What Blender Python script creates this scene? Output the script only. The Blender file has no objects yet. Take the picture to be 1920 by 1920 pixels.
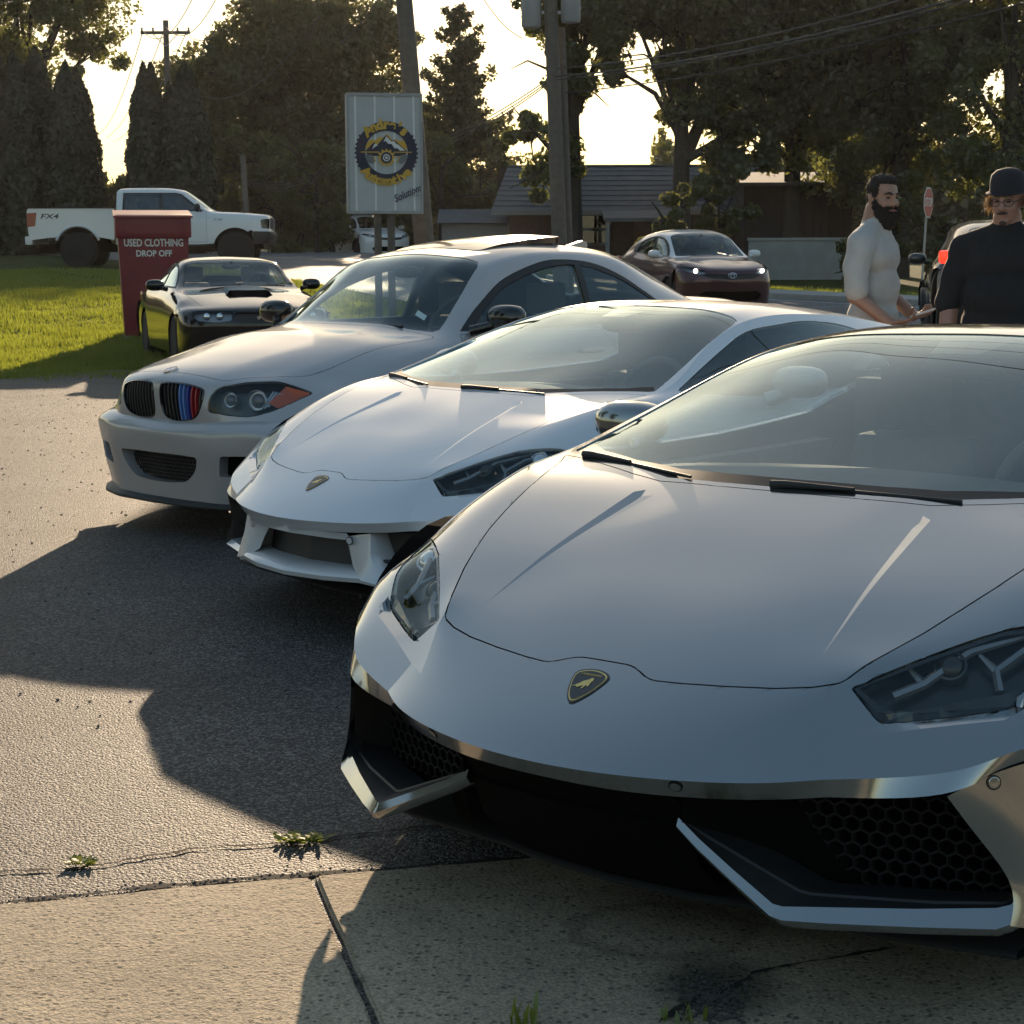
import bpy, bmesh, math, random
import numpy as np
from mathutils import Vector, Matrix
from mathutils.geometry import tessellate_polygon

# ------------------------------------------------------------------ camera, sky, sun, exposure
SC = bpy.context.scene
COL = SC.collection
CAM_H, CAM_PITCH, CAM_ROLL, FPX = 1.357, 8.057, -0.224, 3359.7
cam_data = bpy.data.cameras.new("camera")
cam = bpy.data.objects.new("camera", cam_data)
COL.objects.link(cam)
cam_data.sensor_width = 36.0
cam_data.lens = FPX / 1920.0 * 36.0
cam_data.clip_start, cam_data.clip_end = 0.1, 3000.0
cam.matrix_world = (Matrix.Translation((0, 0, CAM_H)) @ Matrix.Rotation(math.radians(90 - CAM_PITCH), 4, 'X')
                    @ Matrix.Rotation(math.radians(CAM_ROLL), 4, 'Z'))
SC.camera = cam

SUN_ELEV, SUN_AZ = 14.5, 0.2          # degrees; azimuth from the viewing direction, to the right
world = bpy.data.worlds.new("World")
SC.world = world
world.use_nodes = True
wn = world.node_tree
wn.nodes.clear()
sky = wn.nodes.new("ShaderNodeTexSky")
sky.sky_type = 'NISHITA'
sky.sun_disc = False
sky.sun_elevation = math.radians(SUN_ELEV)
sky.sun_rotation = math.radians(SUN_AZ)
sky.air_density, sky.dust_density, sky.ozone_density = 1.0, 1.1, 1.5
bg = wn.nodes.new("ShaderNodeBackground")
bg.inputs["Strength"].default_value = 0.15
wo = wn.nodes.new("ShaderNodeOutputWorld")
# thin high haze evens the sky out: its brightness range is compressed as a whole
gm_ = wn.nodes.new("ShaderNodeGamma")
gm_.inputs[1].default_value = 0.55
hs_ = wn.nodes.new("ShaderNodeHueSaturation")
hs_.inputs["Saturation"].default_value = 1.45
wn.links.new(gm_.outputs[0], hs_.inputs["Color"])
wn.links.new(sky.outputs[0], gm_.inputs[0])
tn_ = wn.nodes.new("ShaderNodeMix")
tn_.data_type, tn_.blend_type = 'RGBA', 'MULTIPLY'
tn_.inputs[0].default_value = 1.0
tn_.inputs[7].default_value = (1.0, 0.955, 0.86, 1)
wn.links.new(hs_.outputs[0], tn_.inputs[6])
wn.links.new(tn_.outputs[2], bg.inputs[0])
wn.links.new(bg.outputs[0], wo.inputs[0])

sun_data = bpy.data.lights.new("sun", 'SUN')
sun_data.energy = 4.2
sun_data.angle = math.radians(0.55)
sun_data.color = (1.0, 0.76, 0.51)
sun = bpy.data.objects.new("sun", sun_data)
COL.objects.link(sun)
_e, _a = math.radians(SUN_ELEV), math.radians(SUN_AZ)
SUN_DIR = Vector((math.sin(_a) * math.cos(_e), math.cos(_a) * math.cos(_e), math.sin(_e)))
sun.rotation_euler = SUN_DIR.to_track_quat('Z', 'Y').to_euler()
sun.location = (0, 40, 30)

SC.view_settings.view_transform = 'Standard'
SC.view_settings.look = 'None'
SC.view_settings.exposure = 1.12
SC.view_settings.gamma = 1.0
SC.view_settings.use_curve_mapping = False
SC.render.engine = 'CYCLES'
SC.cycles.use_denoising = True
SC.cycles.max_bounces = 6
SC.cycles.transparent_max_bounces = 14
SC.cycles.transmission_bounces = 6
SC.cycles.glossy_bounces = 3
SC.cycles.diffuse_bounces = 2
SC.cycles.volume_bounces = 0
SC.cycles.caustics_reflective = False
SC.cycles.caustics_refractive = False
SC.cycles.sample_clamp_indirect = 6.0

random.seed(7)
RNG = np.random.default_rng(7)

# ------------------------------------------------------------------ small helpers
def link(o, parent=None):
    COL.objects.link(o)
    if parent is not None:
        o.parent = parent
    return o

def tag(o, label=None, cat=None, group=None, kind=None):
    if label: o["label"] = label
    if cat: o["category"] = cat
    if group: o["group"] = group
    if kind: o["kind"] = kind
    return o

def empty(name, loc=(0, 0, 0), rz=0.0):
    o = bpy.data.objects.new(name, None)
    o.location = loc
    o.rotation_euler = (0, 0, rz)
    o.empty_display_size = 0.2
    return link(o)

def pyobj(name, verts, faces, mat, parent=None, smooth=None, loc=None):
    me = bpy.data.meshes.new(name)
    me.from_pydata([tuple(v) for v in verts], [], [tuple(f) for f in faces])
    me.update()
    if mat is not None:
        for m in (mat if isinstance(mat, (list, tuple)) else [mat]): me.materials.append(m)
    if smooth is not None:
        me.shade_smooth() if smooth >= 180 else smooth_angle(me, smooth)
    o = bpy.data.objects.new(name, me)
    if loc is not None: o.location = loc
    return link(o, parent)

def smooth_angle(me, deg):
    me.shade_smooth()
    me.set_sharp_from_angle(angle=math.radians(deg))

def bmobj(name, bm, mat, parent=None, smooth=None, loc=None):
    me = bpy.data.meshes.new(name)
    bm.to_mesh(me)
    bm.free()
    for m in (mat if isinstance(mat, (list, tuple)) else [mat]): me.materials.append(m)
    if smooth is not None: smooth_angle(me, smooth)
    o = bpy.data.objects.new(name, me)
    if loc is not None: o.location = loc
    return link(o, parent)

def box(bm, x0, x1, y0, y1, z0, z1, mi=0):
    vs = [bm.verts.new((x, y, z)) for z in (z0, z1) for y in (y0, y1) for x in (x0, x1)]
    fs = [(0, 2, 3, 1), (4, 5, 7, 6), (0, 1, 5, 4), (2, 6, 7, 3), (0, 4, 6, 2), (1, 3, 7, 5)]
    for f in fs:
        bm.faces.new([vs[i] for i in f]).material_index = mi
    return vs

def bevel_all(bm, w, seg=2):
    bmesh.ops.bevel(bm, geom=list(bm.edges), offset=w, segments=seg, affect='EDGES', profile=0.6)

def tube(bm, pts, r, n=8, caps=True, mi=0):
    """tube along points; r a number or one per point"""
    pts = [Vector(p) for p in pts]
    rr = r if isinstance(r, (list, tuple)) else [r] * len(pts)
    prev = None
    up = Vector((0, 0, 1))
    rings = []
    for i, p in enumerate(pts):
        a = pts[max(i - 1, 0)]
        b = pts[min(i + 1, len(pts) - 1)]
        d = (b - a).normalized()
        if prev is None:
            s = d.cross(up)
            if s.length < 1e-3: s = d.cross(Vector((1, 0, 0)))
            s.normalize()
        else:
            s = prev - d * prev.dot(d)
            s.normalize()
        prev = s
        t = d.cross(s)
        rings.append([bm.verts.new(p + (s * math.cos(2 * math.pi * k / n) + t * math.sin(2 * math.pi * k / n)) * rr[i]) for k in range(n)])
    for A, B in zip(rings, rings[1:]):
        for k in range(n):
            bm.faces.new((A[k], A[(k + 1) % n], B[(k + 1) % n], B[k])).material_index = mi
    if caps:
        bm.faces.new(rings[0][::-1]).material_index = mi
        bm.faces.new(rings[-1]).material_index = mi
    return rings

def lathe(bm, prof, n=24, axis='Z', mi=0, closed=False):
    """prof: list of (r, h)"""
    rings = []
    for r, h in prof:
        ring = []
        for k in range(n):
            c, s = math.cos(2 * math.pi * k / n) * r, math.sin(2 * math.pi * k / n) * r
            ring.append(bm.verts.new((c, s, h) if axis == 'Z' else ((c, h, s) if axis == 'Y' else (h, c, s))))
        rings.append(ring)
    prs = list(zip(rings, rings[1:])) + ([(rings[-1], rings[0])] if closed else [])
    for A, B in prs:
        for k in range(n):
            bm.faces.new((A[k], A[(k + 1) % n], B[(k + 1) % n], B[k])).material_index = mi
    if not closed:
        if prof[0][0] > 1e-5: bm.faces.new(rings[0][::-1]).material_index = mi
        if prof[-1][0] > 1e-5: bm.faces.new(rings[-1]).material_index = mi
    return rings

def prism(bm, poly, axis, a, b, mi=0):
    """extrude a 2D polygon along an axis from a to b"""
    def mk(p, h):
        if axis == 'X': return (h, p[0], p[1])
        if axis == 'Y': return (p[0], h, p[1])
        return (p[0], p[1], h)
    A = [bm.verts.new(mk(p, a)) for p in poly]
    B = [bm.verts.new(mk(p, b)) for p in poly]
    n = len(poly)
    fs = []
    for k in range(n):
        f = bm.faces.new((A[k], A[(k + 1) % n], B[(k + 1) % n], B[k])); f.material_index = mi; fs.append(f)
    f = bm.faces.new(A[::-1]); f.material_index = mi; fs.append(f)
    f = bm.faces.new(B); f.material_index = mi; fs.append(f)
    bmesh.ops.recalc_face_normals(bm, faces=fs)
    return fs

def fillet(poly, r, n=4, closed=True):
    """round the corners of a 2D polygon; r one number or one per point"""
    out = []
    N = len(poly)
    for i, p in enumerate(poly):
        ri = r[i] if isinstance(r, (list, tuple)) else r
        if ri <= 0 or (not closed and i in (0, N - 1)):
            out.append(tuple(p)); continue
        a, b = np.array(poly[i - 1], float), np.array(poly[(i + 1) % N], float)
        p = np.array(p, float)
        u, v = a - p, b - p
        lu, lv = np.linalg.norm(u), np.linalg.norm(v)
        u, v = u / lu, v / lv
        d = min(ri, lu * .45, lv * .45)
        for k in range(n + 1):
            t = k / n
            q = (1 - t) ** 2 * (p + u * d) + 2 * t * (1 - t) * p + t * t * (p + v * d)
            out.append((float(q[0]), float(q[1])))
    return out

def smoothline(pts, n=6, closed=False):
    """Catmull-Rom through points (any dimension)"""
    P = [np.array(p, float) for p in pts]
    N = len(P)
    out = []
    rng = range(N) if closed else range(N - 1)
    for i in rng:
        p0 = P[(i - 1) % N] if (closed or i > 0) else 2 * P[0] - P[1]
        p1, p2 = P[i], P[(i + 1) % N]
        p3 = P[(i + 2) % N] if (closed or i + 2 < N) else 2 * P[-1] - P[-2]
        for k in range(n):
            t = k / n
            out.append(tuple(.5 * (2 * p1 + (p2 - p0) * t + (2 * p0 - 5 * p1 + 4 * p2 - p3) * t * t + (3 * p1 - p0 - 3 * p2 + p3) * t ** 3)))
    if not closed: out.append(tuple(P[-1]))
    return out

# ------------------------------------------------------------------ materials
def new_mat(name):
    m = bpy.data.materials.new(name)
    m.use_nodes = True
    nt = m.node_tree
    return m, nt, nt.nodes["Principled BSDF"]

def nd(nt, typ, **kw):
    n = nt.nodes.new(typ)
    for k, v in kw.items(): setattr(n, k, v)
    return n

def plain(name, col, rough=.5, metal=0., spec=.5, coat=0., noise=0., nscale=30., bump=0., bscale=80., emit=None, estr=0.):
    """one colour with a little uneven wear: noise varies value, bump gives relief"""
    m, nt, b = new_mat(name)
    b.inputs["Roughness"].default_value = rough
    b.inputs["Metallic"].default_value = metal
    b.inputs["Specular IOR Level"].default_value = spec
    b.inputs["Coat Weight"].default_value = coat
    b.inputs["Coat Roughness"].default_value = .05
    b.inputs["Base Color"].default_value = (*col, 1)
    tc = nd(nt, "ShaderNodeTexCoord")
    if noise > 0:
        n = nd(nt, "ShaderNodeTexNoise"); n.inputs["Scale"].default_value = nscale; n.inputs["Detail"].default_value = 6
        nt.links.new(tc.outputs["Object"], n.inputs["Vector"])
        mx = nd(nt, "ShaderNodeMix", data_type='RGBA')
        mx.inputs[6].default_value = (*[c * (1 - noise) for c in col], 1)
        mx.inputs[7].default_value = (*[min(1, c * (1 + noise)) for c in col], 1)
        nt.links.new(n.outputs["Fac"], mx.inputs[0])
        nt.links.new(mx.outputs[2], b.inputs["Base Color"])
    if bump > 0:
        n = nd(nt, "ShaderNodeTexNoise"); n.inputs["Scale"].default_value = bscale; n.inputs["Detail"].default_value = 4
        nt.links.new(tc.outputs["Object"], n.inputs["Vector"])
        bp_ = nd(nt, "ShaderNodeBump"); bp_.inputs["Strength"].default_value = bump; bp_.inputs["Distance"].default_value = .01
        nt.links.new(n.outputs["Fac"], bp_.inputs["Height"])
        nt.links.new(bp_.outputs[0], b.inputs["Normal"])
    if emit:
        b.inputs["Emission Color"].default_value = (*emit, 1)
        b.inputs["Emission Strength"].default_value = estr
    return m

def paint(name, col, metal=.6, rough=.35, flake=.03, dust=.06, spec=.5):
    """car paint: metallic flake base under clear coat, with a film of dust"""
    m, nt, b = new_mat(name)
    tc = nd(nt, "ShaderNodeTexCoord")
    n = nd(nt, "ShaderNodeTexNoise"); n.inputs["Scale"].default_value = 900; n.inputs["Detail"].default_value = 1
    nt.links.new(tc.outputs["Object"], n.inputs["Vector"])
    d = nd(nt, "ShaderNodeTexNoise"); d.inputs["Scale"].default_value = 2.3; d.inputs["Detail"].default_value = 7; d.inputs["Roughness"].default_value = .7
    nt.links.new(tc.outputs["Object"], d.inputs["Vector"])
    mx = nd(nt, "ShaderNodeMix", data_type='RGBA')
    mx.inputs[6].default_value = (*[c * (1 - flake * 3) for c in col], 1)
    mx.inputs[7].default_value = (*[min(1, c * (1 + flake * 3)) for c in col], 1)
    nt.links.new(n.outputs["Fac"], mx.inputs[0])
    nt.links.new(mx.outputs[2], b.inputs["Base Color"])
    b.inputs["Metallic"].default_value = metal
    b.inputs["Roughness"].default_value = rough
    b.inputs["Coat Weight"].default_value = 1.0
    b.inputs["Specular IOR Level"].default_value = spec
    b.inputs["Coat IOR"].default_value = 1.5
    mr = nd(nt, "ShaderNodeMapRange")
    mr.inputs[1].default_value, mr.inputs[2].default_value = .4, .75
    mr.inputs[3].default_value, mr.inputs[4].default_value = .015, .015 + dust
    nt.links.new(d.outputs["Fac"], mr.inputs[0])
    nt.links.new(mr.outputs[0], b.inputs["Coat Roughness"])
    # slight orange peel in the clear coat
    op = nd(nt, "ShaderNodeTexNoise"); op.inputs["Scale"].default_value = 140; op.inputs["Detail"].default_value = 1
    nt.links.new(tc.outputs["Object"], op.inputs["Vector"])
    bu = nd(nt, "ShaderNodeBump"); bu.inputs["Strength"].default_value = .012; bu.inputs["Distance"].default_value = .01
    nt.links.new(op.outputs["Fac"], bu.inputs["Height"])
    nt.links.new(bu.outputs[0], b.inputs["Coat Normal"])
    return m

def glass(name, tint=(.55, .62, .60), ior=1.5, rough=.0, boost=1.0):
    """window pane: tinted see-through plus a Fresnel reflection"""
    m = bpy.data.materials.new(name); m.use_nodes = True
    nt = m.node_tree; nt.nodes.clear()
    out = nd(nt, "ShaderNodeOutputMaterial")
    tr = nd(nt, "ShaderNodeBsdfTransparent"); tr.inputs[0].default_value = (*tint, 1)
    gl = nd(nt, "ShaderNodeBsdfGlossy"); gl.inputs["Roughness"].default_value = rough
    gl.inputs["Color"].default_value = (.80, .95, 1., 1)
    # Schlick reflectance, the same from either side of the thin pane
    ge = nd(nt, "ShaderNodeNewGeometry")
    dp = nd(nt, "ShaderNodeVectorMath", operation='DOT_PRODUCT'); nt.links.new(ge.outputs["Normal"], dp.inputs[0]); nt.links.new(ge.outputs["Incoming"], dp.inputs[1])
    ab = nd(nt, "ShaderNodeMath", operation='ABSOLUTE'); nt.links.new(dp.outputs["Value"], ab.inputs[0])
    om = nd(nt, "ShaderNodeMath", operation='SUBTRACT'); om.inputs[0].default_value = 1.; nt.links.new(ab.outputs[0], om.inputs[1])
    pw = nd(nt, "ShaderNodeMath", operation='POWER'); pw.inputs[1].default_value = 5.; nt.links.new(om.outputs[0], pw.inputs[0])
    fr = nd(nt, "ShaderNodeMath", operation='MULTIPLY_ADD'); fr.inputs[1].default_value = .94; fr.inputs[2].default_value = .06; nt.links.new(pw.outputs[0], fr.inputs[0])
    mu = nd(nt, "ShaderNodeMath", operation='MULTIPLY', use_clamp=True); mu.inputs[1].default_value = boost
    mix = nd(nt, "ShaderNodeMixShader")
    nt.links.new(fr.outputs[0], mu.inputs[0]); nt.links.new(mu.outputs[0], mix.inputs[0])
    nt.links.new(tr.outputs[0], mix.inputs[1]); nt.links.new(gl.outputs[0], mix.inputs[2])
    nt.links.new(mix.outputs[0], out.inputs[0])
    return m

M = {}
M['silver'] = paint('silver_paint', (.335, .35, .355), metal=.95, rough=.14, flake=.04)
M['white_pearl'] = paint('pearl_white_paint', (.70, .71, .74), metal=.15, rough=.4, flake=.02)
M['taupe'] = paint('warm_grey_paint', (.42, .405, .41), metal=.25, rough=.4, flake=.02)
M['black_paint'] = paint('black_paint', (.006, .0065, .008), metal=0., rough=.12, flake=.02, dust=.02, spec=.1)
M['maroon'] = paint('maroon_paint', (.055, .010, .016), metal=.4, rough=.35, flake=.05)
M['white_paint'] = paint('white_paint', (.74, .74, .74), metal=0., rough=.35, flake=.0)
M['dark_paint'] = paint('dark_car_paint', (.02, .021, .024), metal=.2, rough=.35)
M['trim'] = plain('black_trim', (.018, .018, .019), rough=.55, noise=.3, nscale=20)
M['gloss_black'] = plain('gloss_black_trim', (.008, .008, .009), rough=.12, coat=.6)
M['liner'] = plain('dark_liner', (.004, .004, .004), rough=1., spec=.05)
M['cabin'] = plain('cabin_trim', (.050, .048, .047), rough=.75, noise=.3, bump=.2, bscale=400)
M['rubber'] = plain('tyre_rubber', (.016, .016, .016), rough=.85, noise=.35, nscale=60, bump=.3, bscale=120)
M['alloy'] = plain('alloy_metal', (.55, .55, .56), rough=.28, metal=1.0, noise=.1)
M['dark_alloy'] = plain('dark_alloy', (.05, .05, .052), rough=.35, metal=.8, noise=.2)
M['chrome'] = plain('bright_chrome', (.75, .76, .78), rough=.08, metal=1.0)
M['glass'] = glass('window_glass', (.86, .93, .91), boost=1.5)
M['dark_glass'] = glass('tinted_window_glass', (.10, .11, .11), boost=1.5)
M['lens'] = glass('lamp_lens', (.88, .90, .90), boost=.7)
M['smoke_lens'] = glass('smoked_lamp_lens', (.45, .46, .47), boost=1.3)
M['lamp_dark'] = plain('lamp_housing', (.02, .021, .023), rough=.3, coat=.3)
M['lamp_grey'] = plain('lamp_reflector_grey', (.25, .26, .28), rough=.25, metal=.6)
M['amber'] = plain('amber_lens', (.50, .085, .02), rough=.15, coat=.5)
M['red_lens'] = plain('red_lens', (.28, .01, .01), rough=.15, coat=.5)
M['gold'] = plain('gold_badge', (.75, .58, .22), rough=.3, metal=.8)
M['badge_black'] = plain('badge_black', (.01, .01, .011), rough=.2, coat=.5)
M['badge_blue'] = plain('badge_blue', (.05, .13, .45), rough=.2, coat=.5)
M['badge_white'] = plain('badge_white', (.75, .76, .78), rough=.25, coat=.5)
# ------------------------------------------------------------------ car body machinery
def _nat(t, P, tt):
    """natural cubic spline through P (n,3) at knots t, evaluated at tt"""
    n = len(t)
    if n == 2:
        w = ((tt - t[0]) / (t[1] - t[0]))[:, None]
        return P[0] * (1 - w) + P[1] * w
    h = np.diff(t)
    A = np.zeros((n, n)); B = np.zeros((n, P.shape[1]))
    A[0, 0] = A[-1, -1] = 1
    for i in range(1, n - 1):
        A[i, i - 1], A[i, i], A[i, i + 1] = h[i - 1], 2 * (h[i - 1] + h[i]), h[i]
        B[i] = 6 * ((P[i + 1] - P[i]) / h[i] - (P[i] - P[i - 1]) / h[i - 1])
    K = np.linalg.solve(A, B)
    i = np.clip(np.searchsorted(t, tt, side='right') - 1, 0, n - 2)
    a = (t[i + 1] - tt)[:, None]; b = (tt - t[i])[:, None]; hh = h[i][:, None]
    return (K[i] * a ** 3 / (6 * hh) + K[i + 1] * b ** 3 / (6 * hh)
            + (P[i] / hh - K[i] * hh / 6) * a + (P[i + 1] / hh - K[i + 1] * hh / 6) * b)

def _aki(t, P, tt):
    """Akima-type spline: no overshoot next to sharp bends"""
    n = len(t)
    if n < 4: return _nat(t, P, tt)
    h = np.diff(t)[:, None]
    m = np.diff(P, axis=0) / h
    m = np.concatenate([[3 * m[0] - 2 * m[1]], [2 * m[0] - m[1]], m, [2 * m[-1] - m[-2]], [3 * m[-1] - 2 * m[-2]]])
    w1 = np.abs(m[3:] - m[2:-1]) + np.abs(m[3:] + m[2:-1]) * .5
    w2 = np.abs(m[1:-2] - m[:-3]) + np.abs(m[1:-2] + m[:-3]) * .5
    s = w1 + w2
    T = np.where(s > 1e-9, (w1 * m[1:-2] + w2 * m[2:-1]) / np.maximum(s, 1e-9), (m[1:-2] + m[2:-1]) * .5)
    i = np.clip(np.searchsorted(t, tt, side='right') - 1, 0, n - 2)
    hh = h[i]; u = ((tt - t[i])[:, None]) / hh
    return ((1 + 2 * u) * (1 - u) ** 2 * P[i] + u * (1 - u) ** 2 * hh * T[i] + u * u * (3 - 2 * u) * P[i + 1] + u * u * (u - 1) * hh * T[i + 1])

def _segs(knots, creases, step):
    """list of (first knot, last knot, sample params) pieces between creases"""
    cut = [0] + sorted(c for c in creases if 0 < c < len(knots) - 1) + [len(knots) - 1]
    out = []
    for a, b in zip(cut, cut[1:]):
        tt = []
        for k in range(a, b):
            n = max(2, int(math.ceil((knots[k + 1] - knots[k]) / step)))
            tt += list(np.linspace(knots[k], knots[k + 1], n, endpoint=False))
        tt.append(knots[b])
        out.append((a, b, np.array(tt)))
    return out

def loft(T, step=.03, crease_r=(), crease_c=(), sym=True, soft=False):
    """T: rows x cols of points, column 0 on the centre plane. Returns patches: arrays (nu, nv, 3)"""
    T = np.array(T, float)
    R, C = T.shape[:2]
    ku = np.concatenate([[0], np.cumsum(np.maximum(.02, np.linalg.norm(np.diff(T, axis=0), axis=2).mean(1)))])
    kv = np.concatenate([[0], np.cumsum(np.maximum(.02, np.linalg.norm(np.diff(T, axis=1), axis=2).mean(0)))])
    su, sv = _segs(ku, crease_r, step), _segs(kv, crease_c, step)
    patches = []
    for (a0, b0, tv) in sv:
        # spline across, row by row
        rows = []
        for r in range(R):
            if a0 == 0 and sym:
                P = np.concatenate([T[r, 1:b0 + 1][::-1] * np.array([1, -1, 1]), T[r, :b0 + 1]])
                t = np.concatenate([-kv[1:b0 + 1][::-1], kv[:b0 + 1]])
            else:
                P = T[r, a0:b0 + 1]; t = kv[a0:b0 + 1]
            rows.append((_aki if soft else _nat)(t, P, tv))
        rows = np.array(rows)                      # R x nv x 3
        for (a1, b1, tu) in su:
            Q = rows[a1:b1 + 1]
            G = (_aki if soft else _nat)(ku[a1:b1 + 1], Q.reshape(b1 - a1 + 1, -1), tu).reshape(len(tu), len(tv), 3)
            if a0 == 0 and sym: G[:, 0, 1] = 0
            patches.append(G)
    return patches

class Body:
    """half of a car body (y >= 0) as a fine mesh that can be cut into panels"""
    def __init__(self, patches):
        self.bm = bm = bmesh.new()
        self.n0 = bm.verts.layers.float_vector.new('n0')
        self.pid = bm.faces.layers.int.new('pid')
        self.cut = bm.edges.layers.int.new('cut')
        self.flat = bm.faces.layers.int.new('flat')
        self.names = {0: 'body'}
        for G in patches: self.add(G)
        bm.normal_update()

    def add(self, G, pid=0):
        bm = self.bm
        nu, nv = G.shape[:2]
        du = np.gradient(G, axis=0); dv = np.gradient(G, axis=1)
        N = np.cross(du, dv)
        ln = np.linalg.norm(N, axis=2, keepdims=True)
        N = N / np.maximum(ln, 1e-9)
        # outward = away from the inner axis of the car
        c = np.stack([G[..., 0], 0 * G[..., 0], np.clip(G[..., 2], .45, .6)], -1)
        c[..., 0] = np.clip(c[..., 0], .9, G[..., 0].max() * .5 + 1.6)
        if ((N * (G - c)).sum(-1)).mean() < 0: N = -N; flip = True
        else: flip = False
        V = [[bm.verts.new(G[i, j]) for j in range(nv)] for i in range(nu)]
        for i in range(nu):
            for j in range(nv): V[i][j][self.n0] = N[i, j]
        for i in range(nu - 1):
            for j in range(nv - 1):
                q = [V[i][j], V[i + 1][j], V[i + 1][j + 1], V[i][j + 1]]
                if flip: q.reverse()
                try:
                    f = bm.faces.new(q); f[self.pid] = pid
                except ValueError: pass
    # axes: 'z' plan (x,y) seen from above; 'y' side (x,z); 'x' front (y,z) seen from the front; 'X' front seen from behind
    AX = {'z': (0, 1, 2, 1), 'y': (0, 2, 1, 1), 'x': (1, 2, 0, -1), 'X': (1, 2, 0, 1)}

    def region(self, name, poly, axis, within=None, lim=None, nmin=.05, cutonly=False):
        """cut the outline poly into the skin and give the faces inside it to part `name`"""
        bm = self.bm
        i, j, k, sg = self.AX[axis]
        poly = [tuple(map(float, p)) for p in poly]
        P = np.array(poly)
        lo, hi = P.min(0) - .03, P.max(0) + .03
        wid = None if within is None else {q for q, nme in self.names.items() if nme in within}
        bm.normal_update()
        def ok(f):
            if wid is not None and f[self.pid] not in wid: return False
            if f.normal[k] * sg < nmin: return False
            c = f.calc_center_median()
            if lim is not None and not (lim[0] <= c[k] <= lim[1]): return False
            return lo[0] <= c[i] <= hi[0] and lo[1] <= c[j] <= hi[1]
        cand = set(f for f in bm.faces if ok(f))
        n = len(poly)
        for a in range(n if not cutonly == 'open' else n - 1):
            p, q = poly[a], poly[(a + 1) % n]
            d = (q[0] - p[0], q[1] - p[1])
            L = math.hypot(*d)
            if L < 1e-6: continue
            no = [0, 0, 0]; no[i] = -d[1] / L; no[j] = d[0] / L
            co = [0, 0, 0]; co[i], co[j] = p
            x0, x1 = min(p[0], q[0]) - 1e-4, max(p[0], q[0]) + 1e-4
            y0, y1 = min(p[1], q[1]) - 1e-4, max(p[1], q[1]) + 1e-4
            sub = []
            for f in cand:
                if not f.is_valid: continue
                xs = [v.co[i] for v in f.verts]; ys = [v.co[j] for v in f.verts]
                if min(xs) > x1 or max(xs) < x0 or min(ys) > y1 or max(ys) < y0: continue
                s = [(v.co[i] - p[0]) * no[i] + (v.co[j] - p[1]) * no[j] for v in f.verts]
                if min(s) > -1e-6 or max(s) < 1e-6: continue
                sub.append(f)
            if not sub: continue
            es = set(e for f in sub for e in f.edges); vs = set(v for f in sub for v in f.verts)
            # only these faces may be cut: bisect works on edges, so neighbours sharing an edge stay valid
            res = bmesh.ops.bisect_plane(bm, geom=list(vs) + list(es) + sub, dist=1e-6, plane_co=co, plane_no=no)
            for g in res['geom']:
                if isinstance(g, bmesh.types.BMFace): cand.add(g)
            for g in res['geom_cut']:
                if isinstance(g, bmesh.types.BMEdge): g[self.cut] = 1
            cand = {f for f in cand if f.is_valid}
        if cutonly: return []
        inside = [f for f in cand if f.is_valid and _inpoly((f.calc_center_median()[i], f.calc_center_median()[j]), poly)]
        pid = next((q for q, nme in self.names.items() if nme == name), None)
        if pid is None:
            pid = max(self.names) + 1; self.names[pid] = name
        for f in inside: f[self.pid] = pid
        return inside

    def displace(self, faces, fn, skip=()):
        """move the vertices of faces by fn(co) -> vector; these faces get their own normals"""
        vs = set(v for f in faces for v in f.verts)
        mv = {}
        for v in vs:
            if v in skip: continue
            d = fn(v.co)
            if d: mv[v] = Vector(d)
        for v, d in mv.items(): v.co += d
        for f in faces: f[self.flat] = 1

    def part(self, name, mats, obname=None, parent=None, side='both', gap=.0018, flange=.012, offset=0., keep=None):
        """emit the faces of part `name` as an object. side: 'both' mirrors into one mesh, +1 / -1 one side"""
        bm = self.bm
        pids = {q for q, nme in self.names.items() if nme == name}
        fs = [f for f in bm.faces if f[self.pid] in pids and (keep is None or keep(f))]
        if not fs: return None
        bm.normal_update()
        fset = set(fs)
        vid, co, nrm = {}, [], []
        faces, lnorm = [], []
        # inset at cut borders
        shift = {}
        bedges = []
        for f in fs:
            for e in f.edges:
                if e[self.cut]:
                    oth = [g for g in e.link_faces if g in fset]
                    if len(oth) == 1:
                        bedges.append((e, f))
                        n = f.normal; d = (e.verts[1].co - e.verts[0].co)
                        inn = n.cross(d)
                        if inn.length < 1e-9: continue
                        inn.normalize()
                        if inn.dot(f.calc_center_median() - e.verts[0].co) < 0: inn = -inn
                        for v in e.verts: shift.setdefault(v, []).append(inn)
        sh = {}
        for v, l in shift.items():
            s = sum(l, Vector())
            if s.length > 1e-6:
                s.normalize()
                m = max(.45, min(1, s.dot(l[0]))) if l else 1
                sh[v] = s * (gap / m)
        folds = [(f, f.calc_center_median(), f.calc_area()) for f in fs if f[self.flat] == 2]
        def getv(v):
            if v not in vid:
                n0 = Vector(v[self.n0]); n0 = n0.normalized() if n0.length > 1e-6 else v.normal.copy()
                p = v.co + sh.get(v, Vector()) + n0 * offset
                if abs(v.co.y) < 1e-6: p.y = 0
                vid[v] = len(co); co.append(p); nrm.append(n0)
            return vid[v]
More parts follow.
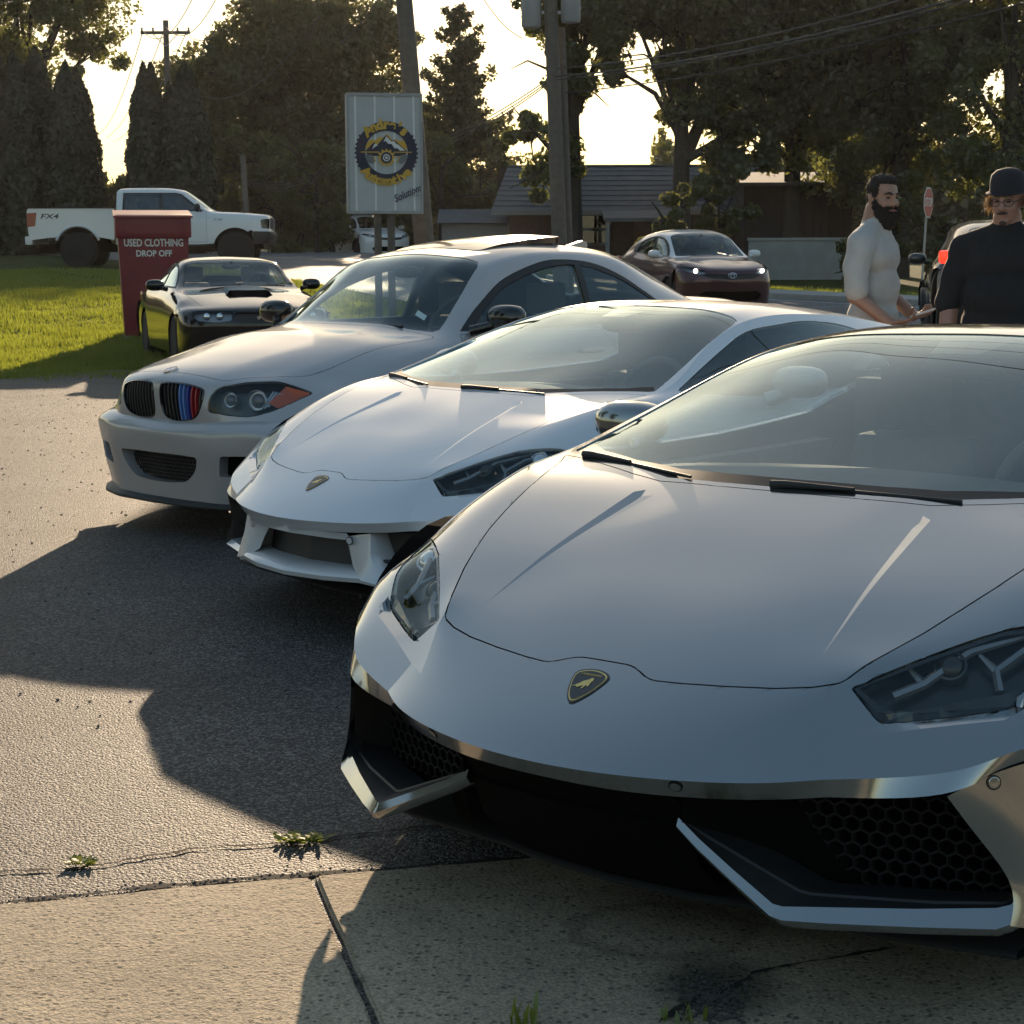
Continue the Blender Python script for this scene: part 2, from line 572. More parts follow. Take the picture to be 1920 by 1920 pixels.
        for f in fs:
            idx = [getv(v) for v in f.verts]
            ln = []
            for v in f.verts:
                n0 = nrm[vid[v]]
                if f[self.flat] == 2:
                    acc = Vector()
                    for g, gc, ga in folds:
                        if g.normal.dot(f.normal) > .80 and (gc - v.co).length < .12: acc += g.normal * ga
                    n0 = acc.normalized() if acc.length > 1e-9 else f.normal.copy()
                elif f[self.flat] or n0.dot(f.normal) < .80:
                    acc = Vector()
                    for g in v.link_faces:
                        if g in fset and g.normal.dot(f.normal) > .93: acc += g.normal * g.calc_area()
                    n0 = acc.normalized() if acc.length > 1e-9 else f.normal.copy()
                elif abs(v.co.y) < 1e-6:
                    n0 = Vector((n0.x, 0, n0.z)).normalized()
                ln.append(n0)
            faces.append(idx); lnorm.append(ln)
        if flange > 0:
            fl = {}
            for e, f in bedges:
                a, b = e.verts
                # keep winding
                vl = list(f.verts); ia = vl.index(a)
                if vl[(ia + 1) % len(vl)] is not b: a, b = b, a
                q = []
                for v in (a, b):
                    if v not in fl:
                        n0 = nrm[vid[v]]
                        fl[v] = len(co); co.append(co[vid[v]] - n0 * flange - sh.get(v, Vector()) * .3); nrm.append(n0)
                ids = [vid[b], vid[a], fl[a], fl[b]]
                nn = (co[vid[a]] - co[vid[b]]).cross(co[fl[a]] - co[vid[b]])
                nn = nn.normalized() if nn.length > 1e-12 else Vector((0, 0, 1))
                faces.append(ids); lnorm.append([nn] * 4)
        V, F, L = [], [], []
        sides = (1, -1) if side == 'both' else (side,)
        for s in sides:
            off = len(V)
            if s == 1:
                V += [tuple(c) for c in co]
                F += [[i + off for i in f] for f in faces]
                L += [tuple(n) for ln in lnorm for n in ln]
            else:
                V += [(c.x, -c.y, c.z) for c in co]
                F += [[i + off for i in reversed(f)] for f in faces]
                L += [(n.x, -n.y, n.z) for ln in lnorm for n in reversed(ln)]
        obname = obname or name
        me = bpy.data.meshes.new(obname)
        me.from_pydata(V, [], F)
        me.validate(clean_customdata=False) if False else None
        me.update()
        me.shade_smooth()
        if sum(len(p.vertices) for p in me.polygons) == len(L):
            me.normals_split_custom_set(L)
        for m in (mats if isinstance(mats, (list, tuple)) else [mats]): me.materials.append(m)
        o = bpy.data.objects.new(obname, me)
        return link(o, parent)

    def liner(self, parent, skip=(), off=.025, name='inner_shell', xr=None):
        """a dark inner skin so that gaps and openings look into shade"""
        bm = self.bm
        sk = {q for q, nme in self.names.items() if nme in skip}
        V, F, vid = [], [], {}
        for f in bm.faces:
            if f[self.pid] in sk: continue
            cm = f.calc_center_median()
            if cm.x < .62 and cm.z < .50: continue
            if xr and not (xr[0] < f.calc_center_median().x < xr[1]): continue
            idx = []
            for v in f.verts:
                if v not in vid:
                    vid[v] = len(V); p = v.co - Vector(v[self.n0]) * off; V.append((p.x, max(p.y, 0), p.z))
                idx.append(vid[v])
            F.append(idx)
        n = len(V)
        V2 = V + [(x, -y, z) for x, y, z in V]
        F2 = F + [[i + n for i in reversed(f)] for f in F]
        return pyobj(name, V2, F2, M['liner'], parent)

def _inpoly(p, poly):
    x, y = p
    c = False
    n = len(poly)
    j = n - 1
    for i in range(n):
        xi, yi = poly[i]; xj, yj = poly[j]
        if (yi > y) != (yj > y) and x < (xj - xi) * (y - yi) / (yj - yi) + xi: c = not c
        j = i
    return c

def car_root(name, x0, y0, yaw, z0=0.):
    """car frame: x back from the nose, z up; +y is the left of the picture for a car that faces the camera"""
    return empty(name, (x0, y0, z0), math.pi / 2 - yaw)

def wheel(parent, x, y, r, w, spokes=5, rim_r=None, rim='alloy', z=None, twin=True):
    """tyre with a rim: y is the outer face position, sign gives the side"""
    s = 1 if y > 0 else -1
    rr = rim_r or r * .68
    bm = bmesh.new()
    prof = [(rr * .98, 0), (rr * 1.02, .008), (r * .88, -.006), (r * .965, .012), (r, .04), (r, w - .04), (r * .965, w - .012), (r * .88, w), (rr, w - .01), (rr * .98, w - .02)]
    lathe(bm, [(a, -h * s) for a, h in prof], 40, 'Y')
    bmesh.ops.recalc_face_normals(bm, faces=bm.faces[:])
    t = bmobj('wheel', bm, M['rubber'], parent, 40, (x, y, z if z is not None else r))
    bm = bmesh.new()
    lathe(bm, [(rr * .99, -.004 * s), (rr * .95, -.004 * s), (rr * .92, -.02 * s), (rr * .90, -(w - .03) * s), (.05, -(w - .03) * s)], 40, 'Y')
    for k in range(spokes):
        a0 = 2 * math.pi * k / spokes
        for da in ((-.13, .13) if twin else (0,)):
            a = a0 + da
            ca, sa = math.cos(a), math.sin(a)
            pr, wd = (-sa, ca), (.018 if twin else .032) * r / .33
            vs = []
            for (rad, h, ww) in ((.04, -.035, wd * 1.3), (rr * .93, -.012, wd * .9)):
                for hh in (0, -.025):
                    for q in (-1, 1):
                        vs.append(bm.verts.new((ca * rad + pr[0] * ww * q, (h + hh) * s, sa * rad + pr[1] * ww * q)))
            for f in ((0, 1, 5, 4), (2, 6, 7, 3), (0, 4, 6, 2), (1, 3, 7, 5), (4, 5, 7, 6), (0, 2, 3, 1)):
                bm.faces.new([vs[i] for i in f])
    lathe(bm, [(.065, -.06 * s), (.065, -.03 * s), (.05, -.022 * s), (.0, -.02 * s)], 16, 'Y')
    bmesh.ops.recalc_face_normals(bm, faces=bm.faces[:])
    bmobj('rim', bm, M[rim], t, 35)
    bm = bmesh.new()
    lathe(bm, [(rr * .72, -.09 * s), (rr * .72, -.07 * s), (.0, -.07 * s)], 28, 'Y')
    bmesh.ops.recalc_face_normals(bm, faces=bm.faces[:])
    bmobj('brake_disc', bm, M['dark_alloy'], t, 35)
    return t

def arch(x, z, r, n=20, zlow=-.1):
    """wheel arch outline in side view"""
    pts = [(x + r * math.cos(a), z + r * math.sin(a)) for a in np.linspace(math.pi, 0, n)]
    return [(x - r, zlow)] + pts + [(x + r, zlow)]

def arch_lip(body_fn, x, z, r, parent, mat, y, w=.02):
    pass

def wheel_well(parent, x, z, r, y0, y1):
    bm = bmesh.new()
    n = 18
    A = []; B = []
    for a in np.linspace(math.pi, 0, n):
        A.append(bm.verts.new((x + r * math.cos(a), y0, z + r * math.sin(a))))
        B.append(bm.verts.new((x + r * math.cos(a), y1, z + r * math.sin(a))))
    for k in range(n - 1): bm.faces.new((A[k], A[k + 1], B[k + 1], B[k]))
    bm.faces.new(B)
    return bmobj('wheel_well', bm, M['liner'], parent)

def seat(parent, x, y, z, mat, h=.62, w=.25):
    bm = bmesh.new()
    box(bm, x - .25, x + .22, y - w, y + w, z, z + .14)
    vs = box(bm, x + .16, x + .30, y - w * .95, y + w * .95, z + .10, z + h)
    for v in vs:
        if v.co.z > z + .3: v.co.x += .14; v.co.y = y + (v.co.y - y) * .82
    bevel_all(bm, .035, 2)
    vs = []
    bm2 = bmesh.new()
    box(bm2, x + .30, x + .40, y - .12, y + .12, z + h + .02, z + h + .20)
    bevel_all(bm2, .03, 2)
    me = bpy.data.meshes.new('t'); bm2.to_mesh(me); bm2.free(); bm.from_mesh(me); bpy.data.meshes.remove(me)
    return bmobj('seat', bm, mat, parent, 40)

def steering_wheel(parent, x, y, z, tilt=.45, r=.18):
    bm = bmesh.new()
    pts = []
    n = 28
    for k in range(n + 1):
        a = 2 * math.pi * k / n
        pts.append((x + math.sin(a) * r * math.sin(tilt), y + math.cos(a) * r, z + math.sin(a) * r * math.cos(tilt)))
    tube(bm, pts, .016, 8, caps=False)
    for a in (0, math.pi, -math.pi / 2):
        tube(bm, [(x, y, z), (x + math.sin(a) * r * math.sin(tilt), y + math.cos(a) * r, z + math.sin(a) * r * math.cos(tilt))], .014, 6)
    return bmobj('steering_wheel', bm, M['cabin'], parent, 60)

def mirror_glassless(parent, pts, mat, name='door_mirror'):
    pass

def blob(bm, c, rx, ry, rz, n=14, m=10, pw=2.6, mi=0):
    """superellipsoid"""
    def sp(v, e): return math.copysign(abs(v) ** (2 / e), v)
    rings = []
    for i in range(m + 1):
        ph = -math.pi / 2 + math.pi * i / m
        ring = []
        for k in range(n):
            th = 2 * math.pi * k / n
            ring.append(bm.verts.new((c[0] + rx * sp(math.cos(ph), pw) * sp(math.cos(th), pw), c[1] + ry * sp(math.cos(ph), pw) * sp(math.sin(th), pw), c[2] + rz * sp(math.sin(ph), pw))))
        rings.append(ring)
    for A, B in zip(rings, rings[1:]):
        for k in range(n): bm.faces.new((A[k], A[(k + 1) % n], B[(k + 1) % n], B[k])).material_index = mi
    bmesh.ops.remove_doubles(bm, verts=[v for r in (rings[0], rings[-1]) for v in r], dist=1e-5)

def door_mirror(parent, base, tip, rx, ry, rz, mat, glassmat=None, name='door_mirror'):
    """arm from the door to a rounded housing; tip is the housing centre"""
    bm = bmesh.new()
    blob(bm, tip, rx, ry, rz)
    tube(bm, [base, ((base[0] + tip[0]) / 2, (base[1] + tip[1]) / 2, (base[2] * .6 + tip[2] * .4) - .005), tip], [.03, .028, .035], 8)
    bmesh.ops.recalc_face_normals(bm, faces=bm.faces[:])
    return bmobj(name, bm, mat, parent, 50)

def ribbon(parent, name, path, w, mat, up=(0, 0, 1), lift=0.):
    pass

def wiper(parent, a, b, mat=None, lift=.012):
    """wiper arm and blade from pivot a to tip b"""
    a, b = Vector(a), Vector(b)
    m = a.lerp(b, .45) + Vector((0, 0, lift * 1.5))
    bm = bmesh.new()
    tube(bm, [a, a.lerp(b, .08) + Vector((0, 0, lift)), m], [.011, .009, .005], 8)
    tube(bm, [a.lerp(b, .16) + Vector((.012, 0, .004)), m + Vector((.004, 0, -.006)), b + Vector((0, 0, .002))], [.005, .006, .004], 6)
    return bmobj('wiper', bm, mat or M['trim'], parent, 50)
# ------------------------------------------------------------------ the two wedge-nosed sports cars
WEDGE = [
 [(.100,0,.400),(.118,.20,.401),(.190,.40,.408),(.255,.52,.420),(.325,.705,.444),(.400,.770,.472),(.500,.850,.495),(.580,.900,.505)],
 [(.070,0,.435),(.094,.20,.437),(.165,.40,.444),(.245,.52,.454),(.350,.713,.480),(.420,.785,.510),(.510,.860,.530),(.590,.905,.545)],
 [(.150,0,.490),(.165,.20,.489),(.225,.38,.495),(.305,.50,.512),(.405,.690,.532),(.475,.790,.550),(.555,.870,.565),(.620,.912,.570)],
 [(.305,0,.578),(.315,.20,.579),(.360,.40,.590),(.390,.488,.601),(.440,.640,.575),(.515,.770,.588),(.590,.865,.600),(.650,.915,.590)],
 [(.450,0,.648),(.455,.20,.648),(.475,.395,.647),(.475,.530,.645),(.515,.670,.635),(.570,.790,.632),(.625,.872,.618),(.675,.922,.585)],
 [(.620,0,.714),(.620,.20,.714),(.620,.385,.711),(.620,.590,.706),(.650,.730,.700),(.680,.815,.678),(.705,.880,.640),(.730,.930,.580)],
 [(.800,0,.780),(.800,.20,.780),(.800,.37,.776),(.800,.645,.772),(.820,.765,.768),(.840,.845,.735),(.850,.910,.675),(.850,.945,.56)],
 [(.985,0,.843),(.985,.20,.842),(.985,.345,.838),(1.00,.700,.828),(1.02,.795,.826),(1.03,.865,.790),(1.03,.930,.70),(1.03,.955,.50)],
 [(1.24,0,.930),(1.24,.22,.927),(1.225,.50,.908),(1.215,.785,.860),(1.22,.845,.846),(1.22,.905,.805),(1.22,.950,.66),(1.22,.955,.30)],
 [(1.60,0,1.060),(1.60,.22,1.055),(1.59,.46,1.035),(1.56,.695,.985),(1.56,.805,.905),(1.56,.895,.845),(1.56,.955,.62),(1.56,.950,.20)],
 [(1.95,0,1.155),(1.95,.20,1.152),(1.94,.42,1.140),(1.92,.612,1.100),(1.92,.765,.970),(1.92,.885,.865),(1.92,.955,.62),(1.92,.950,.18)],
 [(2.35,0,1.172),(2.35,.20,1.169),(2.35,.42,1.155),(2.35,.585,1.122),(2.35,.750,.990),(2.35,.890,.880),(2.35,.955,.62),(2.35,.950,.18)],
 [(2.90,0,1.115),(2.90,.20,1.112),(2.90,.40,1.100),(2.90,.550,1.075),(2.90,.735,.985),(2.90,.925,.900),(2.90,.960,.65),(2.90,.950,.18)],
 [(3.60,0,.985),(3.60,.20,.983),(3.60,.42,.975),(3.60,.600,.955),(3.60,.785,.930),(3.60,.930,.870),(3.60,.962,.62),(3.60,.950,.20)],
 [(4.20,0,.900),(4.20,.20,.899),(4.20,.42,.895),(4.20,.600,.885),(4.20,.780,.865),(4.18,.905,.810),(4.14,.935,.60),(4.08,.920,.26)],
 [(4.42,0,.830),(4.42,.20,.830),(4.41,.42,.826),(4.39,.600,.815),(4.35,.770,.790),(4.29,.870,.740),(4.22,.910,.56),(4.14,.910,.27)],
 [(4.44,0,.450),(4.44,.20,.450),(4.43,.42,.448),(4.40,.600,.445),(4.35,.760,.440),(4.28,.850,.430),(4.22,.890,.40),(4.15,.900,.28)],
]
HOODCUT = [(.311,0),(.311,.066),(.284,.121),(.293,.19),(.310,.275),(.333,.365),(.357,.432),(.382,.480),(.430,.505),(.480,.530),(.540,.560),(.620,.592),(.700,.620),(.820,.652),(.940,.680),(1.06,.715),(1.13,.742),(1.188,.772),(1.10,.60),(1.03,.45),(.992,.345),(.985,.20),(.983,0)]

def wedge_badge(root, B):
    """shield badge on the nose: gold rim, black field, gold bull, lettering"""
    ray_on(B, .23, .001, 0); hh = B.tree.ray_cast(Vector((.243, .002, 2)), Vector((0, 0, -1))); c, n = hh[0].copy(), hh[1].copy(); c.y = 0; n.y = 0; n.normalize(); u = Vector((0, -1, 0)); w = n.cross(u); w = -w if w.z < 0 else w
    def P(a, b, h): return c + u * a + w * b + n * h
    shape = smoothline([(-.034,.032),(0,.043),(.034,.032),(.033,.005),(.018,-.030),(0,-.048),(-.018,-.030),(-.033,.005)], 4, True)
    def plate(name, k, h, mat, par=None, shp=shape):
        V = [P(a * k, b * k, h) for a, b in shp] + [P(a * k, b * k, h - .006) for a, b in shp]
        m = len(shp)
        F = [list(range(m))] + [[i, i + m, (i + 1) % m + m, (i + 1) % m] for i in range(m)]
        return pyobj(name, V, F, mat, par)
    b = plate('badge', 1.10, .002, M['badge_black'], root)
    plate('badge_rim', 1.0, .0028, M['gold'], b)
    plate('badge_field', .92, .0035, M['badge_black'], b)
    bull = [(-.024,-.012),(-.019,-.008),(-.012,-.001),(-.006,.008),(.002,.013),(.007,.019),(.011,.020),(.014,.014),(.012,.006),(.013,-.004),(.009,-.006),(.006,-.001),(.004,-.012),(0,-.014),(.001,-.004),(-.006,-.009),(-.011,-.012),(-.014,-.008)]
    V = [P(a, b_, .0045) for a, b_ in bull]
    tris = tessellate_polygon([[Vector((a, b_, 0)) for a, b_ in bull]])
    pyobj('bull_emblem', V, [list(t)[::-1] for t in tris], M['gold'], b)
    text('LAMBORGHINI', .0072, M['gold'], b, Matrix((( u.x, w.x, n.x, P(0, .0275, .0042).x), (u.y, w.y, n.y, P(0, .0275, .0042).y), (u.z, w.z, n.z, P(0, .0275, .0042).z), (0, 0, 0, 1))), name='badge_lettering', width=.047)

def text(body, size, mat, parent, mw, name='lettering', width=None, extrude=.0004, bold=0., shear=0.):
    """flat lettering turned into a mesh; mw maps the text plane (x right, y up) into the parent's space"""
    cu = bpy.data.curves.new(name, 'FONT')
    cu.body = body; cu.size = size; cu.align_x = 'CENTER'; cu.align_y = 'CENTER'; cu.extrude = extrude; cu.offset = bold; cu.shear = shear
    cu.resolution_u = 3
    o = bpy.data.objects.new(name, cu)
    COL.objects.link(o)
    dg = bpy.context.evaluated_depsgraph_get()
    me = bpy.data.meshes.new_from_object(o.evaluated_get(dg))
    bpy.data.objects.remove(o); bpy.data.curves.remove(cu)
    if width and len(me.vertices):
        xs = [v.co.x for v in me.vertices]
        k = width / (max(xs) - min(xs))
        for v in me.vertices: v.co.x *= k
    me.materials.clear(); me.materials.append(mat)
    me.name = name
    ob = bpy.data.objects.new(name, me)
    link(ob, parent)
    ob.matrix_local = mw
    return ob

def sensor_disc(root, p, n, r=.0105, mat=None, B=None):
    """parking sensor: a dark ring round a painted disc"""
    n = Vector(n).normalized()
    p = Vector(p)
    if B is not None:
        # seat it on the skin
        from mathutils.bvhtree import BVHTree
        sg = 1 if p.y > 0 else -1
        h = BVHTree.FromBMesh(B.bm).find_nearest(Vector((p.x, abs(p.y), p.z)))
        if h[0] is not None:
            p = Vector((h[0].x, h[0].y * sg, h[0].z)); q = Vector((h[1].x, h[1].y * sg, h[1].z)); n = q if q.dot(n) > 0 else -q
    s = n.cross(Vector((0, 0, 1))).normalized(); t = n.cross(s)
    bm = bmesh.new()
    for (ra, rb, h0, h1, mi) in ((r * 1.28, r, .0015, .0015, 1), (r, r * .85, .0030, .0034, 0), (r * .85, 0.0001, .0034, .0036, 0)):
        A = [bm.verts.new(p + (s * math.cos(a) + t * math.sin(a)) * ra + n * h0) for a in np.linspace(0, 2 * math.pi, 20, endpoint=False)]
        B = [bm.verts.new(p + (s * math.cos(a) + t * math.sin(a)) * rb + n * h1) for a in np.linspace(0, 2 * math.pi, 20, endpoint=False)]
        for k in range(20):
            f = bm.faces.new((A[k], A[(k + 1) % 20], B[(k + 1) % 20], B[k])); f.material_index = mi
    bmesh.ops.recalc_face_normals(bm, faces=bm.faces[:])
    return bmobj('parking_sensor', bm, [mat, M['badge_black']], root, 40)

def strip(name, lines, mat, parent, mirror=False, smooth=30, both=False):
    """skin between consecutive polylines (same number of points)"""
    V, F = [], []
    for s in ((1, -1) if both else ((-1,) if mirror else (1,))):
        o = len(V)
        n = len(lines[0])
        for L in lines: V += [(p[0], p[1] * s, p[2]) for p in L]
        for a in range(len(lines) - 1):
            for b in range(n - 1):
                q = [o + a * n + b, o + a * n + b + 1, o + (a + 1) * n + b + 1, o + (a + 1) * n + b]
                F.append(q if s > 0 else q[::-1])
    return pyobj(name, V, F, mat, parent, smooth)

def hex_mesh(name, parent, fn, u0, u1, v0, v1, cell, mat, inside, t=.0022):
    """honeycomb grille of thin bars; fn maps (u,v) to a point"""
    V, F = [], []
    done = set()
    def bar(a, b):
        A, B = Vector(fn(*a)), Vector(fn(*b))
        d = (B - A)
        if d.length < 1e-5: return
        d.normalize(); n = Vector((-1, 0, .2)); s = d.cross(n).normalized() * t; n = s.cross(d).normalized() * t
        o = len(V)
        for p in (A, B): V.extend([p + s + n, p - s + n, p - s - n * 4, p + s - n * 4])
        for k in range(4): F.append((o + k, o + (k + 1) % 4, o + 4 + (k + 1) % 4, o + 4 + k))
    h = cell * math.sqrt(3) / 2
    i = 0
    v = v0
    row = 0
    while v < v1 + cell:
        u = u0 + (0 if row % 2 == 0 else h)
        while u < u1 + cell:
            pts = [(u + cell * math.sin(math.pi / 3 * k), v + cell * math.cos(math.pi / 3 * k)) for k in range(6)]
            for k in range(6):
                a, b = pts[k], pts[(k + 1) % 6]
                key = tuple(sorted(((round(a[0], 3), round(a[1], 3)), (round(b[0], 3), round(b[1], 3)))))
                if key in done: continue
                done.add(key)
                if inside(a) and inside(b): bar(a, b)
            u += 2 * h
        v += cell * 1.5
        row += 1
    o = pyobj(name, V, F, mat, parent)
    o["kind"] = "stuff"
    return o

def wedge_car(name, pose, paintm, kit, label):
    root = car_root(name, *pose)
    tag(root, label, 'car', 'cars parked in a row on the lot')
    B = Body(loft(WEDGE, .024, crease_r=(1,), crease_c=(3,)))
    # bonnet
    B.region('hood', fillet(HOODCUT, [0,.02,.02,0,0,0,0,.012] + [0] * 9 + [.01] + [0] * 5, 4), 'z', lim=(.5, .95))
    # windscreen
    ws = [(1.004,0),(1.006,.20),(1.014,.335),(1.07,.47),(1.15,.64),(1.215,.755),(1.232,.768),(1.30,.752),(1.60,.672),(1.85,.612),(1.915,.585),(1.94,.54),(1.952,.40),(1.962,.20),(1.965,0)]
    B.region('windscreen', ws, 'z', lim=(.8, 1.2), nmin=.2)
    fr_ = ws[:7] + [(1.262,.735),(1.195,.655),(1.118,.50),(1.066,.335),(1.056,.20),(1.052,0)]
    B.region('frit', fr_, 'z', within=('windscreen',), lim=(.8, 1.2), nmin=.2)
    sg = fillet([(1.30,.866),(1.56,.952),(1.90,1.070),(2.30,1.098),(2.58,1.075),(2.80,1.000),(2.88,.925),(2.70,.862),(2.10,.838),(1.60,.836)], [.02,0,.1,.1,.1,.03,.03,.05,0,.05], 4)
    B.region('side_window', sg, 'y', lim=(.45, 1.2), nmin=.15)
    B.region('x_arch', arch(.93, .345, .375), 'y', lim=(.5, 1.2), nmin=.1)
    B.region('x_arch', arch(3.55, .350, .385), 'y', lim=(.5, 1.2), nmin=.1)
    B.region('side_intake', fillet([(2.62,.52),(2.95,.80),(3.02,.60),(2.86,.30),(2.66,.28)], .04), 'y', lim=(.6, 1.2), nmin=.2)
    # headlamp, outlined in plan
    hl = fillet([(.382,.497),(.372,.560),(.395,.596),(.498,.748),(.575,.800),(.718,.822),(.600,.690),(.490,.590)], [.004,.014,.0,.02,.03,.012,.0,.0], 4)
    lamp = B.region('headlamp', hl, 'z', lim=(.45, .75))
    # scallop below the headlamp: a V-shaped fold running to a point on the nose
    tip, cA, cV, cO = (.258,.438), (.3815,.492), (.372,.561), (.462,.752)
    sc = B.region('scallop_in', [cA, tip, cV, (.45,.565)], 'z', within=('body',), lim=(.42, .64))
    sc2 = B.region('scallop_out', [cV, tip, cO, (.51,.765), (.47,.64)], 'z', within=('body',), lim=(.42, .64))
    def dl(p, a, b): return abs((b[0] - a[0]) * (p[1] - a[1]) - (b[1] - a[1]) * (p[0] - a[0])) / math.hypot(b[0] - a[0], b[1] - a[1])
    dep = .017
    B.displace(sc, lambda co: (0, 0, -dep * min(1, dl(co, cA, tip) / dl(cV, cA, tip))))
    done = set(v for f in sc for v in f.verts)
    B.displace(sc2, lambda co: (0, 0, -dep * min(1, dl(co, cO, tip) / dl(cV, cO, tip))), done)
    for f in sc + sc2: f[B.flat] = 2
    for q, nme in list(B.names.items()):
        if nme.startswith('scallop'): B.names[q] = 'body'
    # bonnet creases: long thin folds that widen towards the windscreen
    wedge = [(.425,.4085), (.930,.374), (.944,.350), (.90,.349)]
    cr = B.region('crease', wedge, 'z', within=('hood',), lim=(.5, .95))
    nb = B.region('crease2', [(.425,.4085), (.90,.349), (.944,.350), (.955,.24), (.70,.30)], 'z', within=('hood',), lim=(.5, .95))
    def fold(co):
        t = (co.x - .425) / .51
        ye = .4085 + (.374 - .4085) * t; yi = .4085 + (.349 - .4085) * t
        w = max(1e-4, ye - yi)
        s = (ye - co.y) / w
        if co.x > .93: return (0, 0, 0)
        k = max(0, min(1, t)) * .008
        if s <= 1: return (0, 0, -k * max(0, s))
        q = max(0., 1 - (s - 1) * w / (.075 * max(t, .02)))
        return (0, 0, -k * q * q)
    B.displace(cr + nb, fold)
    for f in nb: f[B.flat] = 0
    for f in cr: f[B.flat] = 2
    for q, nme in list(B.names.items()):
        if nme.startswith('crease'): B.names[q] = 'hood'
    side_fin = loft([[(.330,.712,.440),(.372,.757,.36),(.405,.800,.28),(.390,.808,.213)],
                     [(.402,.776,.480),(.430,.815,.38),(.445,.838,.29),(.440,.845,.200)],
                     [(.505,.857,.505),(.520,.875,.39),(.520,.882,.29),(.510,.880,.185)],
                     [(.582,.904,.520),(.570,.912,.42),(.565,.912,.30),(.560,.905,.165)]], .02, sym=False)
    body = B.part('body', paintm, 'body', root)
    hood = B.part('hood', paintm, 'bonnet', root)
    SB = Body(side_fin)
    SB.region('x_arch', arch(.93, .345, .375), 'y', lim=(.5, 1.2), nmin=-1)
    for s in (1, -1): SB.part('body', paintm, 'bumper_corner', root, side=s, flange=0)
    B.liner(root, ('windscreen', 'side_window', 'x_arch', 'headlamp'), .02)
    B.part('windscreen', M['glass'], 'windscreen', root, gap=.001, flange=.004, offset=-.003)
    B.part('frit', M['frit'], 'windscreen_border', root, gap=-.001, flange=0, offset=-.003)
    for s in (1, -1): B.part('side_window', M['dark_glass'] if s < 0 and not kit else M['glass'], 'side_window', root, side=s, flange=.004, offset=-.003)
    B.part('side_intake', M['trim'], 'side_intake', root, offset=-.04)
    # rubber seal round the windscreen
    # headlamps: clear lens over a dark housing with light guides and a projector
    for s in (1, -1):
        lens = B.part('headlamp', M['lens'], 'headlamp', root, side=s, gap=.002, flange=.016, offset=-.002)
        B.part('headlamp', M['lamp_dark'], 'lamp_housing', lens, side=s, gap=-.002, flange=.0, offset=-.045)
        # black border of the lens
        ring = [(p[0], p[1]) for p in hl]
        lamp_detail(B, lens, s, ring)
    for s in (1, -1):
        # small cover plate in the bumper by the lamp
        pass
    wedge_badge(root, B)
    # wipers lie along the foot of the glass
    wiper(root, (1.160, .690, .866), (1.010, .27, .852), lift=.004)
    wiper(root, (1.004, .05, .853), (1.020, -.40, .848), lift=.004)
    # cabin
    bm = bmesh.new()
    dl = [[(1.06, y, .80 - abs(y) * .03), (1.22, y, .865 - y * y * .09), (1.50, y, .845 - y * y * .07), (1.56, y, .74)] for y in np.linspace(-.74, .74, 9)]
    V = [p for L in dl for p in L]; F = [(a * 4 + b, a * 4 + b + 1, (a + 1) * 4 + b + 1, (a + 1) * 4 + b) for a in range(8) for b in range(3)]
    pyobj('dashboard', V, F, M['cabin'], root, 50)
    bm.free()
    bm = bmesh.new(); box(bm, 1.2, 2.7, -.80, .80, .16, .24); box(bm, 2.62, 2.70, -.72, .72, .24, .98)
    for s in (1, -1): box(bm, 1.35, 2.6, s * .82 - .03, s * .82 + .03, .2, .785)
    bmobj('cabin_floor', bm, M['cabin'], root)
    for s in (1, -1): seat(root, 2.05, s * .38, .24, M['cabin'], .60)
    steering_wheel(root, 1.62, -.38, .80, .5, .17)
    bm = bmesh.new(); blob(bm, (1.86, 0, 1.075), .025, .11, .032); bmobj('rear_view_mirror', bm, M['trim'], root, 60)
    q = [ray_on(B, x_, y_, -.010) for x_, y_ in ((1.945, .10), (1.80, .065), (1.80, .001), (1.945, .001))]
    pyobj('sensor_housing', [tuple(p) for p in q] + [(p.x, -p.y, p.z) for p in q], [(0, 1, 2, 3), (7, 6, 5, 4)], M['trim'], root)
    for s in (1, -1):
        door_mirror(root, (1.72, s * .90, .815), (1.80, s * 1.00, .885), .075, .115, .062, paintm)
    # under-nose
    wedge_nose(root, paintm, kit, B, SB)
    for x in (.93, 3.55):
        for s in (1, -1):
            wheel(root, x, s * (.945 if x < 2 else .955), .335 if x < 2 else .345, .24 if x < 2 else .30, 5, None, 'dark_alloy')
            wheel_well(root, x, .345, .372 if x < 2 else .382, s * .93, s * .60)
    bm = bmesh.new(); box(bm, .55, 4.2, -.80, .80, .115, .17)
    bmobj('underbody', bm, M['liner'], root)
    bm = bmesh.new()
    for s in (1, -1):
        prism(bm, fillet([(4.36, .60), (4.36, .72), (4.46, .72), (4.46, .60)], .01), 'Y', s * .40, s * .82)
    bmobj('tail_lamp', bm, M['red_lens'], root)
    bm = bmesh.new(); box(bm, 1.3, 3.2, .905, .965, .10, .17); box(bm, 1.3, 3.2, -.965, -.905, .10, .17); bevel_all(bm, .015)
    bmobj('sill', bm, paintm, root, 40)
    return root

def ray_on(B, x, y, off):
    """point on the skin above plan position (x, |y|)"""
    best = None
    if not hasattr(B, 'tree'):
        from mathutils.bvhtree import BVHTree
        B.bm.normal_update()
        B.tree = BVHTree.FromBMesh(B.bm)
    h = B.tree.ray_cast(Vector((x, abs(y), 2.0)), Vector((0, 0, -1)))
    if h[0] is None: return None
    return h[0] + h[1] * off

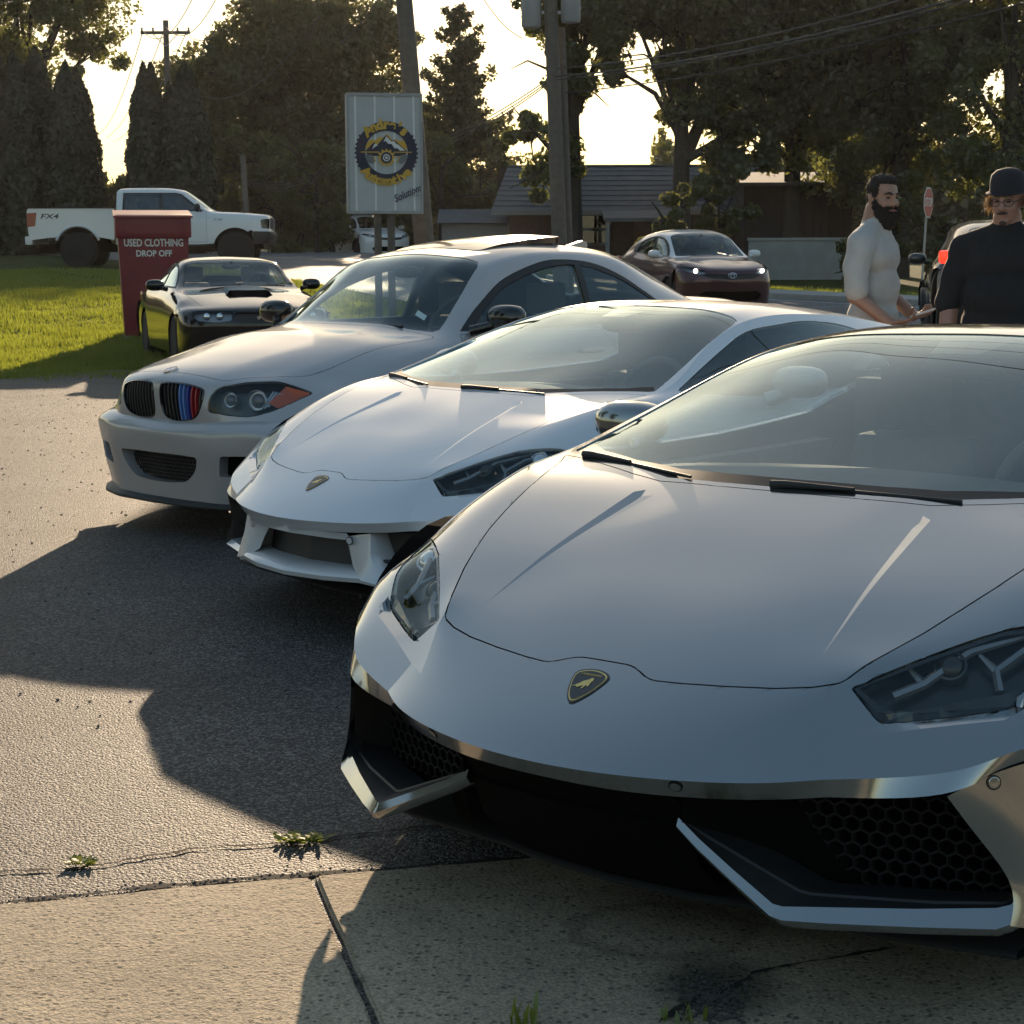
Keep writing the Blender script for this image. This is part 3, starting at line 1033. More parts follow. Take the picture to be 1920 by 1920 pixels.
def lamp_detail(B, parent, s, ring):
    # black frame just inside the outline
    cx = sum(p[0] for p in ring) / len(ring); cy = sum(p[1] for p in ring) / len(ring)
    V, F = [], []
    n = len(ring)
    for k, (x, y) in enumerate(ring):
        a = ray_on(B, x + (cx - x) * .02, y + (cy - y) * .02, -.0035)
        d = math.hypot(cx - x, cy - y)
        q = .010 / d
        b = ray_on(B, x + (cx - x) * q * 1.3, y + (cy - y) * q * 1.3, -.0045)
        if a is None or b is None: return
        V += [(a.x, a.y * s, a.z), (b.x, b.y * s, b.z)]
    F = [(2 * k, 2 * ((k + 1) % n), 2 * ((k + 1) % n) + 1, 2 * k + 1) for k in range(n)]
    pyobj('lamp_frame', V, F, M['gloss_black'], parent)
    # light guides: two Y-shaped strips
    for nme, pl in (('light_guide', [(.415,.562),(.455,.600),(.545,.645),(.64,.735)]), ('light_guide', [(.455,.600),(.470,.560)]), ('light_guide', [(.505,.725),(.530,.705),(.600,.735),(.68,.79)]), ('light_guide', [(.530,.705),(.545,.665)])):
        bm = bmesh.new()
        P = []
        for x, y in pl:
            p = ray_on(B, x, y, -.022)
            if p is not None: P.append((p.x, p.y * s, p.z))
        if len(P) > 1: tube(bm, P, [.009] * (len(P) - 1) + [.004], 6)
        bmobj(nme, bm, M['lamp_grey'], parent, 40)
    for (x, y, r) in ((.635, .770, .030), (.505, .628, .026)):
        p = ray_on(B, x, y, -.030)
        if p is None: continue
        bm = bmesh.new()
        lathe(bm, [(r * 1.15, -.01), (r * 1.15, .012), (r, .014), (r * .96, .006), (r * .7, .016), (r * .35, .021), (0.0001, .022)], 20)
        o = bmobj('projector', bm, M['chrome'] if r > .028 else M['lamp_dark'], parent, 40)
        o.location = (p.x, p.y * s, p.z); o.rotation_euler = (0, math.radians(-50), math.radians(-18 * s))

def wedge_nose(root, paintm, kit, B=None, SB=None):
    T = M['trim']
    ylist = [0, .10, .20, .30, .40, .47, .52, .60, .66, .705]
    def low(y): return (float(np.interp(y, [0,.2,.4,.52,.705], [.100,.118,.190,.255,.325])), y, float(np.interp(y, [0,.2,.4,.52,.705], [.400,.401,.408,.420,.444])))
    top = [low(y) for y in ylist]
    # roof of the intake, going back under the nose
    back = [(p[0] + .26 if p[0] + .26 < .56 else .56, p[1], p[2] - .03) for p in top]
    strip('intake_roof', [[(p[0] + .004, p[1], p[2]) for p in top], back], M['liner'], root, both=True)
    # back wall and floor
    wall = [(x, y, z - .26) for (x, y, z) in back]
    strip('intake_wall', [back, [(x + .03, y, .14) for (x, y, z) in back]], M['liner'], root, both=True)
    lipx = lambda y: float(np.interp(y, [0,.2,.28,.57,.80], [.315,.332,.355,.380,.44]))
    ys = list(np.linspace(0, .80, 12))
    l0 = [(lipx(y), y, .140) for y in ys]
    strip('splitter_lip', [[(p[0] + .30, p[1], .120) for p in l0], [(p[0] + .004, p[1], .132) for p in l0], l0, [(p[0] + .008, p[1], .147) for p in l0], [(p[0] + .25, p[1], .155) for p in l0]], T, root, both=True, smooth=60)
    if not kit:
        # black centre fascia with a step, between the two blades
        yc = list(np.linspace(0, .262, 8))
        def cx(y, a): return float(np.interp(y, [0,.2,.4], [.0,.018,.09])) + a
        lines = [[(cx(y, .104), y, .400) for y in yc], [(cx(y, .150), y, .375) for y in yc], [(cx(y, .172), y, .338) for y in yc],
                 [(cx(y, .158), y, .333) for y in yc], [(cx(y, .185), y, .30) for y in yc], [(cx(y, .21), y, .24) for y in yc], [(lipx(y) + .003, y, .15) for y in yc]]
        strip('lower_fascia', lines, M['liner'], root, both=True, smooth=35)
        # flared flank of the fascia next to each intake
        for s in (1, -1):
            fl = [[(.186,.262,.400),(.30,.34,.40),(.44,.44,.39)], [(.190,.262,.333),(.30,.36,.33),(.45,.47,.31)], [(.235,.300,.27),(.33,.42,.24),(.46,.52,.22)], [(.34,.36,.16),(.40,.46,.155),(.48,.55,.15)]]
            strip('intake_cheek', fl, M['liner'], root, mirror=s < 0)
            # honeycomb in the side intake
            fn = lambda u, v, s=s: (.335 + (u - .30) * .33 + (.40 - v) * .12, u * s, v)
            hex_mesh('honeycomb_grille', root, fn, .30, .80, .20, .46, .017, M['mesh_black'], lambda p: .30 < p[0] < .79 and .20 + max(0, (.52 - p[0])) * .45 < p[1] < .40 + max(0, p[0] - .3) * .10)
            # blade: bright edge that drops from the centre, runs out and turns up at the corner
            L1 = [(.186,.252,.328),(.178,.30,.300),(.165,.38,.262),(.153,.470,.219),(.158,.492,.214),(.20,.555,.211),(.29,.680,.207),(.372,.790,.205),(.392,.808,.212),(.425,.822,.25),(.45,.835,.285)]
            up = lambda L, dx, dz, dy=0: [(p[0] + dx, p[1] + dy, p[2] + dz) for p in L]
            wid = [.012,.014,.016,.020,.024,.030,.036,.044,.040,.03,.02]
            L2 = [(p[0] + w * .55, p[1] - (w * .25 if k > 3 else 0), p[2] + .012 + w * .45) for k, (p, w) in enumerate(zip(L1, wid))]
            L3 = [(.192,.254,.338),(.20,.305,.318),(.214,.390,.283),(.232,.480,.245),(.242,.500,.240),(.278,.560,.238),(.350,.680,.235),(.420,.780,.236),(.440,.795,.242),(.47,.81,.275),(.48,.825,.30)]
            L0 = up(L1, .012, -.013)
            Lb = up(L1, .07, -.016)
            strip('bumper_blade', [Lb, L0, up(L1, .002, -.002), up(L1, .0, .003), L2], paintm, root, mirror=s < 0, smooth=50)
            strip('blade_inset', [L2, L3, up(L3, .004, .004), up(L3, .10, -.005)], T, root, mirror=s < 0, smooth=25)
            strip('intake_side', [[(.33,.700,.442),(.385,.755,.37),(.42,.79,.29),(.45,.81,.25)], [(.52,.66,.43),(.54,.70,.36),(.55,.74,.29),(.56,.76,.2)]], T, root, mirror=s < 0)
        for y, x, z in ((.292, .122, .4195), (-.292, .122, .4195)): sensor_disc(root, (x - .0035, y, z), (-.95, .30 * (1 if y > 0 else -1), -.35), mat=paintm, B=B)
        for s in (1, -1): sensor_disc(root, (.384, s * .776, .462), (-.78, .62 * s, -.05), mat=paintm, B=SB)
    else:
        # body-colour struts and lower lip of the aftermarket bumper
        def cx(y, a): return float(np.interp(y, [0,.2,.4], [.0,.018,.07])) + a
        yc = list(np.linspace(0, .30, 8))
        strip('lower_fascia', [[(cx(y, .104), y, .400) for y in yc], [(cx(y, .125), y, .372) for y in yc], [(cx(y, .24), y, .365) for y in yc]], paintm, root, both=True, smooth=35)
        strip('lower_grille', [[(cx(y, .22), y, .37) for y in yc], [(cx(y, .20), y, .24) for y in yc]], T, root, both=True)
        yl = list(np.linspace(0, .45, 10))
        xl = lambda y: float(np.interp(y, [0,.2,.358,.46], [.085,.105,.158,.205]))
        zl = lambda y: float(np.interp(y, [0,.36,.46], [.238,.243,.222]))
        strip('front_lip', [[(xl(y) + .14, y, zl(y) - .022) for y in yl], [(xl(y) + .006, y, zl(y) - .016) for y in yl], [(xl(y), y, zl(y)) for y in yl], [(xl(y) + .008, y, zl(y) + .012) for y in yl], [(xl(y) + .085, y, zl(y) + .028) for y in yl], [(xl(y) + .15, y, zl(y) + .028) for y in yl]], paintm, root, both=True, smooth=50)
        for s in (1, -1):
            st = [[(.205,.246,.362),(.19,.262,.32),(.185,.285,.275),(.172,.325,.252)], [(.165,.275,.385),(.168,.30,.33),(.165,.33,.27),(.156,.362,.238)],
                  [(.195,.375,.402),(.185,.385,.33),(.180,.410,.27),(.19,.448,.222)], [(.235,.385,.400),(.225,.40,.33),(.225,.425,.27),(.235,.47,.222)], [(.36,.36,.40),(.36,.38,.33),(.36,.41,.27),(.36,.46,.22)]]
            strip('bumper_strut', st, paintm, root, mirror=s < 0, smooth=50)
            sensor_disc(root, (.160, s * .300, .372), (-.93, .25 * s, -.15), r=.012, mat=paintm)
            # outer fin and tray
            of = [[(.345,.712,.44),(.36,.72,.38),(.36,.735,.30),(.335,.735,.232)], [(.365,.735,.445),(.375,.745,.38),(.378,.757,.30),(.36,.765,.222)], [(.46,.81,.47),(.46,.815,.38),(.455,.82,.30),(.44,.82,.205)], [(.54,.87,.49),(.54,.875,.38),(.53,.875,.29),(.52,.87,.19)]]
            strip('outer_fin', of, paintm, root, mirror=s < 0, smooth=60)
            strip('fin_tray', [[(.235,.47,.222),(.29,.60,.218),(.335,.735,.225)], [(.25,.48,.245),(.31,.61,.238),(.36,.735,.24)], [(.44,.48,.25),(.46,.61,.25),(.50,.735,.25)]], paintm, root, mirror=s < 0)
            strip('intake_duct', [[(.26,.39,.40),(.33,.55,.41),(.40,.70,.42)], [(.28,.40,.33),(.345,.56,.33),(.42,.71,.33)], [(.27,.45,.25),(.34,.58,.25),(.41,.72,.25)]], T, root, mirror=s < 0)
            bm = bmesh.new()
            tube(bm, [(.215, s * .395, .305), (.26, s * .44, .302), (.40, s * .72, .30)], [.004, .010, .010], 8)
            bmobj('canard_bar', bm, M['gloss_black'], root, 50)
# ------------------------------------------------------------------ warm grey coupe
COUPE = [
 [(.045,0,.175),(.065,.35,.175),(.150,.58,.180),(.280,.765,.185),(.420,.830,.190),(.480,.850,.195),(.540,.858,.200)],
 [(.030,0,.315),(.050,.35,.315),(.125,.60,.320),(.255,.785,.325),(.385,.845,.330),(.470,.860,.335),(.545,.865,.340)],
 [(.012,0,.430),(.030,.35,.430),(.105,.60,.435),(.225,.785,.440),(.365,.850,.445),(.470,.866,.450),(.550,.868,.455)],
 [(.000,0,.515),(.026,.35,.516),(.100,.60,.528),(.205,.790,.515),(.360,.855,.515),(.470,.868,.520),(.550,.870,.525)],
 [(.012,0,.535),(.036,.35,.538),(.110,.595,.552),(.215,.778,.538),(.365,.848,.540),(.475,.866,.545),(.555,.870,.550)],
 [(.055,0,.572),(.070,.34,.574),(.165,.57,.590),(.290,.735,.590),(.410,.830,.595),(.500,.862,.600),(.570,.870,.605)],
 [(.042,0,.765),(.085,.34,.745),(.270,.56,.768),(.450,.705,.735),(.520,.805,.705),(.570,.858,.685),(.620,.872,.665)],
 [(.115,0,.808),(.165,.32,.800),(.370,.56,.800),(.560,.715,.770),(.610,.810,.730),(.650,.865,.680),(.680,.875,.550)],
 [(.400,0,.880),(.430,.32,.872),(.560,.58,.850),(.700,.750,.812),(.730,.830,.760),(.750,.870,.680),(.770,.873,.400)],
 [(.800,0,.962),(.810,.32,.954),(.860,.61,.925),(.900,.785,.868),(.910,.848,.790),(.920,.874,.640),(.930,.862,.200)],
 [(1.140,0,1.020),(1.170,.34,1.013),(1.290,.675,.975),(1.270,.800,.925),(1.270,.858,.840),(1.270,.875,.630),(1.270,.862,.190)],
 [(1.430,0,1.195),(1.450,.33,1.185),(1.520,.622,1.130),(1.520,.805,.953),(1.520,.862,.840),(1.520,.876,.620),(1.520,.862,.190)],
 [(1.755,0,1.378),(1.760,.33,1.362),(1.775,.560,1.322),(1.780,.803,.962),(1.780,.866,.840),(1.780,.877,.620),(1.780,.862,.190)],
 [(2.250,0,1.446),(2.250,.33,1.432),(2.250,.572,1.388),(2.250,.803,.972),(2.250,.868,.840),(2.250,.878,.620),(2.250,.862,.190)],
 [(2.800,0,1.430),(2.800,.33,1.416),(2.800,.562,1.358),(2.800,.798,.984),(2.800,.868,.845),(2.800,.878,.620),(2.800,.862,.190)],
 [(3.280,0,1.330),(3.270,.33,1.308),(3.220,.560,1.210),(3.200,.785,1.000),(3.200,.862,.850),(3.200,.878,.620),(3.200,.862,.195)],
 [(3.640,0,1.125),(3.640,.33,1.115),(3.620,.590,1.068),(3.620,.755,1.010),(3.620,.840,.860),(3.620,.870,.620),(3.620,.855,.205)],
 [(4.180,0,1.075),(4.180,.33,1.070),(4.160,.570,1.045),(4.140,.710,.985),(4.120,.790,.850),(4.100,.835,.620),(4.080,.820,.220)],
 [(4.330,0,.800),(4.320,.33,.800),(4.290,.560,.795),(4.250,.690,.785),(4.210,.765,.740),(4.170,.815,.600),(4.140,.815,.240)],
 [(4.360,0,.480),(4.350,.33,.480),(4.320,.560,.478),(4.270,.690,.475),(4.230,.760,.460),(4.190,.805,.420),(4.160,.810,.260)],
]

def inset_part(B, name, mat, obname, parent, side='both', depth=.05, wall=None, gap=0.):
    """recessed panel: walls go back from the cut, floor lies deeper"""
    o = B.part(name, mat, obname, parent, side=side, gap=gap, flange=0, offset=-depth)
    return o

def coupe(pose):
    P = M['taupe']
    root = car_root('coupe', *pose)
    tag(root, 'warm grey two-door coupe with tilted sunroof and twin rounded black grilles', 'car', 'cars parked in a row on the lot')
    B = Body(loft(COUPE, .026, crease_r=(5,), crease_c=(), soft=True))
    hood = [(.108,0),(.112,.10),(.122,.22),(.136,.34),(.150,.405),(.24,.475),(.34,.56),(.45,.632),(.60,.665),(.85,.685),(1.10,.705),(1.235,.722),(1.262,.700),(1.20,.50),(1.14,.25),(1.125,0)]
    B.region('hood', fillet(hood, [0,0,0,0,.03,0,0,.05,0,0,0,.02,.02,0,0,0], 4), 'z', lim=(.7, 1.1))
    kid = smoothline([(.030,.742),(.060,.758),(.14,.762),(.24,.756),(.325,.738),(.345,.715),(.335,.66),(.30,.605),(.23,.578),(.13,.572),(.055,.585),(.030,.62),(.024,.68)], 4, True)
    B.region('kidney', kid, 'x', lim=(-.1, .3), nmin=.1)
    hl = fillet([(.372,.628),(.376,.690),(.402,.744),(.500,.770),(.600,.774),(.728,.714),(.660,.636),(.575,.606),(.480,.612)], [.02,.02,.03,.02,.03,.012,.05,.04,.03], 4)
    B.region('headlamp', hl, 'x', lim=(.0, .62), nmin=.08)
    inl = fillet([(0,.408),(.20,.408),(.330,.404),(.300,.335),(.225,.277),(.10,.266),(0,.264)], [0,.01,.03,.05,.05,0,0], 4)
    B.region('intake', inl, 'x', lim=(-.1, .3), nmin=.1)
    B.region('side_intake', fillet([(.478,.418),(.66,.425),(.75,.415),(.70,.335),(.455,.318)], [.015,.01,.03,.03,.015], 3), 'x', lim=(-.1, .4), nmin=.1)
    ws = [(1.150,0),(1.185,.34),(1.24,.54),(1.295,.655),(1.33,.668),(1.55,.598),(1.73,.545),(1.772,.505),(1.778,.33),(1.776,0)]
    B.region('windscreen', ws, 'z', lim=(.95, 1.42), nmin=.1)
    win = smoothline([(1.40,.985),(1.61,1.125),(1.83,1.248),(2.12,1.332),(2.32,1.350),(2.56,1.330),(2.757,1.268),(2.936,1.172),(3.08,1.085)], 4) + [(3.11,1.03),(2.90,1.004),(2.3,.990),(1.8,.982)]
    B.region('window_trim', win, 'y', lim=(.5, 1), nmin=.08)
    fr = [p for p in smoothline([(1.50,1.005),(1.63,1.10),(1.83,1.212),(2.12,1.298),(2.32,1.322),(2.405,1.322)], 4)] + [(2.375,1.012),(1.9,1.004)]
    B.region('door_window', fr, 'y', within=('window_trim',), lim=(.5, 1), nmin=.08)
    qr = [(2.455,1.318)] + smoothline([(2.56,1.302),(2.757,1.240),(2.936,1.148),(3.06,1.07)], 4) + [(3.04,1.04),(2.42,1.014)]
    B.region('quarter_window', qr, 'y', within=('window_trim',), lim=(.5, 1), nmin=.08)
    B.region('rear_window', [(3.02,0),(3.02,.40),(3.06,.46),(3.50,.50),(3.56,.45),(3.58,0)], 'z', lim=(1.0, 1.5), nmin=.2)
    B.region('sunroof', fillet([(1.93,-.01),(1.93,.36),(2.60,.36),(2.60,-.01)], [0,.05,.05,0], 4), 'z', lim=(1.3, 1.5))
    for x in (.80, 3.46): B.region('x_arch', arch(x, .315, .350), 'y', lim=(.5, 1.2), nmin=.1)
    B.region('door', [(1.36,.26),(1.36,.50),(1.345,.90),(1.385,.968),(2.405,.985),(2.50,.90),(2.47,.55),(2.40,.30),(2.30,.25)], 'y', lim=(.6, 1), nmin=.1)
    B.region('bumper', [], 'x') if False else None
    B.part('body', P, 'body', root)
    B.part('hood', P, 'bonnet', root)
    for s in (1, -1):
        d = B.part('door', P, 'door', root, side=s)
        bm = bmesh.new(); blob(bm, (2.28, s * .885, .86), .10, .018, .018); bmobj('door_handle', bm, P, d, 60)
    B.liner(root, ('windscreen', 'door_window', 'quarter_window', 'rear_window', 'sunroof', 'x_arch', 'headlamp'), .03)
    B.part('windscreen', M['glass'], 'windscreen', root, gap=.001, flange=.004, offset=-.003)
    B.part('rear_window', M['glass'], 'rear_window', root, gap=.001, flange=.004, offset=-.003)
    for s in (1, -1):
        B.part('window_trim', M['trim'], 'window_trim', root, side=s, flange=.01, offset=-.002, gap=.001)
        B.part('door_window', M['glass'], 'door_window', root, side=s, flange=.006, offset=-.010)
        B.part('quarter_window', M['dark_glass'], 'quarter_window', root, side=s, flange=.006, offset=-.006)
    # tilted sunroof glass
    sr = B.part('sunroof', M['gloss_black'], 'sunroof', root, gap=.004, flange=.035)
    me = sr.data
    for v in me.vertices: v.co.z += max(0., (v.co.x - 1.93) / .67) * .050 + .002
    if hasattr(me, 'update'): me.update()
    # grilles with upright slats
    for s in (1, -1):
        k = B.part('kidney', M['gloss_black'], 'grille', root, side=s, gap=0, flange=0, offset=-.055)
        rim = [(ry, rz) for ry, rz in kid]
        V = []
        for (ry, rz) in rim:
            cy, cz = .185, .67
            for q, dx in ((1.0, -.001), (.955, -.004), (.93, .004), (.93, .05)):
                yy, zz = cy + (ry - cy) * q, cz + (rz - cz) * q
                xx = skin_x(B, yy, zz)
                V.append((xx + dx, yy * s, zz))
        n = len(rim)
        F = [(4 * i + a, 4 * ((i + 1) % n) + a, 4 * ((i + 1) % n) + a + 1, 4 * i + a + 1) for i in range(n) for a in range(3)]
        pyobj('grille_surround', V, F, M['gloss_black'], k, 40)
        for i in range(10):
            yy = .055 + i * .0285
            zl = [z for z in np.linspace(.57, .77, 41) if _inpoly((yy, z), kid)]
            if not zl: continue
            z0, z1 = min(zl), max(zl)
            bm = bmesh.new()
            pts = [(skin_x(B, yy, z) + .008, yy * s, z) for z in np.linspace(z0, z1, 7)]
            rings = []
            for (x, y, z) in pts: rings.append([bm.verts.new((x, y - .005, z)), bm.verts.new((x, y + .005, z)), bm.verts.new((x + .035, y + .005, z)), bm.verts.new((x + .035, y - .005, z))])
            for a, b in zip(rings, rings[1:]):
                for q in range(4): bm.faces.new((a[q], a[(q + 1) % 4], b[(q + 1) % 4], b[q]))
            bmesh.ops.recalc_face_normals(bm, faces=bm.faces[:])
            mat = M['trim']
            if s < 0 and 5 <= i <= 8: mat = (M['stripe_light'], M['stripe_blue'], M['stripe_red'], M['stripe_red'])[i - 5]
            if s < 0 and i == 4: mat = M['stripe_light']
            bmobj('grille_slat', bm, mat, k)
    # lower intakes
    B.part('intake', M['liner'], 'intake', root, gap=0, flange=0, offset=-.07)
    def wall(name, poly, s_list, depth, mat):
        for s in s_list:
            V = []
            for (y, z) in poly:
                x = skin_x(B, abs(y), z)
                V += [(x, y * s, z), (x + depth, y * s * .97, z + (.335 - z) * .06)]
            n = len(poly)
            F = [(2 * i, 2 * ((i + 1) % n), 2 * ((i + 1) % n) + 1, 2 * i + 1) for i in range(n)]
            pyobj(name, V, F if s > 0 else [f[::-1] for f in F], mat, root, 40)
    full = [(y, z) for y, z in inl] + [(-y, z) for y, z in inl[::-1]]
    wall('intake_bezel', full, (1,), .07, P)
    bm = bmesh.new()
    for i in range(34):
        for j in range(11):
            pass
    bm.free()
    hex_mesh('intake_mesh', root, lambda u, v: (.075 + abs(u) * .07, u, v), -.33, .33, .26, .41, .012, M['trim'], lambda p: _inpoly((abs(p[0]), p[1]), inl), t=.0018)
    sil = fillet([(.478,.418),(.66,.425),(.75,.415),(.70,.335),(.455,.318)], [.015,.01,.03,.03,.015], 3)
    for s in (1, -1):
        B.part('side_intake', M['liner'], 'side_intake', root, side=s, gap=0, flange=0, offset=-.06)
    wall('side_bezel', sil, (1, -1), .06, P)
    # front splitter
    ys = np.linspace(0, .84, 14)
    lx = lambda y: float(np.interp(y, [0,.35,.58,.765,.84], [.0,.02,.10,.22,.30]))
    strip('front_splitter', [[(lx(y) + .20, y, .150) for y in ys], [(lx(y), y, .158) for y in ys], [(lx(y) - .004, y, .166) for y in ys], [(lx(y), y, .174) for y in ys], [(lx(y) + .06, y, .19) for y in ys]], M['trim'], root, both=True, smooth=60)
    for s in (1, -1):
        lens = B.part('headlamp', M['lens'], 'headlamp', root, side=s, gap=.002, flange=.008, offset=-.003)
        B.part('headlamp', M['lamp_smoke'], 'lamp_housing', lens, side=s, gap=-.003, flange=0, offset=-.07)
        ringw = []
        for (ry, rz) in hl:
            cy, cz = .54, .69
            for q, dx in ((1.0, -.001), (.965, .0015)):
                yy, zz = cy + (ry - cy) * q, cz + (rz - cz) * q
                ringw.append((skin_x(B, yy, zz) + dx, yy * s, zz))
        n = len(hl)
        pyobj('lamp_frame', ringw, [(2 * i, 2 * ((i + 1) % n), 2 * ((i + 1) % n) + 1, 2 * i + 1) for i in range(n)], M['gloss_black'], lens)
        for (yy, zz, r) in ((.452, .684, .040), (.562, .682, .052)):
            x = skin_x(B, yy, zz)
            bm = bmesh.new()
            lathe(bm, [(r, -.01), (r, .010), (r * .95, .012), (r * .91, .008), (r * .88, -.03), (r * .80, -.035)], 24)
            o = bmobj('halo_ring', bm, M['lamp_ring'], lens, 40); o.location = (x + .028, yy * s, zz); o.rotation_euler = (0, math.radians(-82), math.radians(-28 * s))
            bm = bmesh.new()
            lathe(bm, [(r * .84, -.02), (r * .6, .0), (r * .3, .010), (.0001, .012)], 24)
            o = bmobj('projector', bm, M['lamp_glassy'], lens, 60); o.location = (x + .030, yy * s, zz); o.rotation_euler = (0, math.radians(-82), math.radians(-28 * s))
        # clear ribbed outer part and amber corner
        am = [(.632,.748),(.722,.713),(.664,.645),(.618,.672)]
        V = [(skin_x(B, a, b) + .006, a * s, b) for a, b in am]
        pyobj('amber_reflector', V, [(0, 1, 2, 3)], M['amber'], lens)
        bm = bmesh.new()
        for i in range(5):
            a0 = (.605 + i * .010, .725 - i * .004); a1 = (.595 + i * .010, .64 + i * .006)
            tube(bm, [(skin_x(B, a0[0], a0[1]) + .022, a0[0] * s, a0[1]), (skin_x(B, a1[0], a1[1]) + .022, a1[0] * s, a1[1])], .006, 6)
        o = bmobj('lamp_reflector', bm, M['lamp_ring'], lens, 50); o["kind"] = "stuff"
    # round badge on the bonnet
    B_ray(B, .2, .01); hh = B.tree.ray_cast(Vector((.125, .003, 3)), Vector((0, 0, -1))); c, nn = hh[0].copy(), hh[1].copy(); c.y = nn.y = 0; nn.normalize()
    bd = disc_badge(root, 'badge', c, nn)
    # cabin
    dl = [[(1.20, y, .94), (1.32, y, .985 - y * y * .05), (1.56, y, .955 - y * y * .05), (1.62, y, .82)] for y in np.linspace(-.70, .70, 9)]
    pyobj('dashboard', [p for L in dl for p in L], [(a * 4 + b, a * 4 + b + 1, (a + 1) * 4 + b + 1, (a + 1) * 4 + b) for a in range(8) for b in range(3)], M['cabin'], root, 50)
    for s in (1, -1): seat(root, 2.10, s * .37, .36, M['cabin'], .66)
    bm = bmesh.new(); box(bm, 2.75, 3.10, -.62, .62, .40, .95); bevel_all(bm, .05); bmobj('rear_bench', bm, M['cabin'], root, 40)
    steering_wheel(root, 1.72, -.37, .98, .45, .185)
    bm = bmesh.new(); box(bm, 1.3, 3.3, -.76, .76, .2, .30); bmobj('cabin_floor', bm, M['cabin'], root)
    bm = bmesh.new(); blob(bm, (1.72, 0, 1.285), .02, .12, .034); tube(bm, [(1.72, 0, 1.30), (1.70, 0, 1.345)], .012, 6); bmobj('rear_view_mirror', bm, M['trim'], root, 60)
    st = [(1.325 + .004, -.56, .0)]
    q = [B_ray(B, 1.345, .47), B_ray(B, 1.345, .54), B_ray(B, 1.375, .53), B_ray(B, 1.375, .46)]
    pyobj('inspection_sticker', [(p.x, -p.y, p.z - .009) for p in q], [(0, 1, 2, 3)], M['badge_white'], root)
    for s in (1, -1): door_mirror(root, (1.43, s * .80, .985), (1.54, s * .955, 1.055), .075, .115, .068, M['gloss_black'])
    wiper(root, (1.225, -.50, 1.003), (1.19, .10, 1.022), lift=.004)
    wiper(root, (1.185, .06, 1.020), (1.245, .58, .992), lift=.004)
    for x in (.80, 3.46):
        for s in (1, -1):
            wheel(root, x, s * .862, .315, .22, 5, None, 'alloy')
            wheel_well(root, x, .315, .348, s * .85, s * .55)
    bm = bmesh.new(); box(bm, .25, 4.1, -.76, .76, .17, .22); bmobj('underbody', bm, M['liner'], root)
    bm = bmesh.new(); prism(bm, fillet([(3.02, 1.43), (3.20, 1.40), (3.19, 1.455), (3.15, 1.462)], .01), 'Y', -.016, .016); bmobj('roof_antenna', bm, P, root, 40)
    for s in (1, -1):
        bm = bmesh.new(); box(bm, 4.20, 4.30, s * .69 - .10, s * .69 + .08, .74, .90); bevel_all(bm, .03); bmobj('tail_lamp', bm, M['red_lens'], root, 40)
    return root

def skin_x(B, y, z):
    """x of the front skin at (|y|, z)"""
    if not hasattr(B, 'tree'):
        from mathutils.bvhtree import BVHTree
        B.tree = BVHTree.FromBMesh(B.bm)
    h = B.tree.ray_cast(Vector((-2, abs(y) + 1e-5, z)), Vector((1, 0, 0)))
    return h[0].x if h[0] is not None else .3

def B_ray(B, x, y):
    if not hasattr(B, 'tree'):
        from mathutils.bvhtree import BVHTree
        B.tree = BVHTree.FromBMesh(B.bm)
    h = B.tree.ray_cast(Vector((x, abs(y) + 1e-5, 3)), Vector((0, 0, -1)))
    return h[0] if h[0] is not None else Vector((x, y, 1))

def disc_badge(root, name, c, n, r=.041):
    s = Vector((0, -1, 0)); t = n.cross(s).normalized()
    if t.z < 0: t = -t
    def ring(ra, rb, h, mat, nm, par, a0=0, a1=2 * math.pi, seg=24):
        V, F = [], []
        k = 0
        for a in np.linspace(a0, a1, seg + 1):
            d = s * math.cos(a) + t * math.sin(a)
            V += [c + d * ra + n * h, c + d * rb + n * h]
        for i in range(seg): F.append((2 * i, 2 * i + 2, 2 * i + 3, 2 * i + 1))
        return pyobj(nm, V, F, mat, par)
    b = ring(r, .0001, .006, M['chrome'], name, root)
    bm = bmesh.new(); bm.from_mesh(b.data)
    rim = [(s * math.cos(a) + t * math.sin(a)) * r + c for a in np.linspace(0, 2 * math.pi, 25)]
    A = [bm.verts.new(p + n * .006) for p in rim]; Bv = [bm.verts.new(p - n * .01) for p in rim]
    for i in range(24): bm.faces.new((A[i], A[i + 1], Bv[i + 1], Bv[i]))
    bm.to_mesh(b.data); bm.free()
    ring(r * .95, r * .60, .0066, M['badge_black'], 'badge_band', b)
    for k in range(4): ring(r * .56, .0005, .0068, M['badge_blue'] if k % 2 else M['badge_white'], 'badge_quarter', b, k * math.pi / 2, (k + 1) * math.pi / 2, 8)
    return b

M['mesh_black'] = plain('grille_mesh_black', (.010, .010, .011), rough=.7, spec=.2)
M['frit'] = plain('windscreen_border_black', (.012, .012, .013), rough=.5, spec=.3)
M['stripe_light'] = plain('stripe_light_blue', (.10, .22, .55), rough=.35)
M['stripe_blue'] = plain('stripe_dark_blue', (.03, .05, .30), rough=.35)
M['stripe_red'] = plain('stripe_red', (.35, .02, .03), rough=.35)
M['lamp_smoke'] = plain('lamp_smoke_grey', (.07, .072, .08), rough=.3, metal=.4)
M['lamp_ring'] = plain('lamp_ring', (.42, .43, .46), rough=.25, metal=.8)
M['lamp_glassy'] = plain('projector_lens', (.10, .10, .11), rough=.05, coat=1.)
# ------------------------------------------------------------------ cars further back
def rowx(x, z, c1=(.33, -.01), c2=None, c3=None, c4=None, c5=None, c6=None, sweep=(0, 0, 0, 0, 0, 0, 0)):
    """one row of a body table from its centre height; each ci = (y, z)"""
    pts = [(0, z), (c1[0], z + c1[1]) if c1[1] < .2 else c1, c2, c3, c4, c5, c6]
    return [(x + s, p[0], p[1]) for p, s in zip(pts, sweep)]

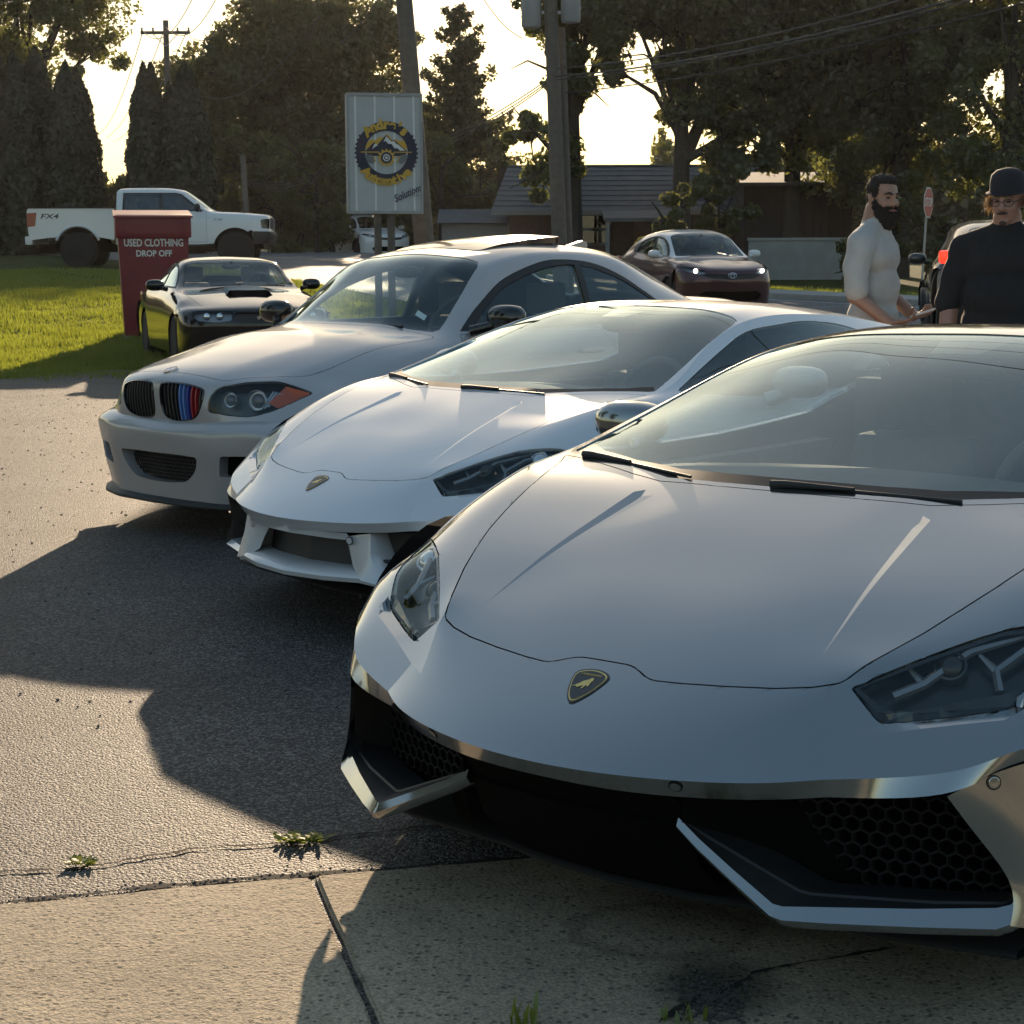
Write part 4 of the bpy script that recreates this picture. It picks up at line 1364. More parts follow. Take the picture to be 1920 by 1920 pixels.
SIDE = lambda w: ((w * .945, .83), (w, .60), (w * .985, .20))
def low_rows(w, zs, xs):
    out = []
    for z, x in zip(zs, xs):
        out.append([(x, 0, z), (x + .02, .35, z), (x + .09, w * .67, z + .004), (x + .22, w * .88, z + .008), (x + .37, w * .96, z + .012), (x + .50, w * .985, z + .016), (x + .60, w * .992, z + .02)])
    return out

def tail_rows(L, w, zs, dx):
    out = []
    for z, d in zip(zs, dx):
        x = L - d
        out.append([(x, 0, z), (x - .01, .33, z), (x - .04, w * .64, z - .003), (x - .09, w * .80, z - .006), (x - .14, w * .89, z - .012), (x - .19, w * .94, z - .03), (x - .24, w * .94, z - .05)])
    return out

MUS = low_rows(.912, (.20, .38, .54), (.06, .02, .0)) + [
 [(.060,0,.715),(.080,.35,.715),(.160,.60,.722),(.320,.78,.718),(.440,.865,.702),(.540,.893,.690),(.620,.905,.680)],
 [(.220,0,.780),(.240,.35,.776),(.350,.62,.770),(.500,.775,.762),(.580,.855,.738),(.640,.893,.700),(.680,.908,.600)],
 rowx(.88, .905, c2=(.66, .872), c3=(.80, .842), c4=(.87, .78), c5=(.912, .60), c6=(.90, .22)),
 rowx(1.40, .988, c2=(.70, .955), c3=(.80, .915), c4=(.872, .82), c5=(.914, .60), c6=(.90, .20), sweep=(0, .02, .07, .03, .03, .03, .03)),
 rowx(1.78, 1.170, c2=(.65, 1.115), c3=(.80, .940), c4=(.876, .83), c5=(.915, .60), c6=(.90, .20), sweep=(0, .02, .07, .04, .04, .04, .04)),
 rowx(2.12, 1.315, c2=(.585, 1.265), c3=(.80, .950), c4=(.878, .83), c5=(.915, .60), c6=(.90, .20)),
 rowx(2.55, 1.352, c2=(.575, 1.300), c3=(.80, .962), c4=(.88, .83), c5=(.915, .60), c6=(.90, .20)),
 rowx(3.00, 1.320, c2=(.565, 1.260), c3=(.80, .980), c4=(.88, .84), c5=(.918, .60), c6=(.90, .20)),
 rowx(3.45, 1.190, c2=(.560, 1.130), c3=(.79, 1.00), c4=(.88, .86), c5=(.92, .60), c6=(.90, .20)),
 rowx(3.85, 1.065, c2=(.600, 1.035), c3=(.77, .995), c4=(.868, .86), c5=(.915, .60), c6=(.89, .22)),
 rowx(4.45, 1.045, c2=(.600, 1.020), c3=(.74, .980), c4=(.82, .82), c5=(.87, .60), c6=(.86, .25)),
] + tail_rows(4.65, .90, (.76, .45), (.03, .0))

CHR = low_rows(.895, (.20, .40, .58), (.07, .02, .0)) + [
 [(.030,0,.770),(.050,.35,.770),(.120,.58,.785),(.270,.75,.805),(.400,.845,.800),(.500,.885,.780),(.600,.895,.740)],
 [(.140,0,.840),(.160,.35,.845),(.240,.58,.865),(.380,.75,.870),(.490,.845,.840),(.580,.885,.795),(.640,.898,.700)],
 rowx(.60, .965, c2=(.60, .965), c3=(.78, .935), c4=(.87, .86), c5=(.898, .66), c6=(.885, .24)),
 rowx(1.02, 1.06, c2=(.69, 1.04), c3=(.80, .99), c4=(.872, .89), c5=(.892, .66), c6=(.88, .22), sweep=(0, .02, .10, .05, .03, .03, .03)),
 rowx(1.42, 1.310, c2=(.65, 1.235), c3=(.80, 1.020), c4=(.868, .90), c5=(.888, .66), c6=(.88, .22), sweep=(0, .02, .06, .03, .03, .03, .03)),
 rowx(1.82, 1.490, c2=(.590, 1.425), c3=(.80, 1.040), c4=(.865, .90), c5=(.885, .66), c6=(.875, .22)),
 rowx(2.40, 1.560, c2=(.585, 1.490), c3=(.80, 1.070), c4=(.868, .92), c5=(.885, .66), c6=(.875, .22)),
 rowx(3.10, 1.525, c2=(.575, 1.455), c3=(.80, 1.130), c4=(.88, .96), c5=(.897, .68), c6=(.88, .24)),
 rowx(3.65, 1.410, c2=(.560, 1.350), c3=(.77, 1.150), c4=(.875, .98), c5=(.90, .70), c6=(.88, .26)),
 rowx(4.05, 1.230, c2=(.560, 1.190), c3=(.74, 1.100), c4=(.845, .96), c5=(.885, .72), c6=(.86, .30)),
] + tail_rows(4.36, .87, (1.02, .66, .36), (.10, .0, .04))

def simple_car(name, T, paintm, pose, spec, roofm=None, step=.04):
    root = car_root(name, *pose[:3], pose[3])
    B = Body(loft(T, step, crease_r=spec.get('crease', ()), soft=True))
    if 'hood' in spec: B.region('hood', spec['hood'], 'z', lim=(.6, 1.3))
    B.region('windscreen', spec['ws'], 'z', lim=(.8, 1.7), nmin=.08)
    B.region('rear_window', spec['rw'], 'z', lim=(.9, 1.7), nmin=.08)
    B.region('window_trim', spec['wt'], 'y', lim=(.4, 1.1), nmin=.08)
    for k, w in enumerate(spec['win']): B.region('side_window_%d' % k, w, 'y', within=('window_trim',), lim=(.4, 1.1), nmin=.08)
    for (x, z, r, _, _) in spec['wheels']: B.region('x_arch', arch(x, z, r * 1.10), 'y', lim=(.5, 1.2), nmin=.05)
    for nm in ('headlamp', 'grille', 'intake'):
        for poly in spec.get(nm, []): B.region(nm, poly, 'x', lim=(-.2, .7), nmin=.05)
    if roofm is not None:
        B.region('roof', spec['roof'], 'z', within=('body',), lim=(1.0, 1.8), nmin=.1)
        B.region('roof', spec['pillar'], 'y', within=('body',), lim=(.3, 1.0), nmin=.05)
    B.part('body', paintm, 'body', root, gap=.002)
    if roofm is not None: B.part('roof', roofm, 'roof', root, gap=0, flange=0)
    if 'hood' in spec: B.part('hood', paintm, 'bonnet', root, gap=.003)
    B.liner(root, ('windscreen', 'rear_window', 'x_arch', 'headlamp') + tuple('side_window_%d' % k for k in range(4)), .04)
    B.part('windscreen', M['clear_glass'], 'windscreen', root, flange=.004, offset=-.004)
    B.part('rear_window', M['clear_glass'], 'rear_window', root, flange=.004, offset=-.004)
    for s in (1, -1):
        B.part('window_trim', M['trim'], 'window_trim', root, side=s, offset=-.002)
        for k in range(len(spec['win'])): B.part('side_window_%d' % k, spec.get('sideglass', M['glass']), 'side_window', root, side=s, offset=-.008)
        if 'headlamp' in spec:
            l = B.part('headlamp', M['lens'], 'headlamp', root, side=s, offset=-.003, flange=.006)
            B.part('headlamp', spec.get('lampm', M['lamp_grey']), 'lamp_housing', l, side=s, gap=-.003, flange=0, offset=-.05)
            for (yy, zz, r, em) in spec.get('bulbs', []):
                bm = bmesh.new(); blob(bm, (skin_x(B, yy, zz) + .035, yy * s, zz), r * .5, r, r, 12, 8, 2)
                bmobj('bulb', bm, M['lit_lamp'] if em else M['chrome'], l, 60)
    if 'grille' in spec: B.part('grille', M['trim'], 'grille', root, gap=0, flange=0, offset=-.03)
    if 'intake' in spec: B.part('intake', M['liner'], 'intake', root, gap=0, flange=0, offset=-.04)
    for (x, z, r, w, y) in spec['wheels']:
        for s in (1, -1):
            wheel(root, x, s * y, r, w, 5, None, spec.get('rim', 'alloy'), z=r, twin=spec.get('twin', False))
            wheel_well(root, x, z, r * 1.09, s * (y - .01), s * (y - .32))
    bx = spec['cab']
    bm = bmesh.new(); box(bm, bx[0], bx[1], -.78, .78, .2, .32); bmobj('cabin_floor', bm, M['cabin'], root)
    y = np.linspace(-.70, .70, 7)
    d0, dz = spec['dash']
    pyobj('dashboard', [p for yy in y for p in ((d0, yy, dz - .03), (d0 + .15, yy, dz), (d0 + .38, yy, dz - .02), (d0 + .45, yy, dz - .18))], [(a * 4 + b, a * 4 + b + 1, a * 4 + b + 5, a * 4 + b + 4) for a in range(6) for b in range(3)], M['cabin'], root, 50)
    for s in (1, -1): seat(root, spec['seat'][0], s * .37, spec['seat'][1], M['cabin'], .66)
    bm = bmesh.new(); box(bm, spec['bench'], spec['bench'] + .3, -.62, .62, .4, spec['seat'][1] + .36); bevel_all(bm, .05); bmobj('rear_bench', bm, M['cabin'], root, 40)
    steering_wheel(root, d0 + .52, .37 * spec.get('wheel_side', -1), dz + .02, .45, .185)
    m = spec['rvm']
    bm = bmesh.new(); blob(bm, m, .02, .12, .034); tube(bm, [m, (m[0] - .02, 0, m[2] + .06)], .012, 6); bmobj('rear_view_mirror', bm, M['trim'], root, 60)
    mx, my, mz = spec['mirror']
    for s in (1, -1): door_mirror(root, (mx - .08, s * (my - .14), mz - .05), (mx, s * my, mz), .075, .115, .07, spec.get('mirrorm', paintm))
    bm = bmesh.new(); box(bm, .3, spec['len'] - .3, -.76, .76, .18, .24); bmobj('underbody', bm, M['liner'], root)
    bm = bmesh.new()
    for s in (1, -1):
        l = spec['len']
        bm = bmesh.new(); box(bm, l - .22, l - .06, s * .68 - .13, s * .68 + .15, spec['tl'] - .07, spec['tl'] + .07); bevel_all(bm, .03)
        bmobj('tail_lamp', bm, spec.get('tailm', M['red_lens']), root, 40)
    return root, B

M['clear_glass'] = glass('clear_window_glass', (.85, .90, .87), boost=1.2)
M['lit_lamp'] = plain('lit_lamp', (.9, .9, .85), emit=(1, .95, .82), estr=3.)
M['lit_tail'] = plain('lit_tail_lamp', (.3, .01, .01), rough=.2, emit=(1, .025, .01), estr=1.3)

def mustang():
    spec = dict(
        hood=fillet([(.10,0),(.12,.30),(.20,.56),(.34,.64),(.80,.70),(1.36,.75),(1.44,.70),(1.38,.35),(1.36,0)], [0,0,.05,.05,0,.02,.02,0,0], 3),
        ws=[(1.42,0),(1.44,.35),(1.50,.655),(1.55,.68),(1.85,.612),(2.08,.565),(2.12,.52),(2.115,.3),(2.11,0)],
        rw=[(3.12,0),(3.12,.42),(3.18,.47),(3.68,.50),(3.72,.45),(3.73,0)],
        wt=smoothline([(1.60,.962),(1.85,1.10),(2.15,1.232),(2.55,1.268),(2.95,1.220),(3.20,1.10),(3.30,1.01)], 4) + [(3.28,.985),(2.5,.972)],
        win=[smoothline([(1.70,.985),(1.88,1.085),(2.15,1.205),(2.50,1.243),(2.56,1.243)], 4) + [(2.55,.99)], [(2.62,1.24),(2.92,1.195),(3.13,1.09),(3.20,1.015),(2.60,.995)]],
        wheels=[(.95, .33, .325, .23, .90), (3.53, .33, .325, .24, .905)],
        headlamp=[fillet([(.335,.700),(.36,.715),(.60,.722),(.76,.712),(.79,.66),(.72,.605),(.50,.595),(.36,.610)], [.02,.0,0,.02,.03,.03,0,.02], 3)],
        lampm=M['lamp_grey'], bulbs=[(.48, .655, .045, False), (.62, .655, .045, False)],
        grille=[fillet([(0,.700),(.30,.700),(.325,.66),(.28,.585),(0,.575)], [0,.02,.02,.04,0], 3)],
        intake=[fillet([(0,.36),(.36,.37),(.42,.30),(.36,.26),(0,.25)], [0,.02,.03,.02,0], 3)],
        cab=(1.5, 3.4), dash=(1.46, .955), seat=(2.35, .36), bench=2.95, rvm=(2.02, 0, 1.225), mirror=(1.84, .985, 1.00), len=4.65, tl=.82, rim='alloy', mirrorm=M['black_paint'], crease=())
    root, B = simple_car('muscle_car', MUS, M['black_paint'], (-2.8891, 20.94, -.3265, .045), spec)
    tag(root, 'black muscle car with hood scoop and horse emblem, parked by the red clothing bin', 'car')
    # bonnet scoop with a dark mouth
    def sc(x, y, h): p = B_ray(B, x, abs(y)); return (x, y, p.z + h)
    V = [sc(.72, -.24, .0), sc(.72, .24, .0), sc(.86, -.23, .05), sc(.86, .23, .05), sc(1.28, -.19, .035), sc(1.28, .19, .035), sc(.80, -.29, -.005), sc(1.32, -.25, -.005), sc(.80, .29, -.005), sc(1.32, .25, -.005), sc(1.34, -.2, -.005), sc(1.34, .2, -.005)]
    F = [(2, 3, 5, 4), (2, 4, 7, 6), (3, 8, 9, 5), (4, 5, 11, 10), (4, 10, 7), (5, 9, 11)]
    s = pyobj('hood_scoop', V, F, M['black_paint'], root, 30)
    pyobj('scoop_mouth', [sc(.80, -.22, .004), sc(.80, .22, .004), sc(.865, .22, .047), sc(.865, -.22, .047)], [(0, 1, 2, 3)], M['liner'], s)
    # running horse emblem in the grille
    hs = [(-.075,-.01),(-.05,.01),(-.02,.012),(.015,.016),(.03,.03),(.05,.034),(.062,.022),(.05,.018),(.04,.008),(.062,.0),(.078,-.014),(.05,-.012),(.03,-.008),(.02,-.03),(.005,-.012),(-.02,-.008),(-.035,-.028),(-.06,-.024),(-.045,-.012),(-.055,-.004)]
    tr = tessellate_polygon([[Vector((a, b, 0)) for a, b in hs]])
    x = skin_x(B, .05, .65) - .004
    pyobj('horse_emblem', [(x, -a, .645 + b) for a, b in hs] , [list(t) for t in tr], M['chrome'], root)
    for s_ in (1, -1):
        bm = bmesh.new(); blob(bm, (skin_x(B, .45, .32) + .01, .45 * s_, .32), .03, .055, .04, 12, 8, 2); bmobj('fog_lamp', bm, M['lens'], root, 60)
    wiper(root, (1.40, -.55, .985), (1.40, .0, 1.0), lift=.004); wiper(root, (1.39, .0, 1.0), (1.42, .5, .985), lift=.004)
    return root

def crossover(name, paintm, roofm, pose, label, lit=False, tail=None, scale=1., dark=False, tl=1.0):
    spec = dict(
        hood=fillet([(.10,0),(.12,.35),(.20,.55),(.34,.66),(.70,.72),(1.00,.76),(1.09,.72),(1.02,.35),(1.0,0)], [0,0,.05,.05,0,.02,.02,0,0], 3),
        ws=[(1.05,0),(1.07,.35),(1.14,.64),(1.18,.665),(1.50,.615),(1.74,.57),(1.79,.52),(1.80,.3),(1.80,0)],
        rw=[(3.45,0),(3.45,.42),(3.50,.46),(3.98,.48),(4.02,.42),(4.03,0)],
        wt=smoothline([(1.24,1.045),(1.45,1.20),(1.80,1.375),(2.30,1.432),(2.80,1.40),(3.20,1.315),(3.42,1.25)], 4) + [(3.30,1.16),(2.6,1.095),(1.8,1.06)],
        win=[smoothline([(1.36,1.07),(1.52,1.19),(1.84,1.345),(2.20,1.403)], 4) + [(2.22,1.085)], [(2.28,1.405),(2.75,1.375),(3.05,1.305),(3.10,1.15),(2.28,1.09)]],
        wheels=[(.92, .335, .335, .22, .888), (3.56, .335, .335, .22, .890)],
        headlamp=[fillet([(.46,.745),(.50,.80),(.66,.855),(.80,.875),(.86,.84),(.72,.76),(.56,.725)], [.01,0,0,.02,.01,0,0], 3)],
        lampm=M['lamp_grey'], bulbs=[(.635, .79, .042, lit)],
        grille=[fillet([(0,.72),(.18,.725),(.46,.742),(.54,.715),(.40,.66),(0,.635)], [0,0,.01,.01,.03,0], 3)],
        intake=[fillet([(0,.42),(.50,.43),(.60,.36),(.52,.26),(0,.25)], [0,.02,.03,.03,0], 3)],
        cab=(1.1, 3.5), dash=(1.16, 1.03), seat=(2.0, .52), bench=2.75, rvm=(1.66, 0, 1.40), mirror=(1.45, .985, 1.10), len=4.36, tl=tl, rim='dark_alloy',
        mirrorm=roofm or paintm, tailm=tail or M['red_lens'], sideglass=M['dark_glass'] if dark else M['glass'],
        roof=[(1.70,0),(1.80,.60),(1.80,.75),(3.4,.75),(3.4,0)], pillar=[(1.08,1.03),(1.8,1.075),(2.6,1.11),(3.3,1.175),(3.5,1.30),(3.5,1.8),(1.0,1.8)])
    root, B = simple_car(name, CHR, paintm, pose, spec, roofm)
    root.scale = (scale,) * 3
    tag(root, label, 'car')
    # oval maker's emblem: crossed rings
    x = skin_x(B, .02, .72) - .01
    def ell(ry, rz, cz, nm):
        bm = bmesh.new(); n = 20
        pts = [(x + .004 * math.cos(a), ry * math.cos(a), cz + rz * math.sin(a)) for a in np.linspace(0, 2 * math.pi, n + 1)]
        tube(bm, pts, .008, 6, caps=False); return bmobj(nm, bm, M['chrome'], root, 60)
    if lit:
        ell(.075, .05, .705, 'emblem_ring'); ell(.030, .048, .705, 'emblem_ring'); ell(.055, .018, .735, 'emblem_ring')
    # dark wheel arch mouldings
    for (xx, zz, r, _, yy) in spec['wheels']:
        for s in (1, -1):
            bm = bmesh.new()
            tube(bm, [(xx + r * 1.12 * math.cos(a), s * (yy + .008), zz + r * 1.12 * math.sin(a)) for a in np.linspace(math.pi * 1.02, -.02 * math.pi, 16)], .026, 6)
            bmobj('arch_moulding', bm, M['trim'], root, 60)
    return root

# ------------------------------------------------------------------ white pickup
PICK = [
 [(.10,0,.50),(.11,.40,.50),(.15,.70,.50),(.22,.86,.50),(.32,.95,.50),(.42,.985,.50),(.50,.99,.50)],
 [(.02,0,.58),(.03,.40,.58),(.07,.70,.58),(.15,.87,.585),(.28,.955,.59),(.40,.99,.595),(.50,.995,.60)],
 [(.00,0,.78),(.01,.40,.78),(.05,.70,.78),(.13,.87,.785),(.26,.955,.79),(.40,.99,.795),(.50,.995,.80)],
 [(.05,0,.86),(.06,.40,.86),(.09,.70,.86),(.17,.86,.865),(.30,.95,.87),(.42,.985,.875),(.50,.995,.81)],
 [(.06,0,1.18),(.07,.40,1.18),(.11,.70,1.185),(.20,.86,1.18),(.34,.945,1.16),(.46,.98,1.12),(.52,.995,.86)],
 [(.14,0,1.25),(.15,.40,1.25),(.20,.70,1.245),(.30,.85,1.235),(.44,.935,1.21),(.54,.975,1.15),(.58,.995,.84)],
 [(.80,0,1.315),(.80,.40,1.315),(.82,.70,1.30),(.84,.86,1.275),(.86,.945,1.22),(.88,.985,1.05),(.90,.985,.58)],
 [(1.46,0,1.36),(1.47,.40,1.355),(1.55,.76,1.335),(1.50,.88,1.295),(1.50,.95,1.22),(1.50,.985,1.0),(1.50,.985,.52)],
 [(1.90,0,1.66),(1.92,.38,1.65),(1.98,.735,1.60),(1.94,.885,1.30),(1.94,.952,1.22),(1.94,.985,1.0),(1.94,.985,.50)],
 [(2.28,0,1.89),(2.29,.38,1.88),(2.32,.675,1.835),(2.30,.885,1.30),(2.30,.952,1.22),(2.30,.985,1.0),(2.30,.985,.50)],
 [(2.80,0,1.95),(2.80,.38,1.94),(2.80,.665,1.895),(2.80,.885,1.30),(2.80,.952,1.22),(2.80,.985,1.0),(2.80,.985,.50)],
 [(3.60,0,1.95),(3.60,.38,1.94),(3.60,.665,1.895),(3.60,.885,1.30),(3.60,.952,1.22),(3.60,.985,1.0),(3.60,.985,.50)],
 [(3.88,0,1.93),(3.88,.38,1.92),(3.88,.665,1.875),(3.88,.885,1.30),(3.88,.952,1.22),(3.88,.985,1.0),(3.88,.985,.50)],
 [(3.95,0,1.88),(3.95,.38,1.87),(3.95,.650,1.83),(3.95,.875,1.30),(3.95,.945,1.22),(3.95,.98,1.0),(3.95,.98,.50)],
]
def pickup(pose):
    P = M['white_paint']
    root = car_root('pickup_truck', *pose[:3], pose[3])
    tag(root, 'white lifted pickup truck with dark wheels standing on the lawn', 'truck')
    lift = .10
    T = [[(x, y, z + lift) for x, y, z in r] for r in PICK]
    B = Body(loft(T, .05, crease_r=(13,), soft=True))
    B.region('windscreen', [(1.54,0),(1.58,.50),(1.63,.715),(1.68,.72),(2.0,.68),(2.22,.635),(2.27,.58),(2.26,0)], 'z', lim=(1.2, 2.1), nmin=.05)
    B.region('window_trim', [(1.74,1.44),(1.98,1.62),(2.30,1.875),(2.45,1.905),(3.78,1.905),(3.80,1.44)], 'y', lim=(.4, 1.1), nmin=.05)
    B.region('door_window', [(1.84,1.465),(2.02,1.60),(2.33,1.845),(2.47,1.870),(2.78,1.870),(2.78,1.465)], 'y', within=('window_trim',), lim=(.4, 1.1), nmin=.05)
    B.region('rear_door_window', [(2.86,1.465),(2.86,1.870),(3.72,1.868),(3.74,1.465)], 'y', within=('window_trim',), lim=(.4, 1.1), nmin=.05)
    B.region('x_arch', arch(.95, .46, .56), 'y', lim=(.5, 1.2), nmin=.15)
    B.region('headlamp', fillet([(.62,1.235),(.84,1.24),(.935,1.22),(.93,1.00),(.66,.99)], .03, 3), 'x', lim=(-.2, .6), nmin=.02)
    B.region('grille', fillet([(0,1.27),(.58,1.27),(.60,1.0),(0,.97)], [0,.03,.03,0], 3), 'x', lim=(-.2, .6), nmin=.05)
    B.region('front_bumper', [(0,.925),(1.0,.925),(1.0,.55),(0,.55)], 'x', lim=(-.2, .6), nmin=-.2)
    B.region('door', [(1.66,.66),(1.66,1.43),(2.80,1.43),(2.80,.66)], 'y', within=('body',), lim=(.4, 1.1), nmin=.05)
    B.region('rear_door', [(2.83,.66),(2.83,1.43),(3.74,1.43),(3.74,1.0),(3.70,.66)], 'y', within=('body',), lim=(.4, 1.1), nmin=.05)
    B.part('body', P, 'cab', root)
    B.part('front_bumper', M['trim'], 'front_bumper', root)
    B.part('grille', M['trim'], 'grille', root, offset=-.02, flange=0)
    B.liner(root, ('windscreen', 'door_window', 'rear_door_window', 'x_arch', 'headlamp'), .05)
    B.part('windscreen', M['glass'], 'windscreen', root)
    for s in (1, -1):
        for nm in ('door', 'rear_door'):
            d = B.part(nm, P, nm, root, side=s, gap=.004)
            xx = 2.68 if nm == 'door' else 3.60
            bm = bmesh.new(); blob(bm, (xx, s * .992, 1.26), .11, .02, .022); bmobj('door_handle', bm, P, d, 60)
        B.part('window_trim', M['trim'], 'window_trim', root, side=s)
        B.part('door_window', M['dark_glass'], 'side_window', root, side=s, offset=-.008)
        B.part('rear_door_window', M['dark_glass'], 'side_window', root, side=s, offset=-.008)
        l = B.part('headlamp', M['lens'], 'headlamp', root, side=s, offset=-.003)
        B.part('headlamp', M['lamp_dark'], 'lamp_housing', l, side=s, offset=-.05, flange=0)
        door_mirror(root, (1.80, s * .93, 1.44), (1.86, s * 1.12, 1.52), .07, .10, .11, M['trim'])
    pyobj('cab_back', [(3.96, y, z) for y, z in ((-.97,.6),(.97,.6),(.97,1.1),(.95,1.32),(.875,1.40),(.65,1.93),(.38,1.965),(-.38,1.965),(-.65,1.93),(-.875,1.40),(-.95,1.32),(-.97,1.1))], [tuple(range(12))], P, root)
    pyobj('back_window', [(3.965, y, z) for y, z in ((-.66,1.46),(.66,1.46),(.56,1.84),(-.56,1.84))], [(0, 1, 2, 3)], M['dark_glass'], root)
    # load bed: two sides with wheel arch, tailgate, floor, bumper
    zt, zb = 1.45 + lift * .6, .62 + lift
    side = [(4.00, zb), (4.00, zt), (6.14, zt), (6.18, zt - .06), (6.16, zb + .22), (6.12, zb)]
    ar = [(4.92 + .56 * math.cos(a), .50 + .56 * math.sin(a)) for a in np.linspace(.18 * math.pi, .82 * math.pi, 18)]
    ar = [p for p in ar if p[1] > zb]
    poly = side + ar
    for s in (1, -1):
        bm = bmesh.new()
        f = prism(bm, poly, 'Y', s * .86, s * .985)
        bmesh.ops.triangulate(bm, faces=[q for q in bm.faces if len(q.verts) > 4])
        bmobj('bed_side', bm, P, root)
        bm = bmesh.new()
        tube(bm, [(4.92 + .575 * math.cos(a), s * .985, .50 + .575 * math.sin(a)) for a in np.linspace(.12 * math.pi, .88 * math.pi, 18)], .035, 6); bmobj('arch_lip', bm, P, root, 60)
        bm = bmesh.new(); box(bm, 4.0, 6.16, s * .93 - .07, s * .93 + .07, zt, zt + .03); bmobj('bed_rail', bm, M['trim'], root)
        bm = bmesh.new(); prism(bm, fillet([(5.93, zt - .10), (6.185, zt - .12), (6.175, zt - .46), (5.98, zt - .44)], .03, 3), 'Y', s * .84, s * .993)
        bmesh.ops.triangulate(bm, faces=[q for q in bm.faces if len(q.verts) > 4]); bmobj('tail_lamp', bm, M['red_lens'], root)
        text('FX4', .17, M['decal_grey'], root, Matrix.Translation((5.62, s * .9875, zt - .20)) @ Matrix.Rotation(math.pi / 2, 4, 'X') @ Matrix.Rotation(math.pi if s > 0 else 0, 4, 'Y'), 'decal_lettering', .46, bold=.004, shear=.2)
        text('F150', .07, M['decal_grey'], root, Matrix.Translation((1.36, s * .993, 1.22)) @ Matrix.Rotation(math.pi / 2, 4, 'X') @ Matrix.Rotation(math.pi if s > 0 else 0, 4, 'Y'), 'model_lettering', .20)
    bm = bmesh.new(); box(bm, 6.12, 6.18, -.86, .86, zb + .05, zt); bevel_all(bm, .015); bmobj('tailgate', bm, P, root, 40)
    bm = bmesh.new(); box(bm, 4.0, 6.13, -.86, .86, zb + .1, zb + .16); bmobj('bed_floor', bm, M['trim'], root)
    bm = bmesh.new(); box(bm, 6.06, 6.26, -.95, .97, .60, .82); bevel_all(bm, .04); bmobj('rear_bumper', bm, P, root, 40)
    bm = bmesh.new(); box(bm, .5, 6.0, -.55, .55, .42, .62); bmobj('chassis', bm, M['liner'], root)
    for x in (.95, 4.92):
        for s in (1, -1):
            wheel(root, x, s * 1.0, .46, .32, 6, .27, 'dark_alloy', twin=False)
            wheel_well(root, x, .50, .55, s * .95, s * .60)
    bm = bmesh.new(); box(bm, 1.5, 3.9, -.85, .85, .55, .68); bmobj('cabin_floor', bm, M['cabin'], root)
    for x in (2.45, 3.35):
        for s in (1, -1): seat(root, x, s * .42, .75, M['cabin'], .66)
    return root
M['decal_grey'] = plain('decal_grey', (.05, .05, .055), rough=.5)
# ------------------------------------------------------------------ terrain
def sstep(t):
    t = np.clip(t, 0, 1)
    return t * t * (3 - 2 * t)

def ground_z(X, Y):
    """lot is level; the lawn and the road rise away from it, more on the left"""
    X, Y = np.asarray(X, float), np.asarray(Y, float)
    L = np.interp(Y, [-1e3, 20, 28, 36, 43, 60, 100, 400], [0, 0, .22, .72, 1.12, 1.55, 2.0, 3.0])
    R = np.interp(Y, [-1e3, 22, 32, 45, 60, 100, 400], [0, 0, .32, .50, .85, 1.3, 2.2])
    w = sstep((4 - X) / 9.0)
    return L * w + R * (1 - w)

def sheet(name, poly, lift, mat, step=1.5, kind='structure', parent=None):
    """polygon laid on the terrain, cut into a grid so that it follows it"""
    bm = bmesh.new()
    vs = [bm.verts.new((x, y, 0)) for x, y in poly]
    bm.faces.new(vs)
    xs = [p[0] for p in poly]; ys = [p[1] for p in poly]
    for ax, lo, hi in ((0, min(xs), max(xs)), (1, min(ys), max(ys))):
        c = lo + step
        while c < hi:
            no = (1, 0, 0) if ax == 0 else (0, 1, 0); co = (c, 0, 0) if ax == 0 else (0, c, 0)
            bmesh.ops.bisect_plane(bm, geom=bm.verts[:] + bm.edges[:] + bm.faces[:], plane_co=co, plane_no=no)
            c += step * (1 if ax == 0 else 1)
    for v in bm.verts: v.co.z = float(ground_z(v.co.x, v.co.y)) + lift
    bmesh.ops.recalc_face_normals(bm, faces=bm.faces[:])
    if sum(f.normal.z for f in bm.faces) < 0: bmesh.ops.reverse_faces(bm, faces=bm.faces[:])
    o = bmobj(name, bm, mat, parent, 60)
    if kind and parent is None: o["kind"] = kind
    return o

